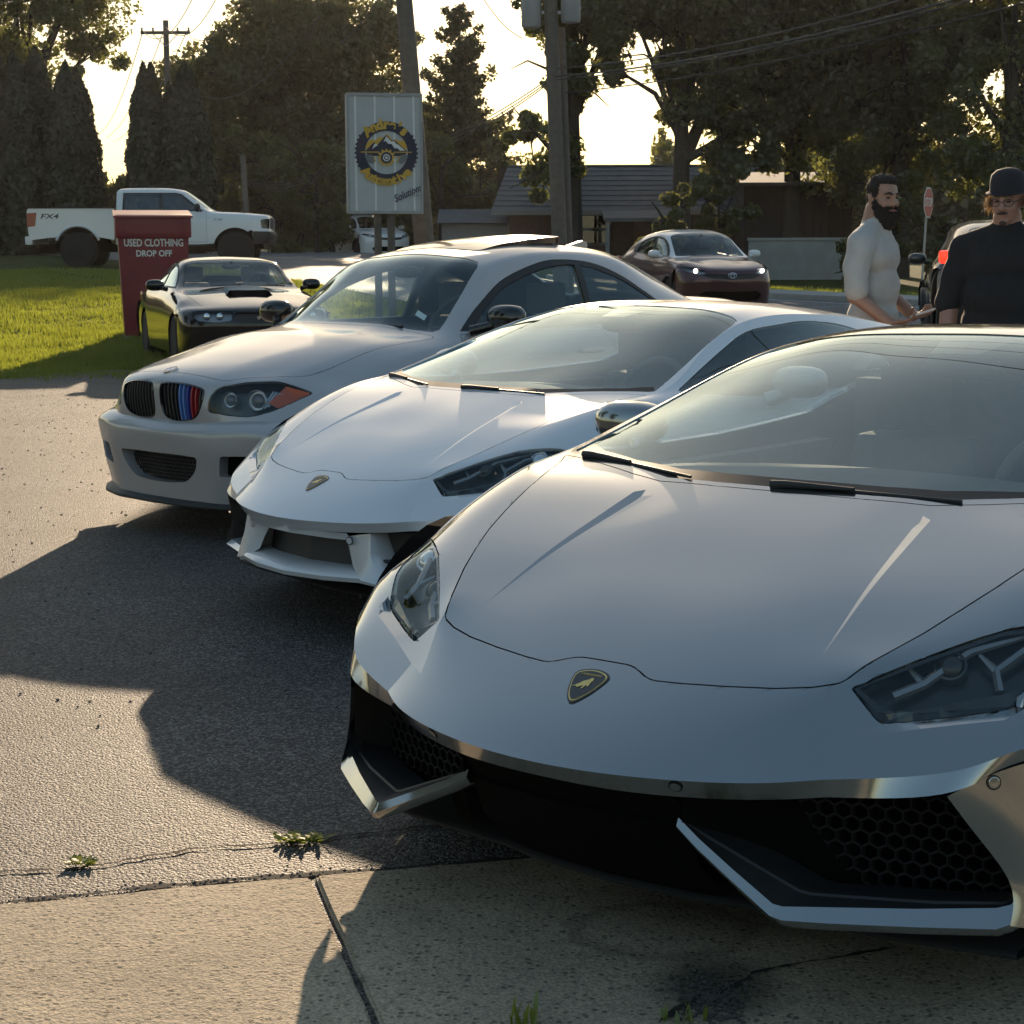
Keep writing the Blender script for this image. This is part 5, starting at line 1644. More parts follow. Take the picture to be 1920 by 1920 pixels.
# ---- ground materials
def asphalt_mat(name, base=.050, warm=0., agg=115, bump=.9, patch=.35):
    m, nt, b = new_mat(name)
    tc = nd(nt, "ShaderNodeTexCoord")
    v = nd(nt, "ShaderNodeTexVoronoi"); v.inputs["Scale"].default_value = agg
    nt.links.new(tc.outputs["Object"], v.inputs["Vector"])
    v2 = nd(nt, "ShaderNodeTexVoronoi"); v2.inputs["Scale"].default_value = agg * 2.3
    nt.links.new(tc.outputs["Object"], v2.inputs["Vector"])
    n = nd(nt, "ShaderNodeTexNoise"); n.inputs["Scale"].default_value = .8; n.inputs["Detail"].default_value = 8; n.inputs["Roughness"].default_value = .65
    nt.links.new(tc.outputs["Object"], n.inputs["Vector"])
    # stones of different tone
    cr = nd(nt, "ShaderNodeValToRGB")
    e = cr.color_ramp.elements
    e[0].position, e[0].color = 0., (base * .30, base * .31, base * .34, 1)
    e[1].position, e[1].color = 1., (base * (3.0 + warm), base * (2.95 + warm * .6), base * 2.95, 1)
    mid = cr.color_ramp.elements.new(.55); mid.color = (base * .85, base * .87, base * .92, 1)
    sep = nd(nt, "ShaderNodeSeparateColor")
    nt.links.new(v.outputs["Color"], sep.inputs[0]); nt.links.new(sep.outputs[0], cr.inputs[0])
    mx = nd(nt, "ShaderNodeMix", data_type='RGBA', blend_type='MULTIPLY'); mx.inputs[0].default_value = 1
    mr = nd(nt, "ShaderNodeMapRange"); mr.inputs[1].default_value, mr.inputs[2].default_value = .3, .7; mr.inputs[3].default_value, mr.inputs[4].default_value = 1 - patch, 1 + patch
    nt.links.new(n.outputs["Fac"], mr.inputs[0])
    nt.links.new(cr.outputs[0], mx.inputs[6]); nt.links.new(mr.outputs[0], mx.inputs[7])
    nt.links.new(mx.outputs[2], b.inputs["Base Color"])
    b.inputs["Roughness"].default_value = .66
    b.inputs["Specular IOR Level"].default_value = .28
    # relief: rounded stones proud of the binder, each at its own height
    ad = nd(nt, "ShaderNodeMath", operation='MULTIPLY_ADD'); ad.inputs[1].default_value = -1.3
    nt.links.new(v.outputs["Distance"], ad.inputs[0]); nt.links.new(sep.outputs[1], ad.inputs[2])
    ad2 = nd(nt, "ShaderNodeMath", operation='MULTIPLY_ADD'); ad2.inputs[1].default_value = -.4
    nt.links.new(v2.outputs["Distance"], ad2.inputs[0]); nt.links.new(ad.outputs[0], ad2.inputs[2])
    bu = nd(nt, "ShaderNodeBump"); bu.inputs["Strength"].default_value = bump; bu.inputs["Distance"].default_value = .007
    nt.links.new(ad2.outputs[0], bu.inputs["Height"]); nt.links.new(bu.outputs[0], b.inputs["Normal"])
    return m

def concrete_mat(name):
    m, nt, b = new_mat(name)
    tc = nd(nt, "ShaderNodeTexCoord")
    def noise(sc, det=6, ro=.6):
        n = nd(nt, "ShaderNodeTexNoise"); n.inputs["Scale"].default_value = sc; n.inputs["Detail"].default_value = det; n.inputs["Roughness"].default_value = ro
        nt.links.new(tc.outputs["Object"], n.inputs["Vector"]); return n
    n1, n2, n3 = noise(140, 3), noise(2.2, 8, .7), noise(38, 4)
    v = nd(nt, "ShaderNodeTexVoronoi"); v.inputs["Scale"].default_value = 60; nt.links.new(tc.outputs["Object"], v.inputs["Vector"])
    cr = nd(nt, "ShaderNodeValToRGB"); e = cr.color_ramp.elements
    e[0].position, e[0].color = .30, (.22, .18, .135, 1)
    e[1].position, e[1].color = .62, (.50, .41, .29, 1)
    nt.links.new(n1.outputs["Fac"], cr.inputs[0])
    # dark exposed pebbles
    pit = nd(nt, "ShaderNodeMapRange"); pit.inputs[1].default_value, pit.inputs[2].default_value = .28, .36; pit.inputs[3].default_value, pit.inputs[4].default_value = .35, 1.
    sp = nd(nt, "ShaderNodeSeparateColor"); nt.links.new(v.outputs["Color"], sp.inputs[0])
    gt = nd(nt, "ShaderNodeMath", operation='GREATER_THAN'); gt.inputs[1].default_value = .62; nt.links.new(sp.outputs[0], gt.inputs[0])
    dd = nd(nt, "ShaderNodeMath", operation='ADD'); nt.links.new(v.outputs["Distance"], dd.inputs[0])
    inv = nd(nt, "ShaderNodeMath", operation='SUBTRACT'); inv.inputs[0].default_value = 1; nt.links.new(gt.outputs[0], inv.inputs[1])
    nt.links.new(inv.outputs[0], dd.inputs[1]); nt.links.new(dd.outputs[0], pit.inputs[0])
    mx = nd(nt, "ShaderNodeMix", data_type='RGBA', blend_type='MULTIPLY'); mx.inputs[0].default_value = .8
    nt.links.new(cr.outputs[0], mx.inputs[6]); nt.links.new(pit.outputs[0], mx.inputs[7])
    # broad discoloration
    mr = nd(nt, "ShaderNodeMapRange"); mr.inputs[1].default_value, mr.inputs[2].default_value = .3, .7; mr.inputs[3].default_value, mr.inputs[4].default_value = .72, 1.12
    nt.links.new(n2.outputs["Fac"], mr.inputs[0])
    mx2 = nd(nt, "ShaderNodeMix", data_type='RGBA', blend_type='MULTIPLY'); mx2.inputs[0].default_value = 1
    nt.links.new(mx.outputs[2], mx2.inputs[6]); nt.links.new(mr.outputs[0], mx2.inputs[7])
    # an old oil ring and two soft darker patches (objects' own coordinates)
    def blotch(cx, cy, rx, ry, ring, amt, src):
        mp = nd(nt, "ShaderNodeMapping"); mp.inputs["Location"].default_value = (-cx / rx, -cy / ry, 0); mp.inputs["Scale"].default_value = (1 / rx, 1 / ry, 0)
        nt.links.new(tc.outputs["Object"], mp.inputs["Vector"])
        nn = nd(nt, "ShaderNodeTexNoise"); nn.inputs["Scale"].default_value = 3.; nn.inputs["Detail"].default_value = 5; nt.links.new(mp.outputs[0], nn.inputs["Vector"])
        ln = nd(nt, "ShaderNodeVectorMath", operation='LENGTH'); nt.links.new(mp.outputs[0], ln.inputs[0])
        a = nd(nt, "ShaderNodeMath", operation='MULTIPLY_ADD'); a.inputs[1].default_value = .5; nt.links.new(nn.outputs["Fac"], a.inputs[0]); nt.links.new(ln.outputs["Value"], a.inputs[2])
        r = nd(nt, "ShaderNodeValToRGB"); el = r.color_ramp.elements
        if ring:
            el[0].position, el[0].color = .85, (1, 1, 1, 1); el[1].position, el[1].color = 1.35, (1, 1, 1, 1)
            q = el.new(1.0 if 1.0 < 1 else .99); q.color = (amt, amt, amt, 1)
            sc = nd(nt, "ShaderNodeMath", operation='MULTIPLY'); sc.inputs[1].default_value = .8; nt.links.new(a.outputs[0], sc.inputs[0]); nt.links.new(sc.outputs[0], r.inputs[0])
            el[0].position = .72; q.position = .90; el[-1].position = 1.
        else:
            el[0].position, el[0].color = .5, (amt, amt, amt, 1); el[1].position, el[1].color = 1., (1, 1, 1, 1)
            sc = nd(nt, "ShaderNodeMath", operation='MULTIPLY'); sc.inputs[1].default_value = .7; nt.links.new(a.outputs[0], sc.inputs[0]); nt.links.new(sc.outputs[0], r.inputs[0])
        k = nd(nt, "ShaderNodeMix", data_type='RGBA', blend_type='MULTIPLY'); k.inputs[0].default_value = 1
        nt.links.new(src, k.inputs[6]); nt.links.new(r.outputs[0], k.inputs[7]); return k.outputs[2]
    o = blotch(.30, 3.47, .21, .17, True, .68, mx2.outputs[2])
    o = blotch(.38, 3.18, .13, .16, False, .40, o)
    o = blotch(.55, 3.62, .50, .20, False, .55, o)
    nt.links.new(o, b.inputs["Base Color"])
    b.inputs["Roughness"].default_value = .85
    b.inputs["Specular IOR Level"].default_value = .25
    hh = nd(nt, "ShaderNodeMath", operation='MULTIPLY_ADD'); hh.inputs[1].default_value = .8
    nt.links.new(pit.outputs[0], hh.inputs[0]); nt.links.new(n1.outputs["Fac"], hh.inputs[2])
    h2 = nd(nt, "ShaderNodeMath", operation='ADD'); nt.links.new(hh.outputs[0], h2.inputs[0]); nt.links.new(n3.outputs["Fac"], h2.inputs[1])
    bu = nd(nt, "ShaderNodeBump"); bu.inputs["Strength"].default_value = .75; bu.inputs["Distance"].default_value = .004
    nt.links.new(h2.outputs[0], bu.inputs["Height"]); nt.links.new(bu.outputs[0], b.inputs["Normal"])
    return m

def leaf_mat(name, col, trans=(.30, .38, .06), tw=.45, var=.5):
    m = bpy.data.materials.new(name); m.use_nodes = True
    nt = m.node_tree; nt.nodes.clear()
    out = nd(nt, "ShaderNodeOutputMaterial")
    gi = nd(nt, "ShaderNodeTexCoord"); n = nd(nt, "ShaderNodeTexNoise"); n.inputs["Scale"].default_value = .9; n.inputs["Detail"].default_value = 8; n.inputs["Roughness"].default_value = .8
    nt.links.new(gi.outputs["Object"], n.inputs["Vector"])
    mx = nd(nt, "ShaderNodeMix", data_type='RGBA')
    mx.inputs[6].default_value = (*[c * (1 - var) for c in col], 1); mx.inputs[7].default_value = (*[c * (1 + var) for c in col], 1)
    nt.links.new(n.outputs["Fac"], mx.inputs[0])
    d = nd(nt, "ShaderNodeBsdfDiffuse"); t = nd(nt, "ShaderNodeBsdfTranslucent"); t.inputs[0].default_value = (*trans, 1)
    nt.links.new(mx.outputs[2], d.inputs[0])
    mix = nd(nt, "ShaderNodeMixShader"); mix.inputs[0].default_value = tw
    nt.links.new(d.outputs[0], mix.inputs[1]); nt.links.new(t.outputs[0], mix.inputs[2])
    g = nd(nt, "ShaderNodeBsdfGlossy"); g.inputs["Roughness"].default_value = .4
    m2 = nd(nt, "ShaderNodeMixShader"); m2.inputs[0].default_value = .05
    nt.links.new(mix.outputs[0], m2.inputs[1]); nt.links.new(g.outputs[0], m2.inputs[2])
    nt.links.new(m2.outputs[0], out.inputs[0])
    return m

def soil_grass_mat(name):
    m, nt, b = new_mat(name)
    tc = nd(nt, "ShaderNodeTexCoord")
    n = nd(nt, "ShaderNodeTexNoise"); n.inputs["Scale"].default_value = .7; n.inputs["Detail"].default_value = 10; n.inputs["Roughness"].default_value = .75
    nt.links.new(tc.outputs["Object"], n.inputs["Vector"])
    cr = nd(nt, "ShaderNodeValToRGB"); e = cr.color_ramp.elements
    e[0].position, e[0].color = .3, (.035, .045, .012, 1); e[1].position, e[1].color = .75, (.085, .095, .025, 1)
    nt.links.new(n.outputs["Fac"], cr.inputs[0]); nt.links.new(cr.outputs[0], b.inputs["Base Color"])
    b.inputs["Roughness"].default_value = .95; b.inputs["Specular IOR Level"].default_value = .1
    n2 = nd(nt, "ShaderNodeTexNoise"); n2.inputs["Scale"].default_value = 30; n2.inputs["Detail"].default_value = 6; nt.links.new(tc.outputs["Object"], n2.inputs["Vector"])
    bu = nd(nt, "ShaderNodeBump"); bu.inputs["Strength"].default_value = .8; bu.inputs["Distance"].default_value = .05
    nt.links.new(n2.outputs["Fac"], bu.inputs["Height"]); nt.links.new(bu.outputs[0], b.inputs["Normal"])
    return m

M['asphalt'] = asphalt_mat('lot_asphalt', .072, .22, agg=135, bump=1.)
M['road'] = asphalt_mat('road_asphalt', .12, .1, agg=90, bump=.6)
M['concrete'] = concrete_mat('apron_concrete')
M['pave'] = plain('pavement_concrete', (.34, .32, .29), rough=.85, noise=.25, nscale=6, bump=.4, bscale=60)
M['soil'] = soil_grass_mat('grassy_soil')
M['grass'] = leaf_mat('grass_blades', (.055, .085, .015), (.30, .34, .035), .55, .5)
M['weed'] = leaf_mat('weed_leaves', (.10, .16, .03), (.40, .45, .06), .5, .4)
M['leaf_a'] = leaf_mat('oak_leaves', (.066, .070, .034), (.22, .22, .05), .35)
M['leaf_b'] = leaf_mat('maple_leaves', (.072, .080, .036), (.26, .28, .06), .38)
M['leaf_c'] = leaf_mat('cedar_needles', (.055, .062, .030), (.20, .19, .05), .25)
M['leaf_d'] = leaf_mat('arborvitae_sprays', (.046, .048, .026), (.12, .13, .03), .2)
M['leaf_e'] = leaf_mat('shrub_leaves', (.070, .075, .030), (.25, .25, .06), .3)
M['bark'] = plain('tree_bark', (.060, .048, .038), rough=.95, noise=.5, nscale=12, bump=.8, bscale=25)
M['pole_wood'] = plain('weathered_pole_wood', (.135, .115, .098), rough=.9, noise=.35, nscale=9, bump=.5, bscale=40)
M['wire'] = plain('cable_black', (.03, .03, .03), rough=.5)
M['galv'] = plain('galvanised_steel', (.35, .35, .35), rough=.5, metal=.6, noise=.2)
M['tfm'] = plain('transformer_grey', (.28, .28, .29), rough=.5, noise=.15)
M['gravel'] = plain('loose_gravel', (.13, .12, .11), rough=.9, noise=.5, nscale=40, bump=.4)
M['dirt'] = plain('crack_dirt', (.018, .016, .014), rough=1., noise=.4, nscale=50)

def build_ground():
    n = 120
    gx = np.concatenate([np.linspace(-150, -40, 10)[:-1], np.linspace(-40, 40, 61), np.linspace(40, 150, 10)[1:]])
    gy = np.concatenate([np.linspace(-40, -5, 6)[:-1], np.linspace(-5, 110, 78), np.linspace(110, 260, 10)[1:]])
    XX, YY = np.meshgrid(gx, gy)
    ZZ = ground_z(XX, YY) - .02
    V = np.stack([XX, YY, ZZ], -1).reshape(-1, 3)
    nx = len(gx)
    F = [(r * nx + c, r * nx + c + 1, (r + 1) * nx + c + 1, (r + 1) * nx + c) for r in range(len(gy) - 1) for c in range(nx - 1)]
    g = pyobj('ground', V, F, M['soil'], None, 180); g["kind"] = "structure"
    lot = [(-14, -4), (20, -4), (20, 15), (10.5, 18), (2.5, 20.5), (-2.0, 21.4), (-4.9, 21.6), (-5.6, 20.8), (-6.6, 19.6), (-8.5, 18.6), (-14, 17.0)]
    sheet('parking_lot', lot, .0, M['asphalt'], 2.5)
    # road that comes down from the upper left and passes behind the cars
    d = np.array((-.47, .883)); nrm = np.array((.883, .47)); c0 = np.array((3.4, 34.0))
    def rp(t, s): p = c0 + d * t + nrm * s; return (float(p[0]), float(p[1]))
    road = [rp(-30, -4.6), rp(-30, 5.2), rp(0, 5.2), rp(60, 5.2), rp(60, -4.6), rp(0, -4.6)]
    sheet('road', road, .006, M['road'], 2.5)
    sheet('edge_line', [rp(-30, 4.6), rp(60, 4.6), rp(60, 4.72), rp(-30, 4.72)], .011, M['line_white'], 3)
    sheet('centre_line', [rp(-30, .15), rp(60, .15), rp(60, .27), rp(-30, .27)], .011, M['line_yellow'], 3)
    # kerb and pavement along its far side, one slab after another
    pv = empty('pavement'); pv["kind"] = "structure"
    for k in range(-8, 10):
        t0, t1 = k * 1.5 + .008, k * 1.5 + 1.492
        bm = bmesh.new()
        for (s0, s1, h, inx) in ((5.2, 5.36, .13, 0),):
            pts = [rp(t0, s0), rp(t0, s1), rp(t1, s1), rp(t1, s0)]
            A = [bm.verts.new((x, y, float(ground_z(x, y)) + .125)) for x, y in pts]; Bv = [bm.verts.new((x, y, float(ground_z(x, y)) - .05)) for x, y in pts]
            bm.faces.new(A)
            for i in range(4): bm.faces.new((A[i], Bv[i], Bv[(i + 1) % 4], A[(i + 1) % 4]))
        bmesh.ops.recalc_face_normals(bm, faces=bm.faces[:]); bmobj('kerb_stone', bm, M['pave'], pv)
        bm = bmesh.new()
        pts = [rp(t0, 5.37), rp(t0, 6.9), rp(t1, 6.9), rp(t1, 5.37)]
        A = [bm.verts.new((x, y, float(ground_z(x, y)) + .125)) for x, y in pts]; Bv = [bm.verts.new((x, y, float(ground_z(x, y)) - .05)) for x, y in pts]
        bm.faces.new(A)
        for i in range(4): bm.faces.new((A[i], Bv[i], Bv[(i + 1) % 4], A[(i + 1) % 4]))
        bmesh.ops.recalc_face_normals(bm, faces=bm.faces[:]); bmobj('paving_slab', bm, M['pave'], pv)
    # concrete apron in front: slabs with open joints
    ap = empty('concrete_apron'); ap["kind"] = "structure"
    def edge(x): return 3.84 + (x + .26) * .235 if x > -.26 else 3.84 + (x + .26) * .255
    j = lambda y: -.44 + (3.79 - y) * (.19 / .74)
    jr = lambda y: 1.55 + (4.0 - y) * (.19 / .74)
    def slab(poly, h=.012):
        bm = bmesh.new()
        A = [bm.verts.new((x, y, h)) for x, y in poly]; Bv = [bm.verts.new((x, y, -.1)) for x, y in poly]
        bm.faces.new(A)
        n = len(poly)
        for i in range(n): bm.faces.new((A[i], Bv[i], Bv[(i + 1) % n], A[(i + 1) % n]))
        bmesh.ops.recalc_face_normals(bm, faces=bm.faces[:])
        top = [e for e in bm.edges if all(v.co.z > 0 for v in e.verts)]
        bmesh.ops.bevel(bm, geom=top, offset=.006, segments=2, affect='EDGES')
        return bmobj('slab', bm, M['concrete'], ap, 40)
    rnd = random.Random(5)
    def rough(a, b, n, amp):
        out = []
        for i in range(n):
            t = i / n
            out.append((a[0] + (b[0] - a[0]) * t + rnd.uniform(-amp, amp) * (i > 0), a[1] + (b[1] - a[1]) * t + rnd.uniform(-amp, amp) * (i > 0)))
        return out
    g = .007
    y0 = -1.5
    slab([(-2.6, y0), (j(y0) - g, y0)] + rough((j(y0) - g, y0), (j(2.5) - g, 2.5), 1, 0)[1:] + rough((j(2.9) - g, 2.9), (j(3.79) - g, 3.79), 14, .002) + [(j(3.79) - g, 3.79)] + rough((j(3.79) - g - .002, 3.795), (-2.6, edge(-2.6)), 26, .006)[1:] + [(-2.6, edge(-2.6))])
    slab([(j(y0) + g, y0), (jr(y0) - g, y0), (jr(4.2) - g, edge(jr(4.2)))] + rough((jr(4.2) - g, edge(jr(4.2))), (j(3.8) + g, 3.80), 22, .006)[1:] + [(j(3.8) + g, 3.80)] + rough((j(3.79) + g, 3.785), (j(2.8) + g, 2.8), 14, .002)[1:])
    slab([(jr(y0) + g, y0), (6, y0), (6, edge(6)), (jr(4.2) + g, edge(jr(4.2)))])
    # dirt between the asphalt and the apron, and filled cracks in the asphalt
    def crack(name, pts, w, z, mat=None):
        V, F = [], []
        P = smoothline(pts, 7)
        for i, p in enumerate(P):
            a = np.array(P[max(i - 1, 0)]); b_ = np.array(P[min(i + 1, len(P) - 1)]); dd = b_ - a; dd = dd / (np.linalg.norm(dd) + 1e-9)
            ww = w * rnd.uniform(.15, 1.5) * (.35 if i in (0, len(P) - 1) else 1)
            q = np.array(p) + np.array((rnd.uniform(-.006, .006), rnd.uniform(-.006, .006)))
            V += [(q[0] - dd[1] * ww, q[1] + dd[0] * ww, z), (q[0] + dd[1] * ww, q[1] - dd[0] * ww, z)]
        F = [(2 * i, 2 * i + 1, 2 * i + 3, 2 * i + 2) for i in range(len(P) - 1)]
        o = pyobj(name, V, F, mat or M['dirt']); o["kind"] = "structure"; return o
    crack('joint_dirt', [(-2.5, 3.30), (-1.6, 3.53), (-1.08, 3.66), (-.77, 3.76), (-.44, 3.83), (-.1, 3.90), (.4, 4.03), (1.2, 4.2)], 0.013, .004)
    crack('asphalt_crack', [(-2.2, 3.62), (-1.5, 3.75), (-1.15, 3.85), (-.98, 3.88), (-.81, 3.97), (-.70, 4.02), (-.50, 4.05), (-.39, 4.10), (-.1, 4.2)], .006, .0045)
    crack('slab_crack', [(.26, 3.02), (.33, 3.12), (.40, 3.16), (.47, 3.25), (.60, 3.30), (.75, 3.36)], .006, .0165)
    # crumbled patch with loose stones in the apron
    def stones(name, pts, rmin, rmax, mat):
        V, F = [], []
        for (x, y, z) in pts:
            r = rnd.uniform(rmin, rmax); o = len(V)
            for (a, b_, c) in ((1,0,0),(-1,0,0),(0,1,0),(0,-1,0),(0,0,1),(0,0,-1)):
                V.append((x + a * r * rnd.uniform(.6, 1.3), y + b_ * r * rnd.uniform(.6, 1.3), z + r * .4 + c * r * rnd.uniform(.4, .9)))
            F += [(o, o + 2, o + 4), (o + 2, o + 1, o + 4), (o + 1, o + 3, o + 4), (o + 3, o, o + 4), (o + 2, o, o + 5), (o + 1, o + 2, o + 5), (o + 3, o + 1, o + 5), (o, o + 3, o + 5)]
        ob = pyobj(name, V, F, mat); tag(ob, cat='gravel', kind='stuff'); return ob
    pp = []
    for i in range(420):
        a, r = rnd.uniform(0, 6.28), abs(rnd.gauss(0, 1))
        pp.append((.36 + .055 * r * math.cos(a), 3.13 + .085 * r * math.sin(a), .012))
    tag(stones('crumbled_gravel', pp, .002, .008, M['dirt_stone']), 'dark loose stones in the broken concrete patch near the bottom edge')
    pp = []
    for i in range(600):
        y = 5 + 15 * rnd.random() ** 1.2
        x = -.30 * y * rnd.uniform(.45, 1.05) + rnd.gauss(0, .3)
        pp.append((x, y, .0))
    tag(stones('loose_gravel', pp, .0025, .009, M['gravel']), 'scattered loose gravel on the sunlit asphalt at the left')
    pp = [(rnd.uniform(-1.6, -.1), 3.84 + rnd.gauss(0, .035) + 0, .003) for _ in range(500)]
    pp = [(x, (3.84 + (x + .26) * .255) + abs(rnd.gauss(0, .03)) + .01, .003) for x, y, z in pp]
    tag(stones('joint_gravel', pp, .0015, .0045, M['gravel']), 'fine gravel lying in the seam between asphalt and concrete')

M['line_white'] = plain('worn_white_line', (.55, .55, .52), rough=.8, noise=.3, nscale=4)
M['line_yellow'] = plain('worn_yellow_line', (.45, .32, .06), rough=.8, noise=.3, nscale=4)
M['dirt_stone'] = plain('dark_stones', (.06, .055, .05), rough=.9, noise=.5, nscale=60)

# ------------------------------------------------------------------ grass and weeds
def blades(name, X, Y, h, w, mat, label, cat='grass', lean=.5):
    n = len(X)
    Z = ground_z(X, Y) - .02
    ang = RNG.uniform(0, math.pi, n); H = h * RNG.uniform(.5, 1.4, n) * (.75 + .35 * np.sin(X * 1.7 + 1.3 * np.sin(Y * .9)) * np.sin(Y * 1.3 + X * .4) + .18 * np.sin(X * 5.1) * np.sin(Y * 4.3)); W = w * RNG.uniform(.6, 1.3, n)
    la, lm = RNG.uniform(0, 2 * math.pi, n), lean * H * RNG.uniform(0, 1, n)
    dx, dy = np.cos(ang) * W / 2, np.sin(ang) * W / 2
    A = np.stack([X - dx, Y - dy, Z], 1); Bv = np.stack([X + dx, Y + dy, Z], 1)
    Cc = np.stack([X + np.cos(la) * lm, Y + np.sin(la) * lm, Z + H], 1)
    V = np.stack([A, Bv, Cc], 1).reshape(-1, 3)
    me = bpy.data.meshes.new(name)
    me.vertices.add(3 * n); me.vertices.foreach_set("co", V.ravel().astype(np.float32))
    me.loops.add(3 * n); me.loops.foreach_set("vertex_index", np.arange(3 * n, dtype=np.int32))
    me.polygons.add(n); me.polygons.foreach_set("loop_start", np.arange(0, 3 * n, 3, dtype=np.int32)); me.polygons.foreach_set("loop_total", np.full(n, 3, dtype=np.int32))
    me.update(); me.materials.append(mat)
    o = bpy.data.objects.new(name, me); link(o)
    return tag(o, label, cat, kind='stuff')

def build_grass():
    def scatter(n, f):
        X, Y = [], []
        out = np.zeros((0, 2))
        while len(out) < n:
            P = f(n)
            out = np.concatenate([out, P])
        return out[:n, 0], out[:n, 1]
    def lawn(n):
        Y = 19.5 + 24 * RNG.random(n) ** 1.5; X = RNG.uniform(-.335, -.02, n) * Y + RNG.normal(0, .2, n)
        edge = np.interp(X, [-14, -8.5, -6.6, -5.6, -4.9, -2, 2.5], [17.0, 18.6, 19.6, 20.8, 21.6, 21.4, 20.5])
        ok = (Y > edge + RNG.normal(0, .35, n))
        # off the road
        s = (X - 3.4) * .883 + (Y - 34) * .47
        ok &= s < -4.7
        return np.stack([X, Y], 1)[ok]
    X, Y = scatter(150000, lawn)
    blades('lawn_grass', X, Y, .085, .022, M['grass'], 'sunlit green lawn around the red bin and the pickup')
    def verge(n):
        t = RNG.uniform(-14, 22, n); s = RNG.uniform(6.95, 9.5, n)
        return np.stack([3.4 - .47 * t + .883 * s, 34 + .883 * t + .47 * s], 1)
    X, Y = scatter(26000, verge)
    blades('verge_grass', X, Y, .14, .03, M['grass'], 'strip of grass behind the pavement by the stop sign')
    def edgew(n):
        X = RNG.uniform(-7.5, -1.5, n); e = np.interp(X, [-14, -8.5, -6.6, -5.6, -4.9, -2, 2.5], [17.0, 18.6, 19.6, 20.8, 21.6, 21.4, 20.5])
        return np.stack([X, e + RNG.normal(-.3, .5, n)], 1)
    X, Y = scatter(5000, edgew)
    blades('edge_weeds', X, Y, .07, .03, M['grass'], 'ragged grass tufts growing over the edge of the asphalt')

def weed_tuft(x, y, n, r, h, label, z=.004, upright=False):
    V, F = [], []
    rnd = random.Random(int(x * 1000) + 17)
    for i in range(n):
        a = rnd.uniform(0, 6.28); rr = r * math.sqrt(rnd.random()); px, py = x + rr * math.cos(a), y + rr * .45 * math.sin(a)
        L = h * rnd.uniform(.6, 1.3); b = rnd.uniform(0, 6.28); w = .0045 * rnd.uniform(.7, 1.5) * (1 if not upright else .8)
        k = .25 if upright else .9
        d = Vector((math.cos(b) * k, math.sin(b) * k, 1 - .5 * k)).normalized(); s = d.cross(Vector((0, 0, 1))).normalized() * w
        p = Vector((px, py, z)); o = len(V)
        V += [p - s * .5, p + s * .5, p + d * L * .6 + s, p + d * L * .6 - s, p + d * L + Vector((0, 0, -.1 * L))]
        F += [(o, o + 1, o + 2, o + 3), (o + 3, o + 2, o + 4)]
    ob = pyobj('weed_tuft', V, F, M['weed'])
    return tag(ob, label, 'weed', 'weeds in the cracks')

# ------------------------------------------------------------------ trees
def cards(C, N, size, rnd, flat=.0, drop=.0):
    """leaf cards: centres C (n,3), facing roughly N with scatter"""
    n = len(C)
    d = rnd.normal(0, 1, (n, 3)) + N * flat
    d /= np.linalg.norm(d, axis=1, keepdims=True)
    u = np.cross(d, rnd.normal(0, 1, (n, 3))); u /= np.linalg.norm(u, axis=1, keepdims=True)
    v = np.cross(d, u)
    s = size * rnd.uniform(.55, 1.35, (n, 1))
    asp = rnd.uniform(.45, .8, (n, 1))
    v = v + np.array([0, 0, -drop])
    # a leaf: pointed at both ends, folded a little
    p0 = C - u * s; p1 = C + v * s * asp + d * s * .15; p2 = C + u * s; p3 = C - v * s * asp + d * s * .15
    return np.stack([p0, p1, p2, p3], 1).reshape(-1, 3)

def card_mesh(name, V, mat, parent):
    n = len(V) // 4
    me = bpy.data.meshes.new(name)
    me.vertices.add(4 * n); me.vertices.foreach_set("co", V.ravel().astype(np.float32))
    me.loops.add(4 * n); me.loops.foreach_set("vertex_index", np.arange(4 * n, dtype=np.int32))
    me.polygons.add(n); me.polygons.foreach_set("loop_start", np.arange(0, 4 * n, 4, dtype=np.int32)); me.polygons.foreach_set("loop_total", np.full(n, 4, dtype=np.int32))
    me.update(); me.materials.append(mat)
    return link(bpy.data.objects.new(name, me), parent)

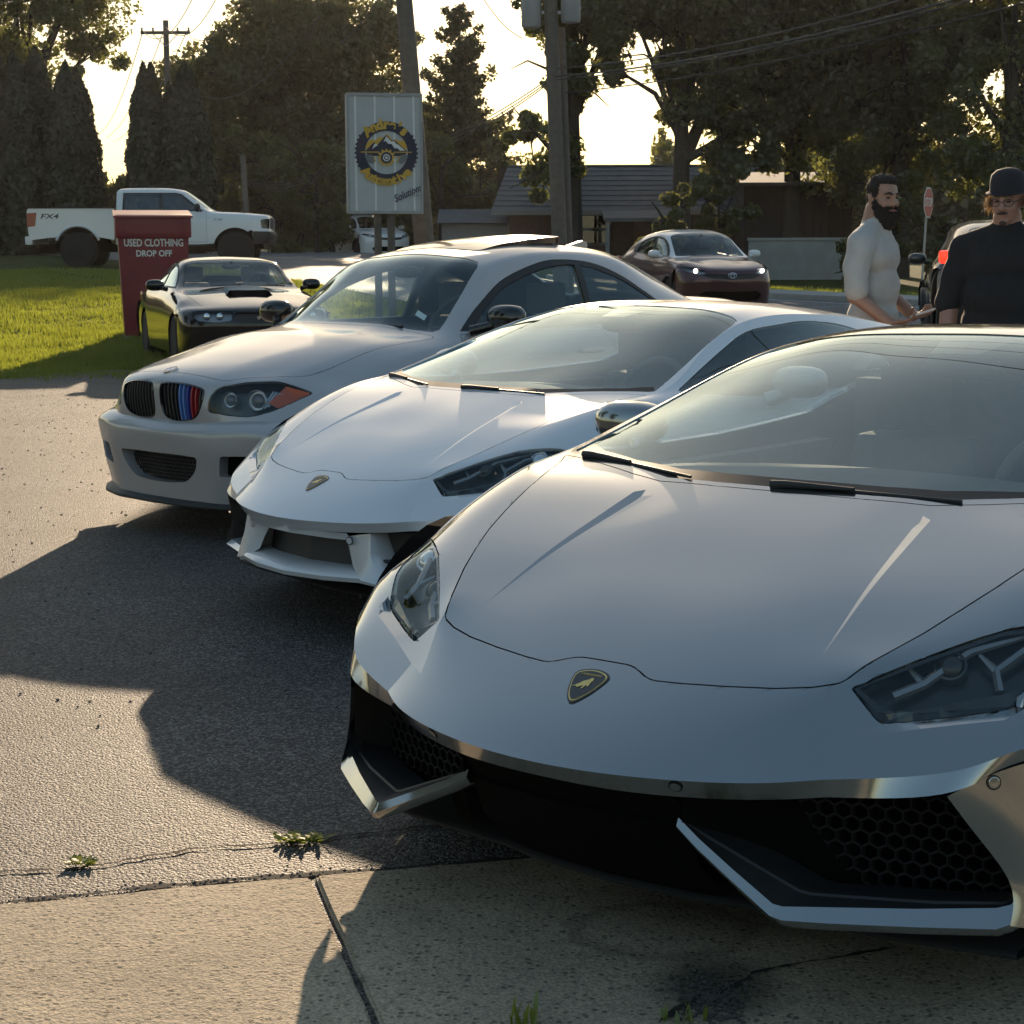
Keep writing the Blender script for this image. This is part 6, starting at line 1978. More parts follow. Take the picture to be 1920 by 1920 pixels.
def leafy_tree(name, label, x, y, height, clumps, nleaf, size, mat, seed, trunk_r=.28, group=None, cat='tree', lean=0., fork=.35):
    """clumps: list of (dx, dy, z, r) balls relative to the foot; leaves fill shells of sub-clumps"""
    rnd = np.random.default_rng(seed)
    z0 = float(ground_z(x, y))
    root = empty(name, (x, y, z0)); tag(root, label, cat, group)
    pr = random.Random(seed)
    bm = bmesh.new()
    fz = height * fork
    tube(bm, [(0, 0, -.3), (lean * .3, 0, fz * .5), (lean, 0, fz), (lean * 1.2, 0, height * .72)], [trunk_r * 1.25, trunk_r, trunk_r * .8, trunk_r * .25], 9)
    for (dx, dy, cz, r) in clumps:
        b = Vector((lean, 0, fz * pr.uniform(.8, 1.25)))
        e = Vector((dx, dy, cz)); mid = b.lerp(e, .5) + Vector((pr.uniform(-.3, .3), pr.uniform(-.3, .3), .3))
        tube(bm, [b, mid, e], [trunk_r * .45, trunk_r * .28, .03], 6)
        for k in range(4):
            dv = Vector((pr.gauss(0, 1), pr.gauss(0, 1), pr.gauss(0, .7))).normalized() * r * .9
            tube(bm, [mid.lerp(e, .6), e + dv * .5, e + dv], [.05, .03, .012], 5)
    bmobj('trunk', bm, M['bark'], root, 60)
    vol = np.array([r ** 2 for *_, r in clumps]); vol = vol / vol.sum()
    C, Nn = [], []
    for (dx, dy, cz, r), w in zip(clumps, vol):
        m = int(nleaf * w)
        ns = max(5, int(r * r * 5))
        dirs = rnd.normal(0, 1, (ns, 3)); dirs /= np.linalg.norm(dirs, axis=1, keepdims=True)
        sub = np.array([dx, dy, cz]) + dirs * r * rnd.uniform(.25, 1.0, (ns, 1)) * np.array([1, 1, .85])
        sr = r * rnd.uniform(.16, .40, ns)
        idx = rnd.integers(0, ns, m)
        q = rnd.normal(0, 1, (m, 3)); q /= np.linalg.norm(q, axis=1, keepdims=True)
        rad = sr[idx][:, None] * rnd.uniform(.35, 1.12, (m, 1))
        C.append(sub[idx] + q * rad * np.array([1, 1, .8])); Nn.append(q)
    C = np.concatenate(C); Nn = np.concatenate(Nn)
    cr = card_mesh('crown', cards(C, Nn, size, rnd, .3, .25), mat, root); cr["kind"] = "stuff"
    return root

def column_tree(x, y, height, radius, seed, label, group):
    """clipped evergreen column with a pointed top"""
    rnd = np.random.default_rng(seed)
    z0 = float(ground_z(x, y))
    root = empty('arborvitae', (x, y, z0)); tag(root, label, 'tree', group)
    bm = bmesh.new(); tube(bm, [(0, 0, -.2), (0, 0, height * .5), (0, 0, height * .95)], [.12, .08, .02], 7); bmobj('trunk', bm, M['bark'], root, 60)
    # dense inner core of sprays, then a rougher outer layer
    n = 13000
    t = rnd.random(n) ** .8
    prof = np.interp(t, [0, .08, .35, .6, .8, .92, 1.], [.75, .95, 1.0, .86, .60, .32, .03])
    lob = 1 + .10 * np.sin(t * 23 + seed) * rnd.uniform(.2, 1, n)
    a = rnd.uniform(0, 2 * np.pi, n)
    rr = radius * prof * lob * rnd.uniform(.72, 1.06, n)
    C = np.stack([rr * np.cos(a), rr * np.sin(a), t * height + rnd.normal(0, .04, n)], 1)
    Nn = np.stack([np.cos(a), np.sin(a), np.full(n, .6)], 1)
    cr = card_mesh('crown', cards(C, Nn, .075, rnd, 1.6, -.5), M['leaf_d'], root); cr["kind"] = "stuff"
    # solid dark heart so that no light comes through the column
    bm = bmesh.new()
    lathe(bm, [(radius * .72 * p, h * height) for h, p in ((.0, .75), (.08, .95), (.35, 1.), (.6, .86), (.8, .58), (.92, .30), (.985, .02))], 14)
    bmobj('inner_foliage', bm, M['leaf_d'], root, 60)
    return root

def cedar_tree(x, y, height, radius, seed, label):
    rnd = np.random.default_rng(seed); pr = random.Random(seed)
    z0 = float(ground_z(x, y))
    root = empty('cedar_tree', (x, y, z0)); tag(root, label, 'tree')
    bm = bmesh.new(); tube(bm, [(0, 0, -.3), (.05, 0, height * .5), (0, 0, height * .99)], [.28, .17, .02], 8)
    C, Nn = [], []
    k = 0
    z = height * .16
    while z < height * .985:
        f = (z / height - .16) / .84
        L = radius * (1 - f) ** .72 * pr.uniform(.65, 1.2) + .12
        for j in range(4 if f < .8 else 3):
            a = pr.uniform(0, 6.28); l = L * pr.uniform(.6, 1.1)
            up = .30 + .5 * f
            e = Vector((math.cos(a) * l, math.sin(a) * l, z + l * up * pr.uniform(.3, 1.1)))
            m_ = Vector((math.cos(a) * l * .5, math.sin(a) * l * .5, z + l * .08))
            tube(bm, [(0, 0, z), m_, e], [.045 * (1 - f) + .015, .025, .008], 5)
            m = int(150 * l + 50)
            t = rnd.random(m) ** .7
            P = (1 - t)[:, None] ** 2 * np.array([0, 0, z]) + 2 * (t * (1 - t))[:, None] * np.array(m_) + (t ** 2)[:, None] * np.array(e)
            P = P + rnd.normal(0, 1, (m, 3)) * (.16 * (1 - .5 * t))[:, None] * np.array([1, 1, .7]) * (.6 + .5 * l)
            C.append(P); Nn.append(np.tile([0, 0, 1.], (m, 1)))
        z += height * .026 * pr.uniform(.7, 1.3)
    bmobj('trunk', bm, M['bark'], root, 60)
    cr = card_mesh('crown', cards(np.concatenate(C), np.concatenate(Nn), .085, rnd, .5, -.2), M['leaf_c'], root); cr["kind"] = "stuff"
    return root

def px_at(px, Y):
    """X of a picture column at distance Y (level line of sight)"""
    return (px - 960) / FPX * Y * 1.0

def build_trees():
    T = leafy_tree
    # left: big tree behind the evergreen columns
    x = px_at(60, 80)
    T('broadleaf_tree', 'tall leafy tree at the upper left, behind the evergreen columns', x, 80, 15, [(-3, 0, 9.5, 3.2), (0, 0, 12, 3.6), (2.4, 0, 10.8, 2.6), (-1, 1, 8.2, 2.8), (1.4, -1, 13.6, 2.6), (-4.5, 0, 13, 3.2), (3.2, 0, 8.6, 1.7), (4.0, 0, 12.6, 1.4)], 44000, .11, M['leaf_b'], 11, .35, 'broadleaf trees behind the lot')
    # evergreen columns
    labs = ['leftmost evergreen column, half cut by the picture edge', 'second evergreen column from the left edge', 'third evergreen column from the left, in the thick of the row', 'fourth evergreen column from the left, behind the pickup bed', 'double-tipped evergreen column at the right end of the left row', 'slim twin tip beside the double-tipped evergreen column',
            'evergreen column left of the pickup cab, tallest of the right group', 'narrow evergreen column close behind the tall one of the right group', 'short evergreen column between the tall ones of the right group', 'evergreen column at the right end, above the pickup hood']
    cols = [(-22, 60, 8.3, 1.0), (14, 61, 6.9, .95), (52, 60, 6.5, .95), (91, 61, 6.75, .95), (146, 60, 6.15, .82), (164, 60.5, 6.0, .80), (288, 60, 6.1, .66), (302, 61, 6.2, .62), (334, 62, 5.6, .55), (364, 60, 6.15, .95)]
    for k, (px, y, h, r) in enumerate(cols): column_tree(px_at(px, y), y, h, r, 40 + k, labs[k], 'evergreen columns along the lawn')
    # middle left trees
    k_ = 88 / 70
    def big(cl): return [(a * k_, b, c * k_ - .3, r * k_) for a, b, c, r in cl]
    x = px_at(505, 88)
    T('broadleaf_tree', 'dark leafy tree left of the sign, its crown stepping down to the left', x, 88, 14.5, big([(-1.8, 0, 7.2, 2.0), (-2.6, 0, 6.0, 2.0), (.6, 0, 7.9, 2.2), (1.8, 0, 8.0, 2.6), (-.6, 0, 5.2, 2.4), (2.2, 0, 8.0, 1.8), (0, 0, 7.0, 2.2), (-1.2, 0, 3.4, 2.2), (1.4, 0, 4.6, 2.4)]), 60000, .12, M['leaf_a'], 12, .3, 'broadleaf trees behind the lot')
    x = px_at(655, 89)
    T('broadleaf_tree', 'tall leafy tree directly behind the sign', x, 89, 14.5, big([(-1.8, 0, 7.7, 2.2), (.4, 0, 7.9, 2.0), (1.8, 0, 8.6, 1.6), (-1.2, 0, 8.0, 2.2), (.8, 0, 6.6, 2.2), (-2.0, 0, 5.6, 2.2), (1.6, 0, 4.6, 2.1), (0, 0, 3.6, 2.4), (-3.0, 0, 7.4, 1.5)]), 56000, .12, M['leaf_a'], 13, .3, 'broadleaf trees behind the lot')
    cedar_tree(px_at(866, 72), 72, 9.7, 2.5, 14, 'ragged cedar standing against the yellow sky behind the sign')
    # right-hand trees
    spec = [(1075, 58, 'broadleaf tree behind the twin wooden poles', [(-.8, 0, 8.6, 1.6), (.4, 0, 7.6, 1.7), (-.9, 0, 6.9, 1.4), (.6, 0, 8.9, 1.7), (-1.4, 0, 4.6, 1.2), (.3, 0, 6.0, 1.3), (1.6, 0, 8.5, 1.8), (-.9, 0, 3.2, 1.4)], 15000),
            (1275, 56, 'large leafy tree over the maroon crossover', [(1.6, 1, 8.4, 1.8), (2.8, 1, 6.2, 1.6), (2.4, .5, 4.6, 1.4), (-1.6, 0, 8.2, 1.9), (.6, 0, 8.4, 2.1), (2.0, 0, 7.4, 2.0), (1.0, 0, 5.6, 1.9), (-.2, 0, 8.6, 2.1), (2.4, 0, 8.6, 2.1), (1.4, 0, 3.4, 1.5), (-2.2, 0, 6.4, .9), (-.6, 0, 6.8, 1.3)], 24000),
            (1480, 58, 'dark leafy tree to the left of the bearded man', [(-2.6, 0, 7.0, 2.0), (1.0, 1, 7.6, 2.2), (-.6, 1, 7.4, 2.2), (-1.5, 0, 8.6, 2.4), (1.2, 0, 9.4, 2.5), (0, 0, 6.4, 2.5), (2.2, 0, 6.6, 2.2), (-1.8, 0, 5.0, 1.9), (.4, 0, 8.9, 2.1), (1.6, 0, 4.2, 2.0), (-.4, 0, 4.2, 1.6)], 26000),
            (1680, 56, 'dark leafy tree behind the stop sign', [(0, 1, 6.8, 2.2), (1.8, 1, 7.0, 2.0), (-2.2, 1, 7.0, 2.0), (-1.4, 0, 7.8, 2.3), (1.2, 0, 6.6, 2.3), (.2, 0, 4.6, 2.2), (2.3, 0, 8.4, 1.9), (-.3, 0, 8.8, 2.2), (-1.8, 0, 5.4, 2.0), (1.9, 0, 4.0, 1.8), (-.6, 0, 2.8, 1.7)], 26000),
            (1880, 54, 'rightmost leafy tree, with sky showing through its crown', [(-.4, 1, 7.4, 1.8), (1.2, 1, 5.4, 1.7), (-1.2, 0, 6.0, 1.8), (.9, 0, 7.2, 1.9), (.4, 0, 4.2, 1.8), (-.7, 0, 9.2, 2.0), (1.6, 0, 9.4, 1.8), (-1.7, 0, 3.4, 1.6), (.8, 0, 2.4, 1.5)], 14000)]
    for k, (px, y, lab, cl, n) in enumerate(spec): T('broadleaf_tree', lab, px_at(px, y), y, 11, cl, int(n * 2.0), .092, M['leaf_a'] if k % 2 else M['leaf_b'], 21 + k, .30, 'broadleaf trees behind the lot')
    for k, (xx, yy) in enumerate(((-13.5, 17), (-12.5, 10), (-15, 4), (-19, 24))):
        T('broadleaf_tree', ('first', 'second', 'third', 'fourth')[k] + ' leafy tree past the left edge, seen only reflected in the car noses', xx, yy, 8, [(0, 0, 4.6, 1.9), (-.9, 1.0, 6.0, 1.7), (.8, -.9, 6.6, 1.6), (.2, .3, 7.8, 1.3), (.9, .9, 3.2, 1.3)], 7000, .14, M['leaf_b'], 140 + k, .2, 'broadleaf trees behind the lot')
    # undergrowth
    sh = [(215, 74, 3.0, 1.7, 'round shrub seen in the gap between the two evergreen groups'), (250, 76, 2.6, 1.5, 'second round shrub in the gap between the evergreen groups'), (430, 64, 4.0, 1.9, 'dark shrub beyond the pickup hood'), (520, 63, 4.4, 2.0, 'dark shrub left of the sign post'), (600, 62, 3.8, 1.9, 'dark shrub just left of the sign'), (690, 64, 4.2, 2.0, 'dark shrub hidden low behind the sign'), (830, 66, 4.8, 1.9, 'dark shrub below the cedar, right of the sign'), (905, 68, 4.6, 1.8, 'dark shrub between the cedar and the house'), (1255, 50, 2.6, 1.0, 'sunlit shrub behind the crossover roof'), (1345, 51, 3.4, 1.1, 'shrub in front of the dark shed'), (1640, 50, 2.4, 1.2, 'low shrub right of the white wall'), (1800, 50, 2.8, 1.4, 'low shrub between the two men')]
    for k, (px, y, h, r, lab) in enumerate(sh):
        c = [(random.Random(k * 9 + i).uniform(-r, r) * .7, random.Random(k * 7 + i).uniform(-.5, .5), h * f, r * .62) for i, f in enumerate((.18, .3, .42, .55, .7, .85))]
        T('shrub', lab, px_at(px, y), y, h, c, 9000, .085, M['leaf_e'], 60 + k, .08, 'shrubs along the road', 'shrub')
    # far wood closing the view
    rnd = np.random.default_rng(99)
    n = 70000
    X = rnd.uniform(-50, 50, n); Yy = rnd.uniform(104, 112, n)
    top = 5.0 + 2.2 * np.sin(X * .31) + 1.3 * np.sin(X * .83 + 1)
    top = np.where(X > 11.5, 6.4 + 1.5 * np.sin(X * .4) + .8 * np.sin(X * 1.1), top); top = np.where((X < -3.6) & (X > -19.5), 6.5 + 1.5 * np.sin(X * .6), top)
    top = np.where((X > -26) & (X < -19.5), 3.6, top); top = np.where(np.abs(X) < 3.6, 3.2, top)
    top = np.where((X > 4.2) & (X < 8.6), 3.0, top)
    Zz = ground_z(X, Yy) + rnd.random(n) * top
    cr = card_mesh('far_wood', cards(np.stack([X, Yy, Zz], 1), np.tile([0, -1., 0], (n, 1)), .34, rnd, .3), M['leaf_a'], None)
    tag(cr, 'far dark wood closing the view behind the houses', 'wood', kind='stuff')


def build_veil_haze():
    """faint scattering volume added to lift the dark background, standing in for lens veil"""
    m = bpy.data.materials.new('veil_haze'); m.use_nodes = True
    nt = m.node_tree; nt.nodes.clear()
    out = nd(nt, "ShaderNodeOutputMaterial"); v = nd(nt, "ShaderNodeVolumePrincipled")
    v.inputs["Color"].default_value = (1, .97, .98, 1); v.inputs["Density"].default_value = .0001; v.inputs["Anisotropy"].default_value = .5
    nt.links.new(v.outputs[0], out.inputs["Volume"])
    bm = bmesh.new(); box(bm, -160, 160, -50, 270, -1.2, 26)  # added box of thin scattering, brightens the far blacks like veiling glare
    o = bmobj('veil_haze', bm, m); o["kind"] = "stuff"
    return o
# ------------------------------------------------------------------ bin, sign, poles, house
M['bin_red'] = plain('bin_red_paint', (.20, .014, .022), rough=.45, noise=.3, nscale=5, bump=.15, bscale=20)
M['print_white'] = plain('printed_white', (.70, .70, .68), rough=.6, noise=.12, nscale=15)
M['print_faded'] = plain('printed_faded', (.30, .16, .15), rough=.7, noise=.4, nscale=18)
M['sign_white'] = plain('sign_panel_white', (.46, .47, .48), rough=.55, noise=.15, nscale=4)
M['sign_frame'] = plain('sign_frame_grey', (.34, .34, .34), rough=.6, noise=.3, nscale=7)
M['navy'] = plain('print_navy', (.020, .022, .045), rough=.6)
M['print_gold'] = plain('print_gold', (.62, .36, .045), rough=.6)
M['print_grey'] = plain('print_grey', (.16, .17, .18), rough=.6)
M['stop_red'] = plain('stop_sign_red', (.40, .018, .022), rough=.45)
M['shingle'] = plain('roof_shingles', (.11, .11, .115), rough=.9, noise=.35, nscale=3, bump=.5, bscale=14)
M['brick'] = plain('dark_brick', (.09, .055, .045), rough=.9, noise=.4, nscale=8, bump=.4)
M['siding'] = plain('pale_siding', (.22, .215, .21), rough=.8, noise=.2, nscale=3)
M['brown_wall'] = plain('brown_boards', (.050, .034, .028), rough=.9, noise=.3, nscale=5)
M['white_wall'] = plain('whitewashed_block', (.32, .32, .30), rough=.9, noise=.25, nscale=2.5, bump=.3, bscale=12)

def clothing_bin():
    """tapered steel donation bin with a hood and a chute flap"""
    x, y = -5.40, 27.3
    z = float(ground_z(x, y)) - .02
    rz = math.radians(13)
    root = empty('clothing_bin', (x, y, z), rz); tag(root, 'red used-clothing drop-off bin with white lettering behind the black muscle car', 'donation bin')
    bm = bmesh.new()
    # body narrows downwards a little
    V = [(-.455, -.5), (.455, -.5), (.455, .5), (-.455, .5)]
    A = [bm.verts.new((a, b, .06)) for a, b in V]; B = [bm.verts.new((a * 1.13, b * 1.10, 1.55)) for a, b in V]
    bm.faces.new(A[::-1]); bm.faces.new(B)
    for i in range(4): bm.faces.new((A[i], A[(i + 1) % 4], B[(i + 1) % 4], B[i]))
    bmesh.ops.bevel(bm, geom=[e for e in bm.edges if abs(e.verts[0].co.z - e.verts[1].co.z) > .5], offset=.02, segments=2, affect='EDGES')
    bmobj('bin_body', bm, M['bin_red'], root, 40)
    bm = bmesh.new(); prism(bm, [(-.60, 1.50), (-.60, 1.78), (-.56, 1.83), (.55, 1.90), (.55, 1.50)], 'X', -.55, .55)
    bevel_all(bm, .012, 2); bmobj('chute_hood', bm, M['bin_red'], root, 40)
    bm = bmesh.new(); prism(bm, [(-.63, 1.785), (.58, 1.905), (.58, 1.93), (-.63, 1.815)], 'X', -.575, .575); bmobj('hood_lid', bm, M['bin_red'], root, 40)
    bm = bmesh.new(); box(bm, -.40, .40, -.606, -.598, 1.56, 1.72); bmobj('chute_flap', bm, M['bin_red'], root)
    for a in (-.42, .42):
        for b in (-.42, .42):
            bm = bmesh.new(); box(bm, a - .05, a + .05, b - .05, b + .05, -.02, .06); bmobj('foot', bm, M['galv'], root)
    def onface(yv, zv, xv=0.): return Matrix.Translation((xv, -.5 * (1 + .10 * (zv - .06) / 1.49) - .004, zv)) @ Matrix.Rotation(math.pi / 2 + math.radians(1.9), 4, 'X')
    text('USED CLOTHING', .15, M['print_white'], root, onface(0, 1.42), 'lettering_line', .86, bold=.004)
    text('DROP OFF', .125, M['print_white'], root, onface(0, 1.265, .0), 'lettering_line', .52, bold=.004)
    # worn print of a basket under the lettering
    o = Matrix.Translation((.16, -.54, 1.0))
    bm = bmesh.new()
    for i in range(5): box(bm, .02 + i * .075, .055 + i * .075, -.5405 + .004, -.5365, .98, 1.16)
    for k in range(2): box(bm, .0, .36, -.541 + .004, -.5365, 1.0 + k * .10, 1.02 + k * .10)
    o = bmobj('faded_print', bm, M['print_faded'], root); o.rotation_euler = (math.radians(1.9), 0, 0); o.location = (0, .045, 0); o["kind"] = "stuff"
    return root

def flat_poly(name, pts, M4, mat, parent, h=.0):
    tr = tessellate_polygon([[Vector((a, b, 0)) for a, b in pts]])
    V = [M4 @ Vector((a, b, h)) for a, b in pts]
    F = []
    for t in tr:
        a, b, c = [Vector((*pts[i], 0)) for i in t]
        F.append(tuple(t) if (b - a).cross(c - a).z > 0 else tuple(t[::-1]))
    return pyobj(name, V, F, mat, parent)

def shop_sign():
    x, y = -2.08, 30.0
    z = float(ground_z(x, y))
    root = empty('shop_sign', (x, y, z), math.radians(10)); tag(root, 'pole sign with a round gear and mountain emblem in navy and gold', 'sign')
    zb, zt, w, d = 2.10 - z, 4.02 - z, .62, .30
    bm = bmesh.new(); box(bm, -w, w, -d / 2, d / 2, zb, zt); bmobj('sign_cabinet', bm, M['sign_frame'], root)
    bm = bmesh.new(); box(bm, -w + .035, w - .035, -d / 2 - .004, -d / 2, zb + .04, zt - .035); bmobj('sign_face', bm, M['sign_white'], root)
    for (a, b, c, e) in ((-w, w, zt - .035, zt + .01), (-w, w, zb - .01, zb + .04)):
        bm = bmesh.new(); box(bm, a, b, -d / 2 - .03, -d / 2, c, e); bmobj('frame_rail', bm, M['sign_frame'], root)
    for s in (-1, 1):
        bm = bmesh.new(); box(bm, s * w - (.0 if s < 0 else .04), s * w + (.04 if s < 0 else .0), -d / 2 - .028, -d / 2, zb, zt); bmobj('frame_stile', bm, M['sign_frame'], root)
    for k in range(4):
        xx = -w + .14 + k * .318
        bm = bmesh.new(); box(bm, xx - .016, xx + .016, -d / 2 - .018, -d / 2 - .004, zb + .04, zt - .035); bmobj('panel_batten', bm, M['print_white'], root)
    for xx in (-.12, .10):
        bm = bmesh.new(); box(bm, xx - .055, xx + .055, -.07, .07, -.3, zb); bmobj('post', bm, M['pole_wood'], root)
    # emblem, printed flat on the face
    cz = (zb + zt) / 2 + .02
    F = Matrix.Translation((.02, -d / 2 - .0215, cz)) @ Matrix.Rotation(math.pi / 2, 4, 'X')
    R = .50
    em = empty_child('emblem', root)
    circ = lambda r, n=40, a0=0, a1=2 * math.pi, cx=0, cy=0: [(cx + r * math.cos(a), cy + r * math.sin(a)) for a in np.linspace(a0, a1, n, endpoint=False)]
    def annulus(nm, r0, r1, mat, h, cx=0, cy=0, n=48):
        V, Fc = [], []
        for a in np.linspace(0, 2 * math.pi, n, endpoint=False):
            V += [F @ Vector((cx + r0 * math.cos(a), cy + r0 * math.sin(a), h)), F @ Vector((cx + r1 * math.cos(a), cy + r1 * math.sin(a), h))]
        for i in range(n): Fc.append((2 * i, 2 * i + 1, 2 * ((i + 1) % n) + 1, 2 * ((i + 1) % n)))
        return pyobj(nm, V, Fc, mat, em)
    annulus('emblem_ring', R * .70, R, M['navy'], .001)
    # tyre-like teeth on both flanks of the ring
    tt = []
    for a in list(np.linspace(-.6, .55, 9)) + list(np.linspace(math.pi - .55, math.pi + .6, 9)):
        tt.append(flat_poly('ring_lug', [(R * .98 * math.cos(a - .035), R * .98 * math.sin(a - .035)), (R * 1.045 * math.cos(a - .03), R * 1.045 * math.sin(a - .03)), (R * 1.045 * math.cos(a + .03), R * 1.045 * math.sin(a + .03)), (R * .98 * math.cos(a + .035), R * .98 * math.sin(a + .035))], F, M['navy'], em, .001))
    # gold sky behind navy mountains with white snow
    gold = [(.35 * math.cos(a), .35 * math.sin(a)) for a in np.linspace(.10, math.pi - .10, 24)]
    gold = [(p[0], p[1]) for p in gold if True]
    g2 = [(.345, .06)] + [(.33, .12), (.28, .205), (.21, .18), (.17, .215), (.11, .195), (.02, .30), (-.06, .235), (-.11, .255), (-.18, .195), (-.27, .20), (-.32, .14), (-.345, .06)]
    flat_poly('gold_peaks', g2, F, M['print_gold'], em, .0015)
    flat_poly('navy_mountain', [(-.345, .02), (-.20, .165), (-.15, .12), (.0, .28), (.09, .19), (.13, .205), (.34, .02), (.30, -.06), (-.30, -.06)], F, M['navy'], em, .002)
    flat_poly('snow_cap', [(.0, .262), (-.045, .17), (-.01, .185), (.03, .14), (.09, .135), (.13, .07), (.19, .065), (.22, .03), (.31, .03), (.19, .13), (.16, .14), (.12, .19), (.09, .17)], F, M['print_white'], em, .0025)
    flat_poly('snow_cap', [(-.19, .145), (-.235, .05), (-.17, .10), (-.135, .115)], F, M['print_white'], em, .0025)
    for s in (-1, 1):
        flat_poly('gold_bar', [(s * .42, -.004), (s * .42, .012), (s * .12, .012), (s * .12, -.004)][::1 if s < 0 else -1], F, M['print_gold'], em, .003)
        flat_poly('grey_wing', [(s * .36, -.04), (s * .24, -.04), (s * .18, -.14), (s * .23, -.19), (s * .33, -.13)][::1 if s < 0 else -1], F, M['print_grey'], em, .0026)
        flat_poly('gold_bolt', [(s * .30, -.03), (s * .19, -.09), (s * .21, -.12), (s * .14, -.19), (s * .19, -.11), (s * .17, -.085)][::1 if s < 0 else -1], F, M['print_gold'], em, .003)
    gear = []
    for k in range(12):
        a = k * math.pi / 6
        for (rr, da) in ((.115, -.16), (.145, -.09), (.145, .09), (.115, .16)): gear.append((rr * math.cos(a + da), -.085 + rr * math.sin(a + da)))
    flat_poly('gold_gear', gear, F, M['print_gold'], em, .0035)
    annulus('gear_disc', .0005, .095, M['navy'], .004, 0, -.085, 28)
    annulus('gear_ring', .04, .058, M['print_white'], .0045, 0, -.085, 28)
    annulus('gear_hub', .0005, .022, M['print_white'], .0045, 0, -.085, 16)
    def arc(word, r, a0, a1, size, mat, up=True, h=.005, nm='lettering'):
        n = len(word)
        for i, ch in enumerate(word):
            t = (i + .5) / n
            a = a0 + (a1 - a0) * t
            p = (r * math.cos(a), r * math.sin(a))
            rot = a - math.pi / 2 if up else a + math.pi / 2
            text(ch, size, mat, em, F @ Matrix.Translation((p[0], p[1], h)) @ Matrix.Rotation(rot, 4, 'Z'), nm, bold=.012, extrude=.0002)
    arc("Andre's", R * .90, math.radians(138), math.radians(42), .22, M['print_gold'])
    arc('Automotive', R * .93, math.radians(218), math.radians(322), .20, M['print_gold'], up=False)
    text('Solutions', .17, M['navy'], em, F @ Matrix.Translation((.34, -.66, .006)) @ Matrix.Rotation(math.radians(24), 4, 'Z'), 'lettering', .50, shear=.35, bold=.002)
    text('LLC', .05, M['navy'], em, F @ Matrix.Translation((.47, -.69, .006)), 'lettering', .10)
    return root

def empty_child(name, parent):
    o = bpy.data.objects.new(name, None); o.empty_display_size = .1
    return link(o, parent)

def insulator(bm, x, y, z, r=.05):
    rings = [(r * .5, 0), (r, .03), (r * .55, .07), (r * .9, .10), (r * .4, .15)]
    n = 8
    prev = None
    for rr, h in rings:
        ring = [bm.verts.new((x + rr * math.cos(2 * math.pi * k / n), y + rr * math.sin(2 * math.pi * k / n), z + h)) for k in range(n)]
        if prev:
            for k in range(n): bm.faces.new((prev[k], prev[(k + 1) % n], ring[(k + 1) % n], ring[k]))
        prev = ring
    bm.faces.new(prev)

def utility_pole(x, y, h, r0, r1, lean, label, arms=(), tfs=(), group='utility poles'):
    z = float(ground_z(x, y))
    root = empty('utility_pole', (x, y, z)); tag(root, label, 'utility pole', group)
    bm = bmesh.new(); tube(bm, [(0, 0, -.3), (lean * .5, 0, h * .5), (lean, 0, h)], [r0, (r0 + r1) / 2, r1], 14); bmobj('pole', bm, M['pole_wood'], root, 60)
    for (zz, half, yaw) in arms:
        bm = bmesh.new(); box(bm, -half, half, -.06, .06, -.06, .06)
        o = bmobj('crossarm', bm, M['pole_wood'], root); o.location = (lean * zz / h, -.14, zz); o.rotation_euler = (0, 0, yaw)
        for s in (-.95, -.5, .5, .95):
            bm = bmesh.new(); insulator(bm, 0, 0, 0, .06)
            q = bmobj('insulator', bm, M['galv'], o, 60); q.location = (half * s, 0, .06)
        for s in (-1, 1):
            bm = bmesh.new(); tube(bm, [(s * half * .5, .0, -.05), (0, 0, -.55)], .018, 5); bmobj('brace', bm, M['galv'], o)
    for (dx, zz, rr, hh) in tfs:
        bm = bmesh.new()
        lathe(bm, [(rr * .9, 0), (rr, .04), (rr, hh * .92), (rr * 1.04, hh * .93), (rr * 1.04, hh), (rr * .5, hh + .05)], 18)
        for s in (-.4, .4): insulator(bm, s * rr, 0, hh + .03, .05)
        o = bmobj('transformer', bm, M['tfm'], root, 40); o.location = (lean * zz / h + dx, -.05, zz)
        bm = bmesh.new(); box(bm, min(0, dx), max(0, dx), -.03, .03, zz + hh * .5 - .03, zz + hh * .5 + .03); bmobj('bracket', bm, M['galv'], root)
    return root

def cable(pts, r, label, sag=None):
    if sag is not None:
        a, b = Vector(pts[0]), Vector(pts[1])
        pts = [a.lerp(b, t) + Vector((0, 0, -4 * sag * t * (1 - t))) for t in np.linspace(0, 1, 17)]
    bm = bmesh.new(); tube(bm, pts, r, 5)
    o = bmobj('overhead_cable', bm, M['wire'], None, 60)
    return tag(o, label, 'cable', 'overhead cables')

def pt(px, py, Y):
    """a place at distance Y seen in the direction of picture point (px, py)"""
    th = math.radians(CAM_PITCH); ro = math.radians(CAM_ROLL)
    a, b = px - 960, py - 960
    a, b = a * math.cos(ro) + b * math.sin(ro), -a * math.sin(ro) + b * math.cos(ro)
    d = Vector((a, FPX * math.cos(th) - b * math.sin(th), -FPX * math.sin(th) - b * math.cos(th)))
    return Vector((0, 0, CAM_H)) + d * (Y / d.y)

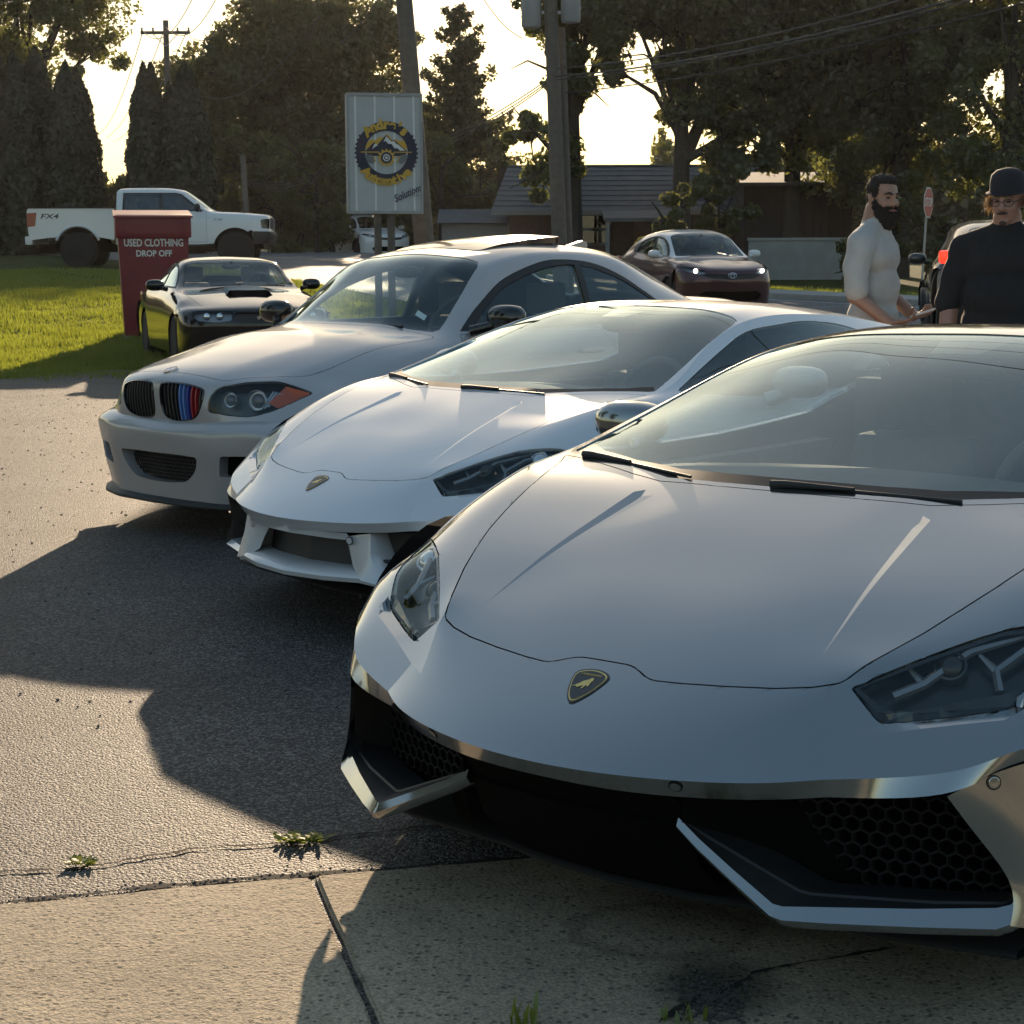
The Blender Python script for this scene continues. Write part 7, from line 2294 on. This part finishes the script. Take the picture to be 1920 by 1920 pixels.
def build_poles():
    p = pt(757, 0, 31.2); q = pt(795, 440, 31.2)
    lean = (p.x - q.x) / (p.z - q.z)
    h = 8.6
    x0 = q.x - lean * (q.z - .3)
    utility_pole(x0, 31.2, h, .185, .115, lean * h, 'thick leaning wooden pole right behind the shop sign', arms=((8.3, 1.0, .3),))
    p = pt(1032, 0, 38); q = pt(1050, 460, 38); lean = (p.x - q.x) / (p.z - q.z); x0 = q.x - lean * (q.z - .5)
    utility_pole(x0, 38, 9.5, .17, .12, lean * 9.5, 'tall wooden pole with two grey transformers', tfs=((-.42, 5.55, .20, .62), (.40, 5.65, .20, .60)), arms=((8.9, 1.1, .4),))
    p = pt(1056, 160, 38.3); q = pt(1066, 460, 38.3); lean = (p.x - q.x) / (p.z - q.z); x0 = q.x - lean * (q.z - .5)
    utility_pole(x0, 38.3, 5.6, .10, .085, lean * 5.6, 'thin grey pole strapped beside the transformer pole')
    p = pt(311, 55, 75)
    utility_pole(p.x, 75, p.z - float(ground_z(p.x, 75)) + .35, .16, .11, 0., 'distant wooden pole with crossarm against the yellow sky', arms=((p.z - float(ground_z(p.x, 75)) - .15, 1.0, .0),))
    p = pt(463, 290, 50); utility_pole(p.x, 50, p.z - float(ground_z(p.x, 50)), .09, .07, -.12, 'short thin pole beyond the pickup hood')
    # cables
    A = [pt(1045, 128, 37.8), pt(1045, 143, 37.8), pt(1045, 149, 37.8), pt(1060, 174, 37.8)]
    Bp = [pt(1760, -20, 25), pt(1860, -20, 25), pt(1895, -20, 25), pt(1980, -10, 27)]
    nm = ['uppermost', 'second', 'third', 'lowest']
    for k, (a, b) in enumerate(zip(A, Bp)): cable([a, b], .017 if k in (1,) else .012, '%s of the cables rising to the upper right from the transformer pole' % nm[k], sag=.18)
    for k, (py0, py1, Y1) in enumerate(((143, 247, 47), (148, 258, 47), (152, 264, 47))):
        cable([pt(1035, py0, 38), pt(640, 290 + k * 10, 49)], .012, ('upper', 'middle', 'lower')[k] + ' cable sloping down from the transformer pole past the sign', sag=.5)
    for k in range(3): cable([pt(640, 290 + k * 9, 49), pt(464, 338 + k * 4, 50)], .010, ('upper', 'middle', 'lower')[k] + ' cable from the sign to the short thin pole', sag=.35)
    cable([pt(905, -5, 37.5), pt(980, 72, 37.9)], .010, 'single cable dropping to the left transformer', sag=.12)
    for k, (px, py) in enumerate(((268, 58), (310, 50), (349, 62))):
        a = pt(px, py, 74.8)
        cable([a, pt(365 + k * 45, -12, 52)], .014, ('left', 'middle', 'right')[k] + ' cable rising to the right from the distant crossarm', sag=.7)
        cable([a, pt(185 + k * 14, 250 + k * 8, 120)], .018, ('left', 'middle', 'right')[k] + ' cable dropping away to the left from the distant crossarm', sag=.8)
    cable([pt(380, 180, 74), pt(600, 30, 48)], .012, 'cable crossing in front of the dark tree left of the sign', sag=.8)
    for k in range(3): cable([(-1.6 + .5 * k, 31, 8.1 - .35 * k), (7.2 + 1.3 * k, -8, 7.2 - .3 * k)], .016, ('first', 'second', 'third')[k] + ' of the cables passing overhead, seen reflected in the windscreens', sag=.9)
    cable([pt(640, 80, 44), pt(712, -8, 40)], .012, 'short cable leaving the picture above the sign', sag=.1)

def stop_sign():
    b = pt(1727, 548, 45); t = pt(1739, 380, 45)
    z = float(ground_z(b.x, 45))
    root = empty('stop_sign', (b.x, 45, z), math.radians(60)); tag(root, 'red octagonal stop sign on a steel post between the two men', 'road sign')
    lean = (t.x - b.x)
    h = t.z - z
    bm = bmesh.new(); box(bm, -.03, .03, -.02, .02, -.2, h + .30)
    for v in bm.verts:
        if v.co.z > 0: v.co.x += lean * .4; v.co.y -= lean * .9
    bmobj('post', bm, M['galv'], root)
    oc = [(.40 * math.cos(math.pi / 8 + k * math.pi / 4), .40 * math.sin(math.pi / 8 + k * math.pi / 4)) for k in range(8)]
    F = Matrix.Translation((lean * .4, -.028 - lean * .9, h)) @ Matrix.Rotation(math.pi / 2, 4, 'X')
    bm = bmesh.new(); prism(bm, [(a, b_ ) for a, b_ in oc], 'Y', -.004, .004); o = bmobj('border', bm, M['print_white'], root); o.location = (lean * .4, -.024 - lean * .9, h)
    flat_poly('plate', [(a * .93, b_ * .93) for a, b_ in oc], F, M['stop_red'], root, .004)
    text('STOP', .30, M['print_white'], root, F @ Matrix.Translation((0, 0, .006)), 'lettering', .60, bold=.006)
    return root

def house():
    a = pt(935, 308, 62); b = pt(1420, 308, 66)
    root = empty('house', (0, 0, 0)); tag(root, 'house with a large grey shingle roof and a small porch behind the twin poles', 'house')
    x0, x1 = a.x, b.x + .3
    zr, ze = a.z, pt(935, 397, 60).z
    zg = float(ground_z(3, 62)) - .2
    bm = bmesh.new(); box(bm, x0 + .35, x1 - .35, 60.4, 67.5, zg, ze + .15); bmobj('wall', bm, M['brick'], root)
    # roof slopes as overlapping courses
    rf = empty_child('roof', root)
    n = 9
    for k in range(n):
        t0, t1 = k / n, (k + 1) / n
        ya, za = 59.8 + 4.2 * t0, ze + (zr - ze) * t0; yb, zb = 59.8 + 4.2 * t1 + .08, ze + (zr - ze) * t1 + .02
        ins = .55
        xa0, xa1 = x0 - .25 + ins * t0, x1 + .25 - ins * t0; xb0, xb1 = x0 - .25 + ins * t1, x1 + .25 - ins * t1
        pyobj('shingle_course', [(xa0, ya, za + .03), (xa1, ya, za + .03), (xb1, yb, zb), (xb0, yb, zb), (xa0, ya, za), (xa1, ya, za)], [(0, 1, 2, 3), (4, 5, 1, 0)], M['shingle'], rf)
    pyobj('rear_slope', [(x0, 64.0, zr), (x1, 64.0, zr), (x1 + .25, 68.2, ze), (x0 - .25, 68.2, ze)], [(0, 1, 2, 3)], M['shingle'], rf)
    pyobj('gable', [(x0 + .1, 60.0, ze), (x0 + .1, 68.0, ze), (x0 + .5, 64, zr)], [(0, 1, 2)], M['siding'], root)
    bm = bmesh.new(); tube(bm, [(x0 + .3, 64, zr + .02), (x1 - .3, 64, zr + .02)], .06, 6); bmobj('ridge', bm, M['shingle'], rf)
    bm = bmesh.new(); box(bm, x0 - .25, x1 + .25, 59.74, 59.82, ze - .12, ze + .03); bmobj('gutter', bm, M['siding'], root)
    for px in (1105, 1128, 1240):
        q = pt(px, 430, 60.3)
        bm = bmesh.new(); box(bm, q.x - .32, q.x + .32, 60.33, 60.41, q.z - .55, q.z + .55); w = bmobj('window', bm, M['siding'], root)
        for zz in (-1, 1):
            bm = bmesh.new(); box(bm, q.x - .25, q.x + .25, 60.31, 60.335, q.z + zz * .25 - .20, q.z + zz * .25 + .20); bmobj('pane', bm, M['dark_pane'], w)
    q = pt(1195, 402, 58.6)
    bm = bmesh.new(); prism(bm, [(57.6, q.z - .25), (60.4, q.z + .15), (60.4, q.z + .25), (57.6, q.z - .13)], 'X', q.x - 1.1, q.x + 1.1); bmobj('porch_roof', bm, M['shingle'], root)
    for s in (-1, 1):
        bm = bmesh.new(); box(bm, q.x + s * 1.0 - .06, q.x + s * 1.0 + .06, 57.7, 57.82, zg, q.z - .15); bmobj('porch_post', bm, M['siding'], root)
    bm = bmesh.new(); q2 = pt(1165, 440, 60.3); box(bm, q2.x - .42, q2.x + .42, 60.33, 60.40, zg, zg + 2.15); bmobj('door', bm, M['brown_wall'], root)
    # low wing on the left
    c = pt(890, 410, 61)
    bm = bmesh.new(); box(bm, c.x - 1.1, x0 + .4, 60.8, 64, zg, c.z - .1); bmobj('side_wing', bm, M['siding'], root)
    bm = bmesh.new(); prism(bm, [(60.5, c.z - .15), (62.4, c.z + .35), (64.3, c.z - .15)], 'X', c.x - 1.25, x0 + .5); bmobj('wing_roof', bm, M['shingle'], root)
    # dark shed and whitewashed wall to the right
    a, b = pt(1395, 330, 58), pt(1600, 330, 58)
    sh = empty('shed', (0, 0, 0)); tag(sh, 'dark brown shed above the whitewashed wall, behind the bearded man', 'shed')
    zs = float(ground_z(9, 58)) - .2
    nb = 14
    for k in range(nb):
        xx = a.x + (b.x - a.x) * k / nb; xw = (b.x - a.x) / nb
        bm = bmesh.new(); box(bm, xx + .006, xx + xw - .006, 58 - (.012 if k % 2 else 0), 58.05, zs, a.z - .25); bmobj('board', bm, M['brown_wall'], sh)
    bm = bmesh.new(); box(bm, a.x + .02, b.x - .02, 58.06, 61.5, zs, a.z - .25); bmobj('shell', bm, M['brown_wall'], sh)
    bm = bmesh.new(); prism(bm, [(57.6, a.z - .32), (62, a.z + .2), (62, a.z + .30), (57.6, a.z - .22)], 'X', a.x - .3, b.x + .3); bmobj('roof', bm, M['shingle'], sh)
    a, b = pt(1405, 446, 54), pt(1612, 446, 54)
    wl = empty('garden_wall', (0, 0, 0)); tag(wl, 'low whitewashed block wall between the crossover and the bearded man', 'wall')
    zb = float(ground_z(9, 54)) - .1
    n = 8; rows = 4
    hh = (a.z - zb - .08) / rows
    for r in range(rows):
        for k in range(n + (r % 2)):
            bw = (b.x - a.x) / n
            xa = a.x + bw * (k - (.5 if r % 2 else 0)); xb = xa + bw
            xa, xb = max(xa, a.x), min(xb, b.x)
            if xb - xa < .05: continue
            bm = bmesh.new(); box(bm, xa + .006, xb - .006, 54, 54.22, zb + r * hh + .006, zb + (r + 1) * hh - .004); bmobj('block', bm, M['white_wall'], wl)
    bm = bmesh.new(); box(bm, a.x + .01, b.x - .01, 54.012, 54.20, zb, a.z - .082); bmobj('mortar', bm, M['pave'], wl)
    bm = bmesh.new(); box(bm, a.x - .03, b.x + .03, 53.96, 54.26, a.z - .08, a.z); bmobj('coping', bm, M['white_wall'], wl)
    return root
M['dark_pane'] = plain('dark_pane', (.02, .022, .025), rough=.05, coat=1.)
# ------------------------------------------------------------------ people
M['skin'] = plain('skin', (.36, .20, .14), rough=.5, noise=.10, nscale=25, bump=.05, bscale=200)
M['skin2'] = plain('skin_ruddy', (.36, .19, .14), rough=.5, noise=.10, nscale=25, bump=.05, bscale=200)
M['hair_dark'] = plain('dark_hair', (.022, .015, .011), rough=.7, noise=.4, nscale=90, bump=.8, bscale=260)
M['hair_fair'] = leaf_mat('fair_hair', (.20, .13, .07), (.42, .27, .12), .4, .4)
M['tee_grey'] = plain('pale_tee_cotton', (.46, .44, .42), rough=.9, noise=.12, nscale=12, bump=.7, bscale=8)
M['tee_black'] = plain('black_tee_cotton', (.012, .012, .014), rough=.9, noise=.25, nscale=12, bump=.8, bscale=8)
M['denim'] = plain('dark_denim', (.03, .035, .055), rough=.9, noise=.25, nscale=20)
M['shoe'] = plain('shoe_black', (.02, .02, .02), rough=.7)
M['felt'] = plain('dark_cap_cloth', (.020, .018, .022), rough=.85, noise=.25, nscale=30)

def _ell(bm, c, r, rot=None, n=16, m=12):
    rings = []
    for i in range(1, m):
        ph = -math.pi / 2 + math.pi * i / m
        rings.append([Vector((r[0] * math.cos(ph) * math.cos(2 * math.pi * k / n), r[1] * math.cos(ph) * math.sin(2 * math.pi * k / n), r[2] * math.sin(ph))) for k in range(n)])
    lo, hi = Vector((0, 0, -r[2])), Vector((0, 0, r[2]))
    R = rot or Matrix.Identity(3)
    c = Vector(c)
    V = [[bm.verts.new(c + R @ p) for p in ring] for ring in rings]
    a, b = bm.verts.new(c + R @ lo), bm.verts.new(c + R @ hi)
    for A, B in zip(V, V[1:]):
        for k in range(n): bm.faces.new((A[k], A[(k + 1) % n], B[(k + 1) % n], B[k]))
    for k in range(n):
        bm.faces.new((a, V[0][(k + 1) % n], V[0][k])); bm.faces.new((b, V[-1][k], V[-1][(k + 1) % n]))

def _limb(bm, pts, rr, n=12):
    tube(bm, pts, list(rr), n)
    for p, r in zip(pts, rr): _ell(bm, p, (r, r, r), n=n, m=8)

def fuse(name, bm, mat, parent, voxel=.010, smooth=4, noise=None):
    """melt overlapping shapes into one continuous skin"""
    me = bpy.data.meshes.new(name); bm.to_mesh(me); bm.free()
    o = bpy.data.objects.new(name, me); COL.objects.link(o)
    md = o.modifiers.new('r', 'REMESH'); md.mode = 'VOXEL'; md.voxel_size = voxel
    ms = o.modifiers.new('s', 'SMOOTH'); ms.factor = .5; ms.iterations = smooth
    dg = bpy.context.evaluated_depsgraph_get()
    me2 = bpy.data.meshes.new_from_object(o.evaluated_get(dg))
    bpy.data.objects.remove(o); bpy.data.meshes.remove(me)
    me2.name = name
    if noise:
        rnd = np.random.default_rng(3)
        co = np.zeros(len(me2.vertices) * 3); me2.vertices.foreach_get('co', co); co = co.reshape(-1, 3)
        co += noise(co); me2.vertices.foreach_set('co', co.ravel())
    me2.materials.clear(); me2.materials.append(mat)
    me2.shade_smooth()
    return link(bpy.data.objects.new(name, me2), parent)

def hand(bm, wrist, dirv, palm_n, s=1, curl=.5):
    """palm, four fingers and a thumb; dirv along the fingers, palm_n out of the palm"""
    d = Vector(dirv).normalized(); n = Vector(palm_n); n = (n - d * n.dot(d)).normalized(); t = d.cross(n) * s
    w = Vector(wrist)
    R = Matrix((t, n, d)).transposed()
    _ell(bm, w + d * .048, (.040, .017, .055), R)
    for k, (o, L) in enumerate(((-.030, .070), (-.010, .080), (.010, .075), (.029, .060))):
        b = w + d * .088 + t * o
        c1 = b + (d * math.cos(curl * .5) + n * math.sin(curl * .5)) * L * .45
        c2 = c1 + (d * math.cos(curl * 1.3) + n * math.sin(curl * 1.3)) * L * .33
        c3 = c2 + (d * math.cos(curl * 1.9) + n * math.sin(curl * 1.9)) * L * .25
        _limb(bm, [b, c1, c2, c3], [.0095, .009, .0085, .0075], 8)
    b = w + d * .030 - t * .034
    c1 = b + (d * .6 - t * .7 + n * .35).normalized() * .040
    c2 = c1 + (d * .85 - t * .2 + n * .45).normalized() * .030
    _limb(bm, [b, c1, c2], [.013, .011, .009], 8)

def head(bm, c, R, s=1.):
    """head with brow, nose, cheeks, jaw, ears; R turns it (x forward)"""
    def E(p, r): _ell(bm, Vector(c) + R @ (Vector(p) * s), tuple(q * s for q in r), R)
    E((-.012, 0, .030), (.098, .076, .092)); E((.022, 0, -.030), (.072, .064, .085)); E((.030, 0, -.078), (.052, .050, .040))
    E((.078, 0, .022), (.022, .052, .014)); E((.098, 0, -.012), (.014, .012, .026)); E((.106, 0, -.028), (.014, .015, .012)); E((.086, 0, -.062), (.012, .026, .012)); E((.076, 0, -.098), (.018, .024, .017))
    for q in (-1, 1):
        E((.062, q * .038, -.028), (.024, .022, .026)); E((-.008, q * .076, -.006), (.018, .010, .032)); E((.092, q * .014, -.030), (.009, .008, .008))

def face_bits(parent, c, R, brow, s=1., sq=1.):
    for q in (-1, 1):
        bm = bmesh.new(); _ell(bm, Vector(c) + R @ Vector((.088, q * .032, .004)) * s, (.009 * s, .013 * s, .006 * s * sq), R, 10, 8); bmobj('eye', bm, M['eye'], parent, 60)
        bm = bmesh.new(); tube(bm, [Vector(c) + R @ Vector(p) * s for p in ((.099, q * .014, .024), (.097, q * .034, .031), (.080, q * .055, .024))], [.006, .007, .003], 6); bmobj('eyebrow', bm, brow, parent, 60)
M['eye'] = plain('eye_dark', (.02, .015, .012), rough=.1, coat=1.)
M['lip'] = plain('lips', (.26, .10, .085), rough=.5)

def man_with_beard():
    x, y = 2.09, 10.42
    root = empty('person', (x, y, 0), math.radians(-30)); tag(root, 'bearded man in a pale grey T-shirt looking to the right, phone in hand', 'person')
    HZ = 1.69
    hc = Vector((.045, 0, HZ)); R = (Matrix.Rotation(math.radians(-34), 3, 'Z') @ Matrix.Rotation(math.radians(4), 3, 'Y'))
    bm = bmesh.new()
    head(bm, hc, R, 1.04)
    _limb(bm, [(-.02, 0, 1.46), (.015, 0, 1.62)], [.078, .074])
    for p, r in (((0, 0, 1.33), (.115, .160, .15)), ((.01, 0, 1.12), (.115, .150, .16)), ((0, 0, .96), (.13, .175, .12))): _ell(bm, p, r)
    for q in (-1, 1):
        _limb(bm, [(0, q * .10, .92), (.01, q * .11, .50), (-.02, q * .11, .10)], [.092, .064, .046]); _ell(bm, (.06, q * .115, .05), (.13, .048, .045))
    # near (right) arm: upper arm hangs, forearm forward to the phone; far arm the same
    _limb(bm, [(-.02, -.205, 1.43), (-.02, -.262, 1.14), (.18, -.215, .985)], [.045, .048, .036]); hand(bm, (.18, -.215, .985), (.85, .42, .12), (0, .3, 1), 1, .7)
    _limb(bm, [(-.01, .205, 1.43), (.0, .262, 1.15), (.19, .16, 1.02)], [.045, .047, .035]); hand(bm, (.19, .16, 1.02), (.8, -.5, .1), (0, .2, 1), -1, .7)
    body = fuse('body', bm, M['skin'], root, .0075, 3)
    face_bits(root, hc, R, M['hair_dark'], 1.04)
    bm = bmesh.new(); tube(bm, [hc + R @ Vector(p) for p in ((.104, -.022, -.068), (.112, 0, -.066), (.104, .022, -.068))], [.004, .006, .004], 6); bmobj('mouth', bm, M['lip'], root, 60)
    # beard: full, along jaw and chin, with moustache
    bm = bmesh.new()
    def E(p, r): _ell(bm, hc + R @ Vector(p), r, R)
    E((.055, 0, -.125), (.055, .055, .055)); E((.080, 0, -.105), (.036, .045, .032))
    for q in (-1, 1): E((.050, q * .052, -.080), (.040, .022, .048)); E((.020, q * .068, -.052), (.026, .014, .046)); E((.094, q * .022, -.052), (.014, .022, .010)); E((.085, q * .040, -.075), (.016, .014, .026))
    fuse('beard', bm, M['hair_dark'], root, .007, 1, lambda c: np.random.default_rng(5).normal(0, .0038, c.shape))
    # short hair
    bm = bmesh.new()
    def E2(p, r): _ell(bm, hc + R @ Vector(p), r, R)
    E2((-.022, 0, .050), (.092, .080, .085)); E2((.030, 0, .098), (.050, .062, .034)); E2((-.060, 0, .0), (.050, .066, .070))
    for q in (-1, 1): E2((.0, q * .070, .040), (.040, .014, .050))
    fuse('hair', bm, M['hair_dark'], root, .008, 1, lambda c: np.random.default_rng(6).normal(0, .0028, c.shape))
    # T-shirt
    bm = bmesh.new()
    for p, r in (((0, 0, 1.36), (.145, .205, .145)), ((.005, 0, 1.18), (.145, .180, .18)), ((.0, 0, 1.0), (.150, .190, .16)), ((.0, 0, .90), (.150, .195, .06))): _ell(bm, p, r)
    _limb(bm, [(-.01, 0, 1.42), (.006, 0, 1.535)], [.13, .088])
    for q in (-1, 1): _limb(bm, [(-.01, q * .05, 1.49), (-.015, q * .18, 1.425)], [.075, .085])
    for q in (-1, 1): _limb(bm, [(-.015, q * .185, 1.42), (-.02, q * .245, 1.28), (-.01, q * .268, 1.17)], [.084, .074, .068])
    def folds(c):
        d = np.zeros_like(c)
        d[:, 0] = 0.003 * np.sin(c[:, 2] * 26 + c[:, 1] * 14) + .002 * np.sin(c[:, 2] * 55 - c[:, 1] * 30); d[:, 1] = .003 * np.sin(c[:, 2] * 30 + c[:, 0] * 40)
        return d
    fuse('t_shirt', bm, M['tee_grey'], root, .010, 4, folds)
    bm = bmesh.new()
    _ell(bm, (0, 0, .95), (.145, .188, .11))
    for q in (-1, 1): _limb(bm, [(0, q * .10, .92), (.01, q * .11, .50), (-.02, q * .11, .09)], [.108, .082, .070])
    fuse('trousers', bm, M['denim'], root, .012, 3)
    bm = bmesh.new()
    for q in (-1, 1): _ell(bm, (.06, q * .115, .052), (.145, .055, .052))
    for q in (-1, 1): pass
    fuse('shoes', bm, M['shoe'], root, .010, 2)
    ph = empty('phone', (0, 0, 0))
    bm = bmesh.new(); box(bm, -.075, .075, -.037, .037, -.005, .005); bevel_all(bm, .004)
    COL.objects.unlink(ph); bpy.data.objects.remove(ph)
    o = bmobj('phone', bm, M['phone'], None, 40)
    o.matrix_world = root.matrix_basis @ Matrix.Translation((.315, -.075, 1.04)) @ Matrix.Rotation(math.radians(-20), 4, 'Y') @ Matrix.Rotation(math.radians(25), 4, 'Z')
    tag(o, 'white phone held by the bearded man above the car roof', 'phone')
    return root
M['phone'] = plain('phone_white', (.70, .71, .72), rough=.2, coat=.5)

def man_with_cap():
    x, y = 2.66, 9.72
    root = empty('person', (x, y, 0), math.radians(-108)); tag(root, 'man in a black T-shirt, round dark cap and glasses at the right edge', 'person')
    hc = Vector((.05, 0, 1.655)); R = Matrix.Rotation(math.radians(-14), 3, 'Z') @ Matrix.Rotation(math.radians(10), 3, 'Y')
    bm = bmesh.new()
    head(bm, hc, R, 1.06)
    _limb(bm, [(-.01, 0, 1.42), (.025, 0, 1.57)], [.082, .076])
    for p, r in (((0, 0, 1.29), (.13, .20, .15)), ((.02, 0, 1.10), (.15, .19, .16)), ((0, 0, .95), (.15, .20, .12))): _ell(bm, p, r)
    for q in (-1, 1):
        _limb(bm, [(0, q * .11, .90), (.01, q * .12, .50), (-.02, q * .12, .10)], [.10, .068, .05]); _ell(bm, (.06, q * .125, .05), (.13, .05, .045))
        _limb(bm, [(-.02, q * .22, 1.39), (-.03, q * .290, 1.11), (.05, q * .300, .88)], [.05, .052, .042]); hand(bm, (.05, q * .300, .88), (.25, 0, -1), (0, -q, 0), q, .5)
    fuse('body', bm, M['skin2'], root, .0078, 3)
    face_bits(root, hc, R, M['hair_fair2'], 1.06, .8)
    bm = bmesh.new(); _ell(bm, hc + R @ Vector((.106, 0, -.056)), (.010, .032, .008), R); _ell(bm, hc + R @ Vector((.094, 0, -.110)), (.012, .020, .015), R)
    fuse('moustache', bm, M['hair_brown'], root, .005, 1, lambda c: np.random.default_rng(9).normal(0, .0012, c.shape))
    # glasses
    bm = bmesh.new()
    for q in (-1, 1):
        pts = [hc + R @ Vector((.112 - .008 * abs(math.cos(a)), q * .036 + .026 * math.cos(a), .000 + .019 * math.sin(a))) for a in np.linspace(0, 2 * math.pi, 17)]
        tube(bm, pts, .0022, 5, caps=False)
        tube(bm, [hc + R @ Vector((.104, q * .062, .004)), hc + R @ Vector((.0, q * .082, .006))], .0022, 5)
    tube(bm, [hc + R @ Vector((.113, -.010, .004)), hc + R @ Vector((.113, .010, .004))], .0022, 5)
    bmobj('glasses', bm, M['trim'], root, 60)
    # round cap with a short brim all round
    bm = bmesh.new()
    prof = [(.118, -.004), (.120, .0), (.102, .006), (.098, .020), (.096, .060), (.086, .095), (.060, .116), (.025, .124), (.0005, .125)]
    n = 28
    prev = None
    for r, h in prof:
        ring = [bm.verts.new(hc + R @ Vector((-.005 + r * 1.06 * math.cos(2 * math.pi * k / n), r * .95 * math.sin(2 * math.pi * k / n), .043 + h))) for k in range(n)]
        if prev:
            for k in range(n): bm.faces.new((prev[k], prev[(k + 1) % n], ring[(k + 1) % n], ring[k]))
        else: bm.faces.new(ring[::-1])
        prev = ring
    bmobj('cap', bm, M['felt'], root, 50)
    # fair hair sticking out at the sides
    rnd = np.random.default_rng(8)
    V, F = [], []
    for i in range(700):
        q = 1 if i % 2 else -1
        a = rnd.uniform(-.9, 2.6)
        b = hc + R @ Vector((-.05 * math.cos(a) - .01, q * (.078 + rnd.uniform(0, .012)), .035 - rnd.uniform(0, .07)))
        d = R @ Vector((rnd.normal(0, .5) - .1, q * rnd.uniform(.3, 1.2), rnd.normal(-.5, .5)))
        L = rnd.uniform(.03, .065); d.normalize()
        s = d.cross(Vector((0, 0, 1))).normalized() * .0016
        o = len(V); e = b + d * L * .6; f = e + (d + Vector((0, 0, -.7))).normalized() * L * .5
        V += [b - s, b + s, e + s, e - s, f]; F += [(o, o + 1, o + 2, o + 3), (o + 3, o + 2, o + 4)]
    h = pyobj('hair', V, F, M['hair_fair'], root); h["kind"] = "stuff"
    bm = bmesh.new()
    for p, r in (((0, 0, 1.32), (.172, .240, .150)), ((.02, 0, 1.14), (.175, .222, .20)), ((.01, 0, .98), (.178, .230, .20)), ((.01, 0, .86), (.172, .225, .08))): _ell(bm, p, r)
    _limb(bm, [(-.005, 0, 1.40), (.012, 0, 1.485)], [.14, .098])
    for q in (-1, 1): _limb(bm, [(-.01, q * .06, 1.45), (-.015, q * .22, 1.385)], [.085, .095])
    for q in (-1, 1): _limb(bm, [(-.015, q * .200, 1.38), (-.03, q * .272, 1.21), (-.025, q * .296, 1.115)], [.092, .082, .076])
    def folds(c):
        d = np.zeros_like(c); d[:, 0] = .006 * np.sin(c[:, 2] * 24 + c[:, 1] * 12); d[:, 1] = .005 * np.sin(c[:, 2] * 28 + c[:, 0] * 30); return d
    fuse('t_shirt', bm, M['tee_black'], root, .010, 4, folds)
    bm = bmesh.new(); _ell(bm, (0, 0, .93), (.165, .208, .11))
    for q in (-1, 1): _limb(bm, [(0, q * .11, .90), (.01, q * .12, .50), (-.02, q * .12, .09)], [.118, .088, .074])
    fuse('trousers', bm, M['denim'], root, .012, 3)
    bm = bmesh.new()
    for q in (-1, 1): _ell(bm, (.06, q * .125, .052), (.145, .057, .052))
    fuse('shoes', bm, M['shoe'], root, .010, 2)
    return root
M['hair_brown'] = plain('brown_hair', (.055, .035, .024), rough=.75, noise=.4, nscale=90)
M['hair_fair2'] = plain('fair_brow', (.16, .09, .045), rough=.7)
# ------------------------------------------------------------------ build
build_ground()
house()
build_trees()
build_grass()
build_poles()
shop_sign()
clothing_bin()
stop_sign()
wedge_car('sports_car', (-.0156, 3.1702, .6853), M['silver'], False, 'silver wedge-shaped sports car with honeycomb intakes, nearest the camera')
wedge_car('sports_car', (-.8953, 6.3602, .8219), M['white_pearl'], True, 'pearl white wedge-shaped sports car between the silver one and the grey coupe')
coupe((-1.7849, 8.853, .778))
mustang()
crossover('crossover', M['maroon'], M['white_paint'], (3.95, 32.2, -.248, .33), 'maroon crossover with white roof and lit headlamps coming down the road', True)
crossover('crossover', M['white_paint'], None, (-4.15, 62, -.42, 1.35), 'small white car on the road, half hidden behind the sign post', False)
crossover('crossover', M['dark_paint'], None, (7.13, 26.9, 3.34, .10), 'dark car with a lit red tail lamp, mostly hidden behind the man in black', False, tail=M['lit_tail'], scale=1.12, dark=True, tl=1.12)
pickup((-6.12, 47.2, -1.61, 1.14))
build_veil_haze()
man_with_beard()
man_with_cap()
weed_tuft(-.50, 4.06, 90, .055, .035, 'larger weed tuft in the asphalt crack, left of the silver car')
weed_tuft(-.98, 3.90, 45, .03, .025, 'small weed tuft in the crack near the left edge')
weed_tuft(.02, 3.02, 14, .03, .07, 'grass blades at the bottom edge beside the slab joint', z=.0, upright=True)
weed_tuft(.30, 3.03, 14, .04, .05, 'grass blades at the bottom edge by the broken concrete', z=.0, upright=True)
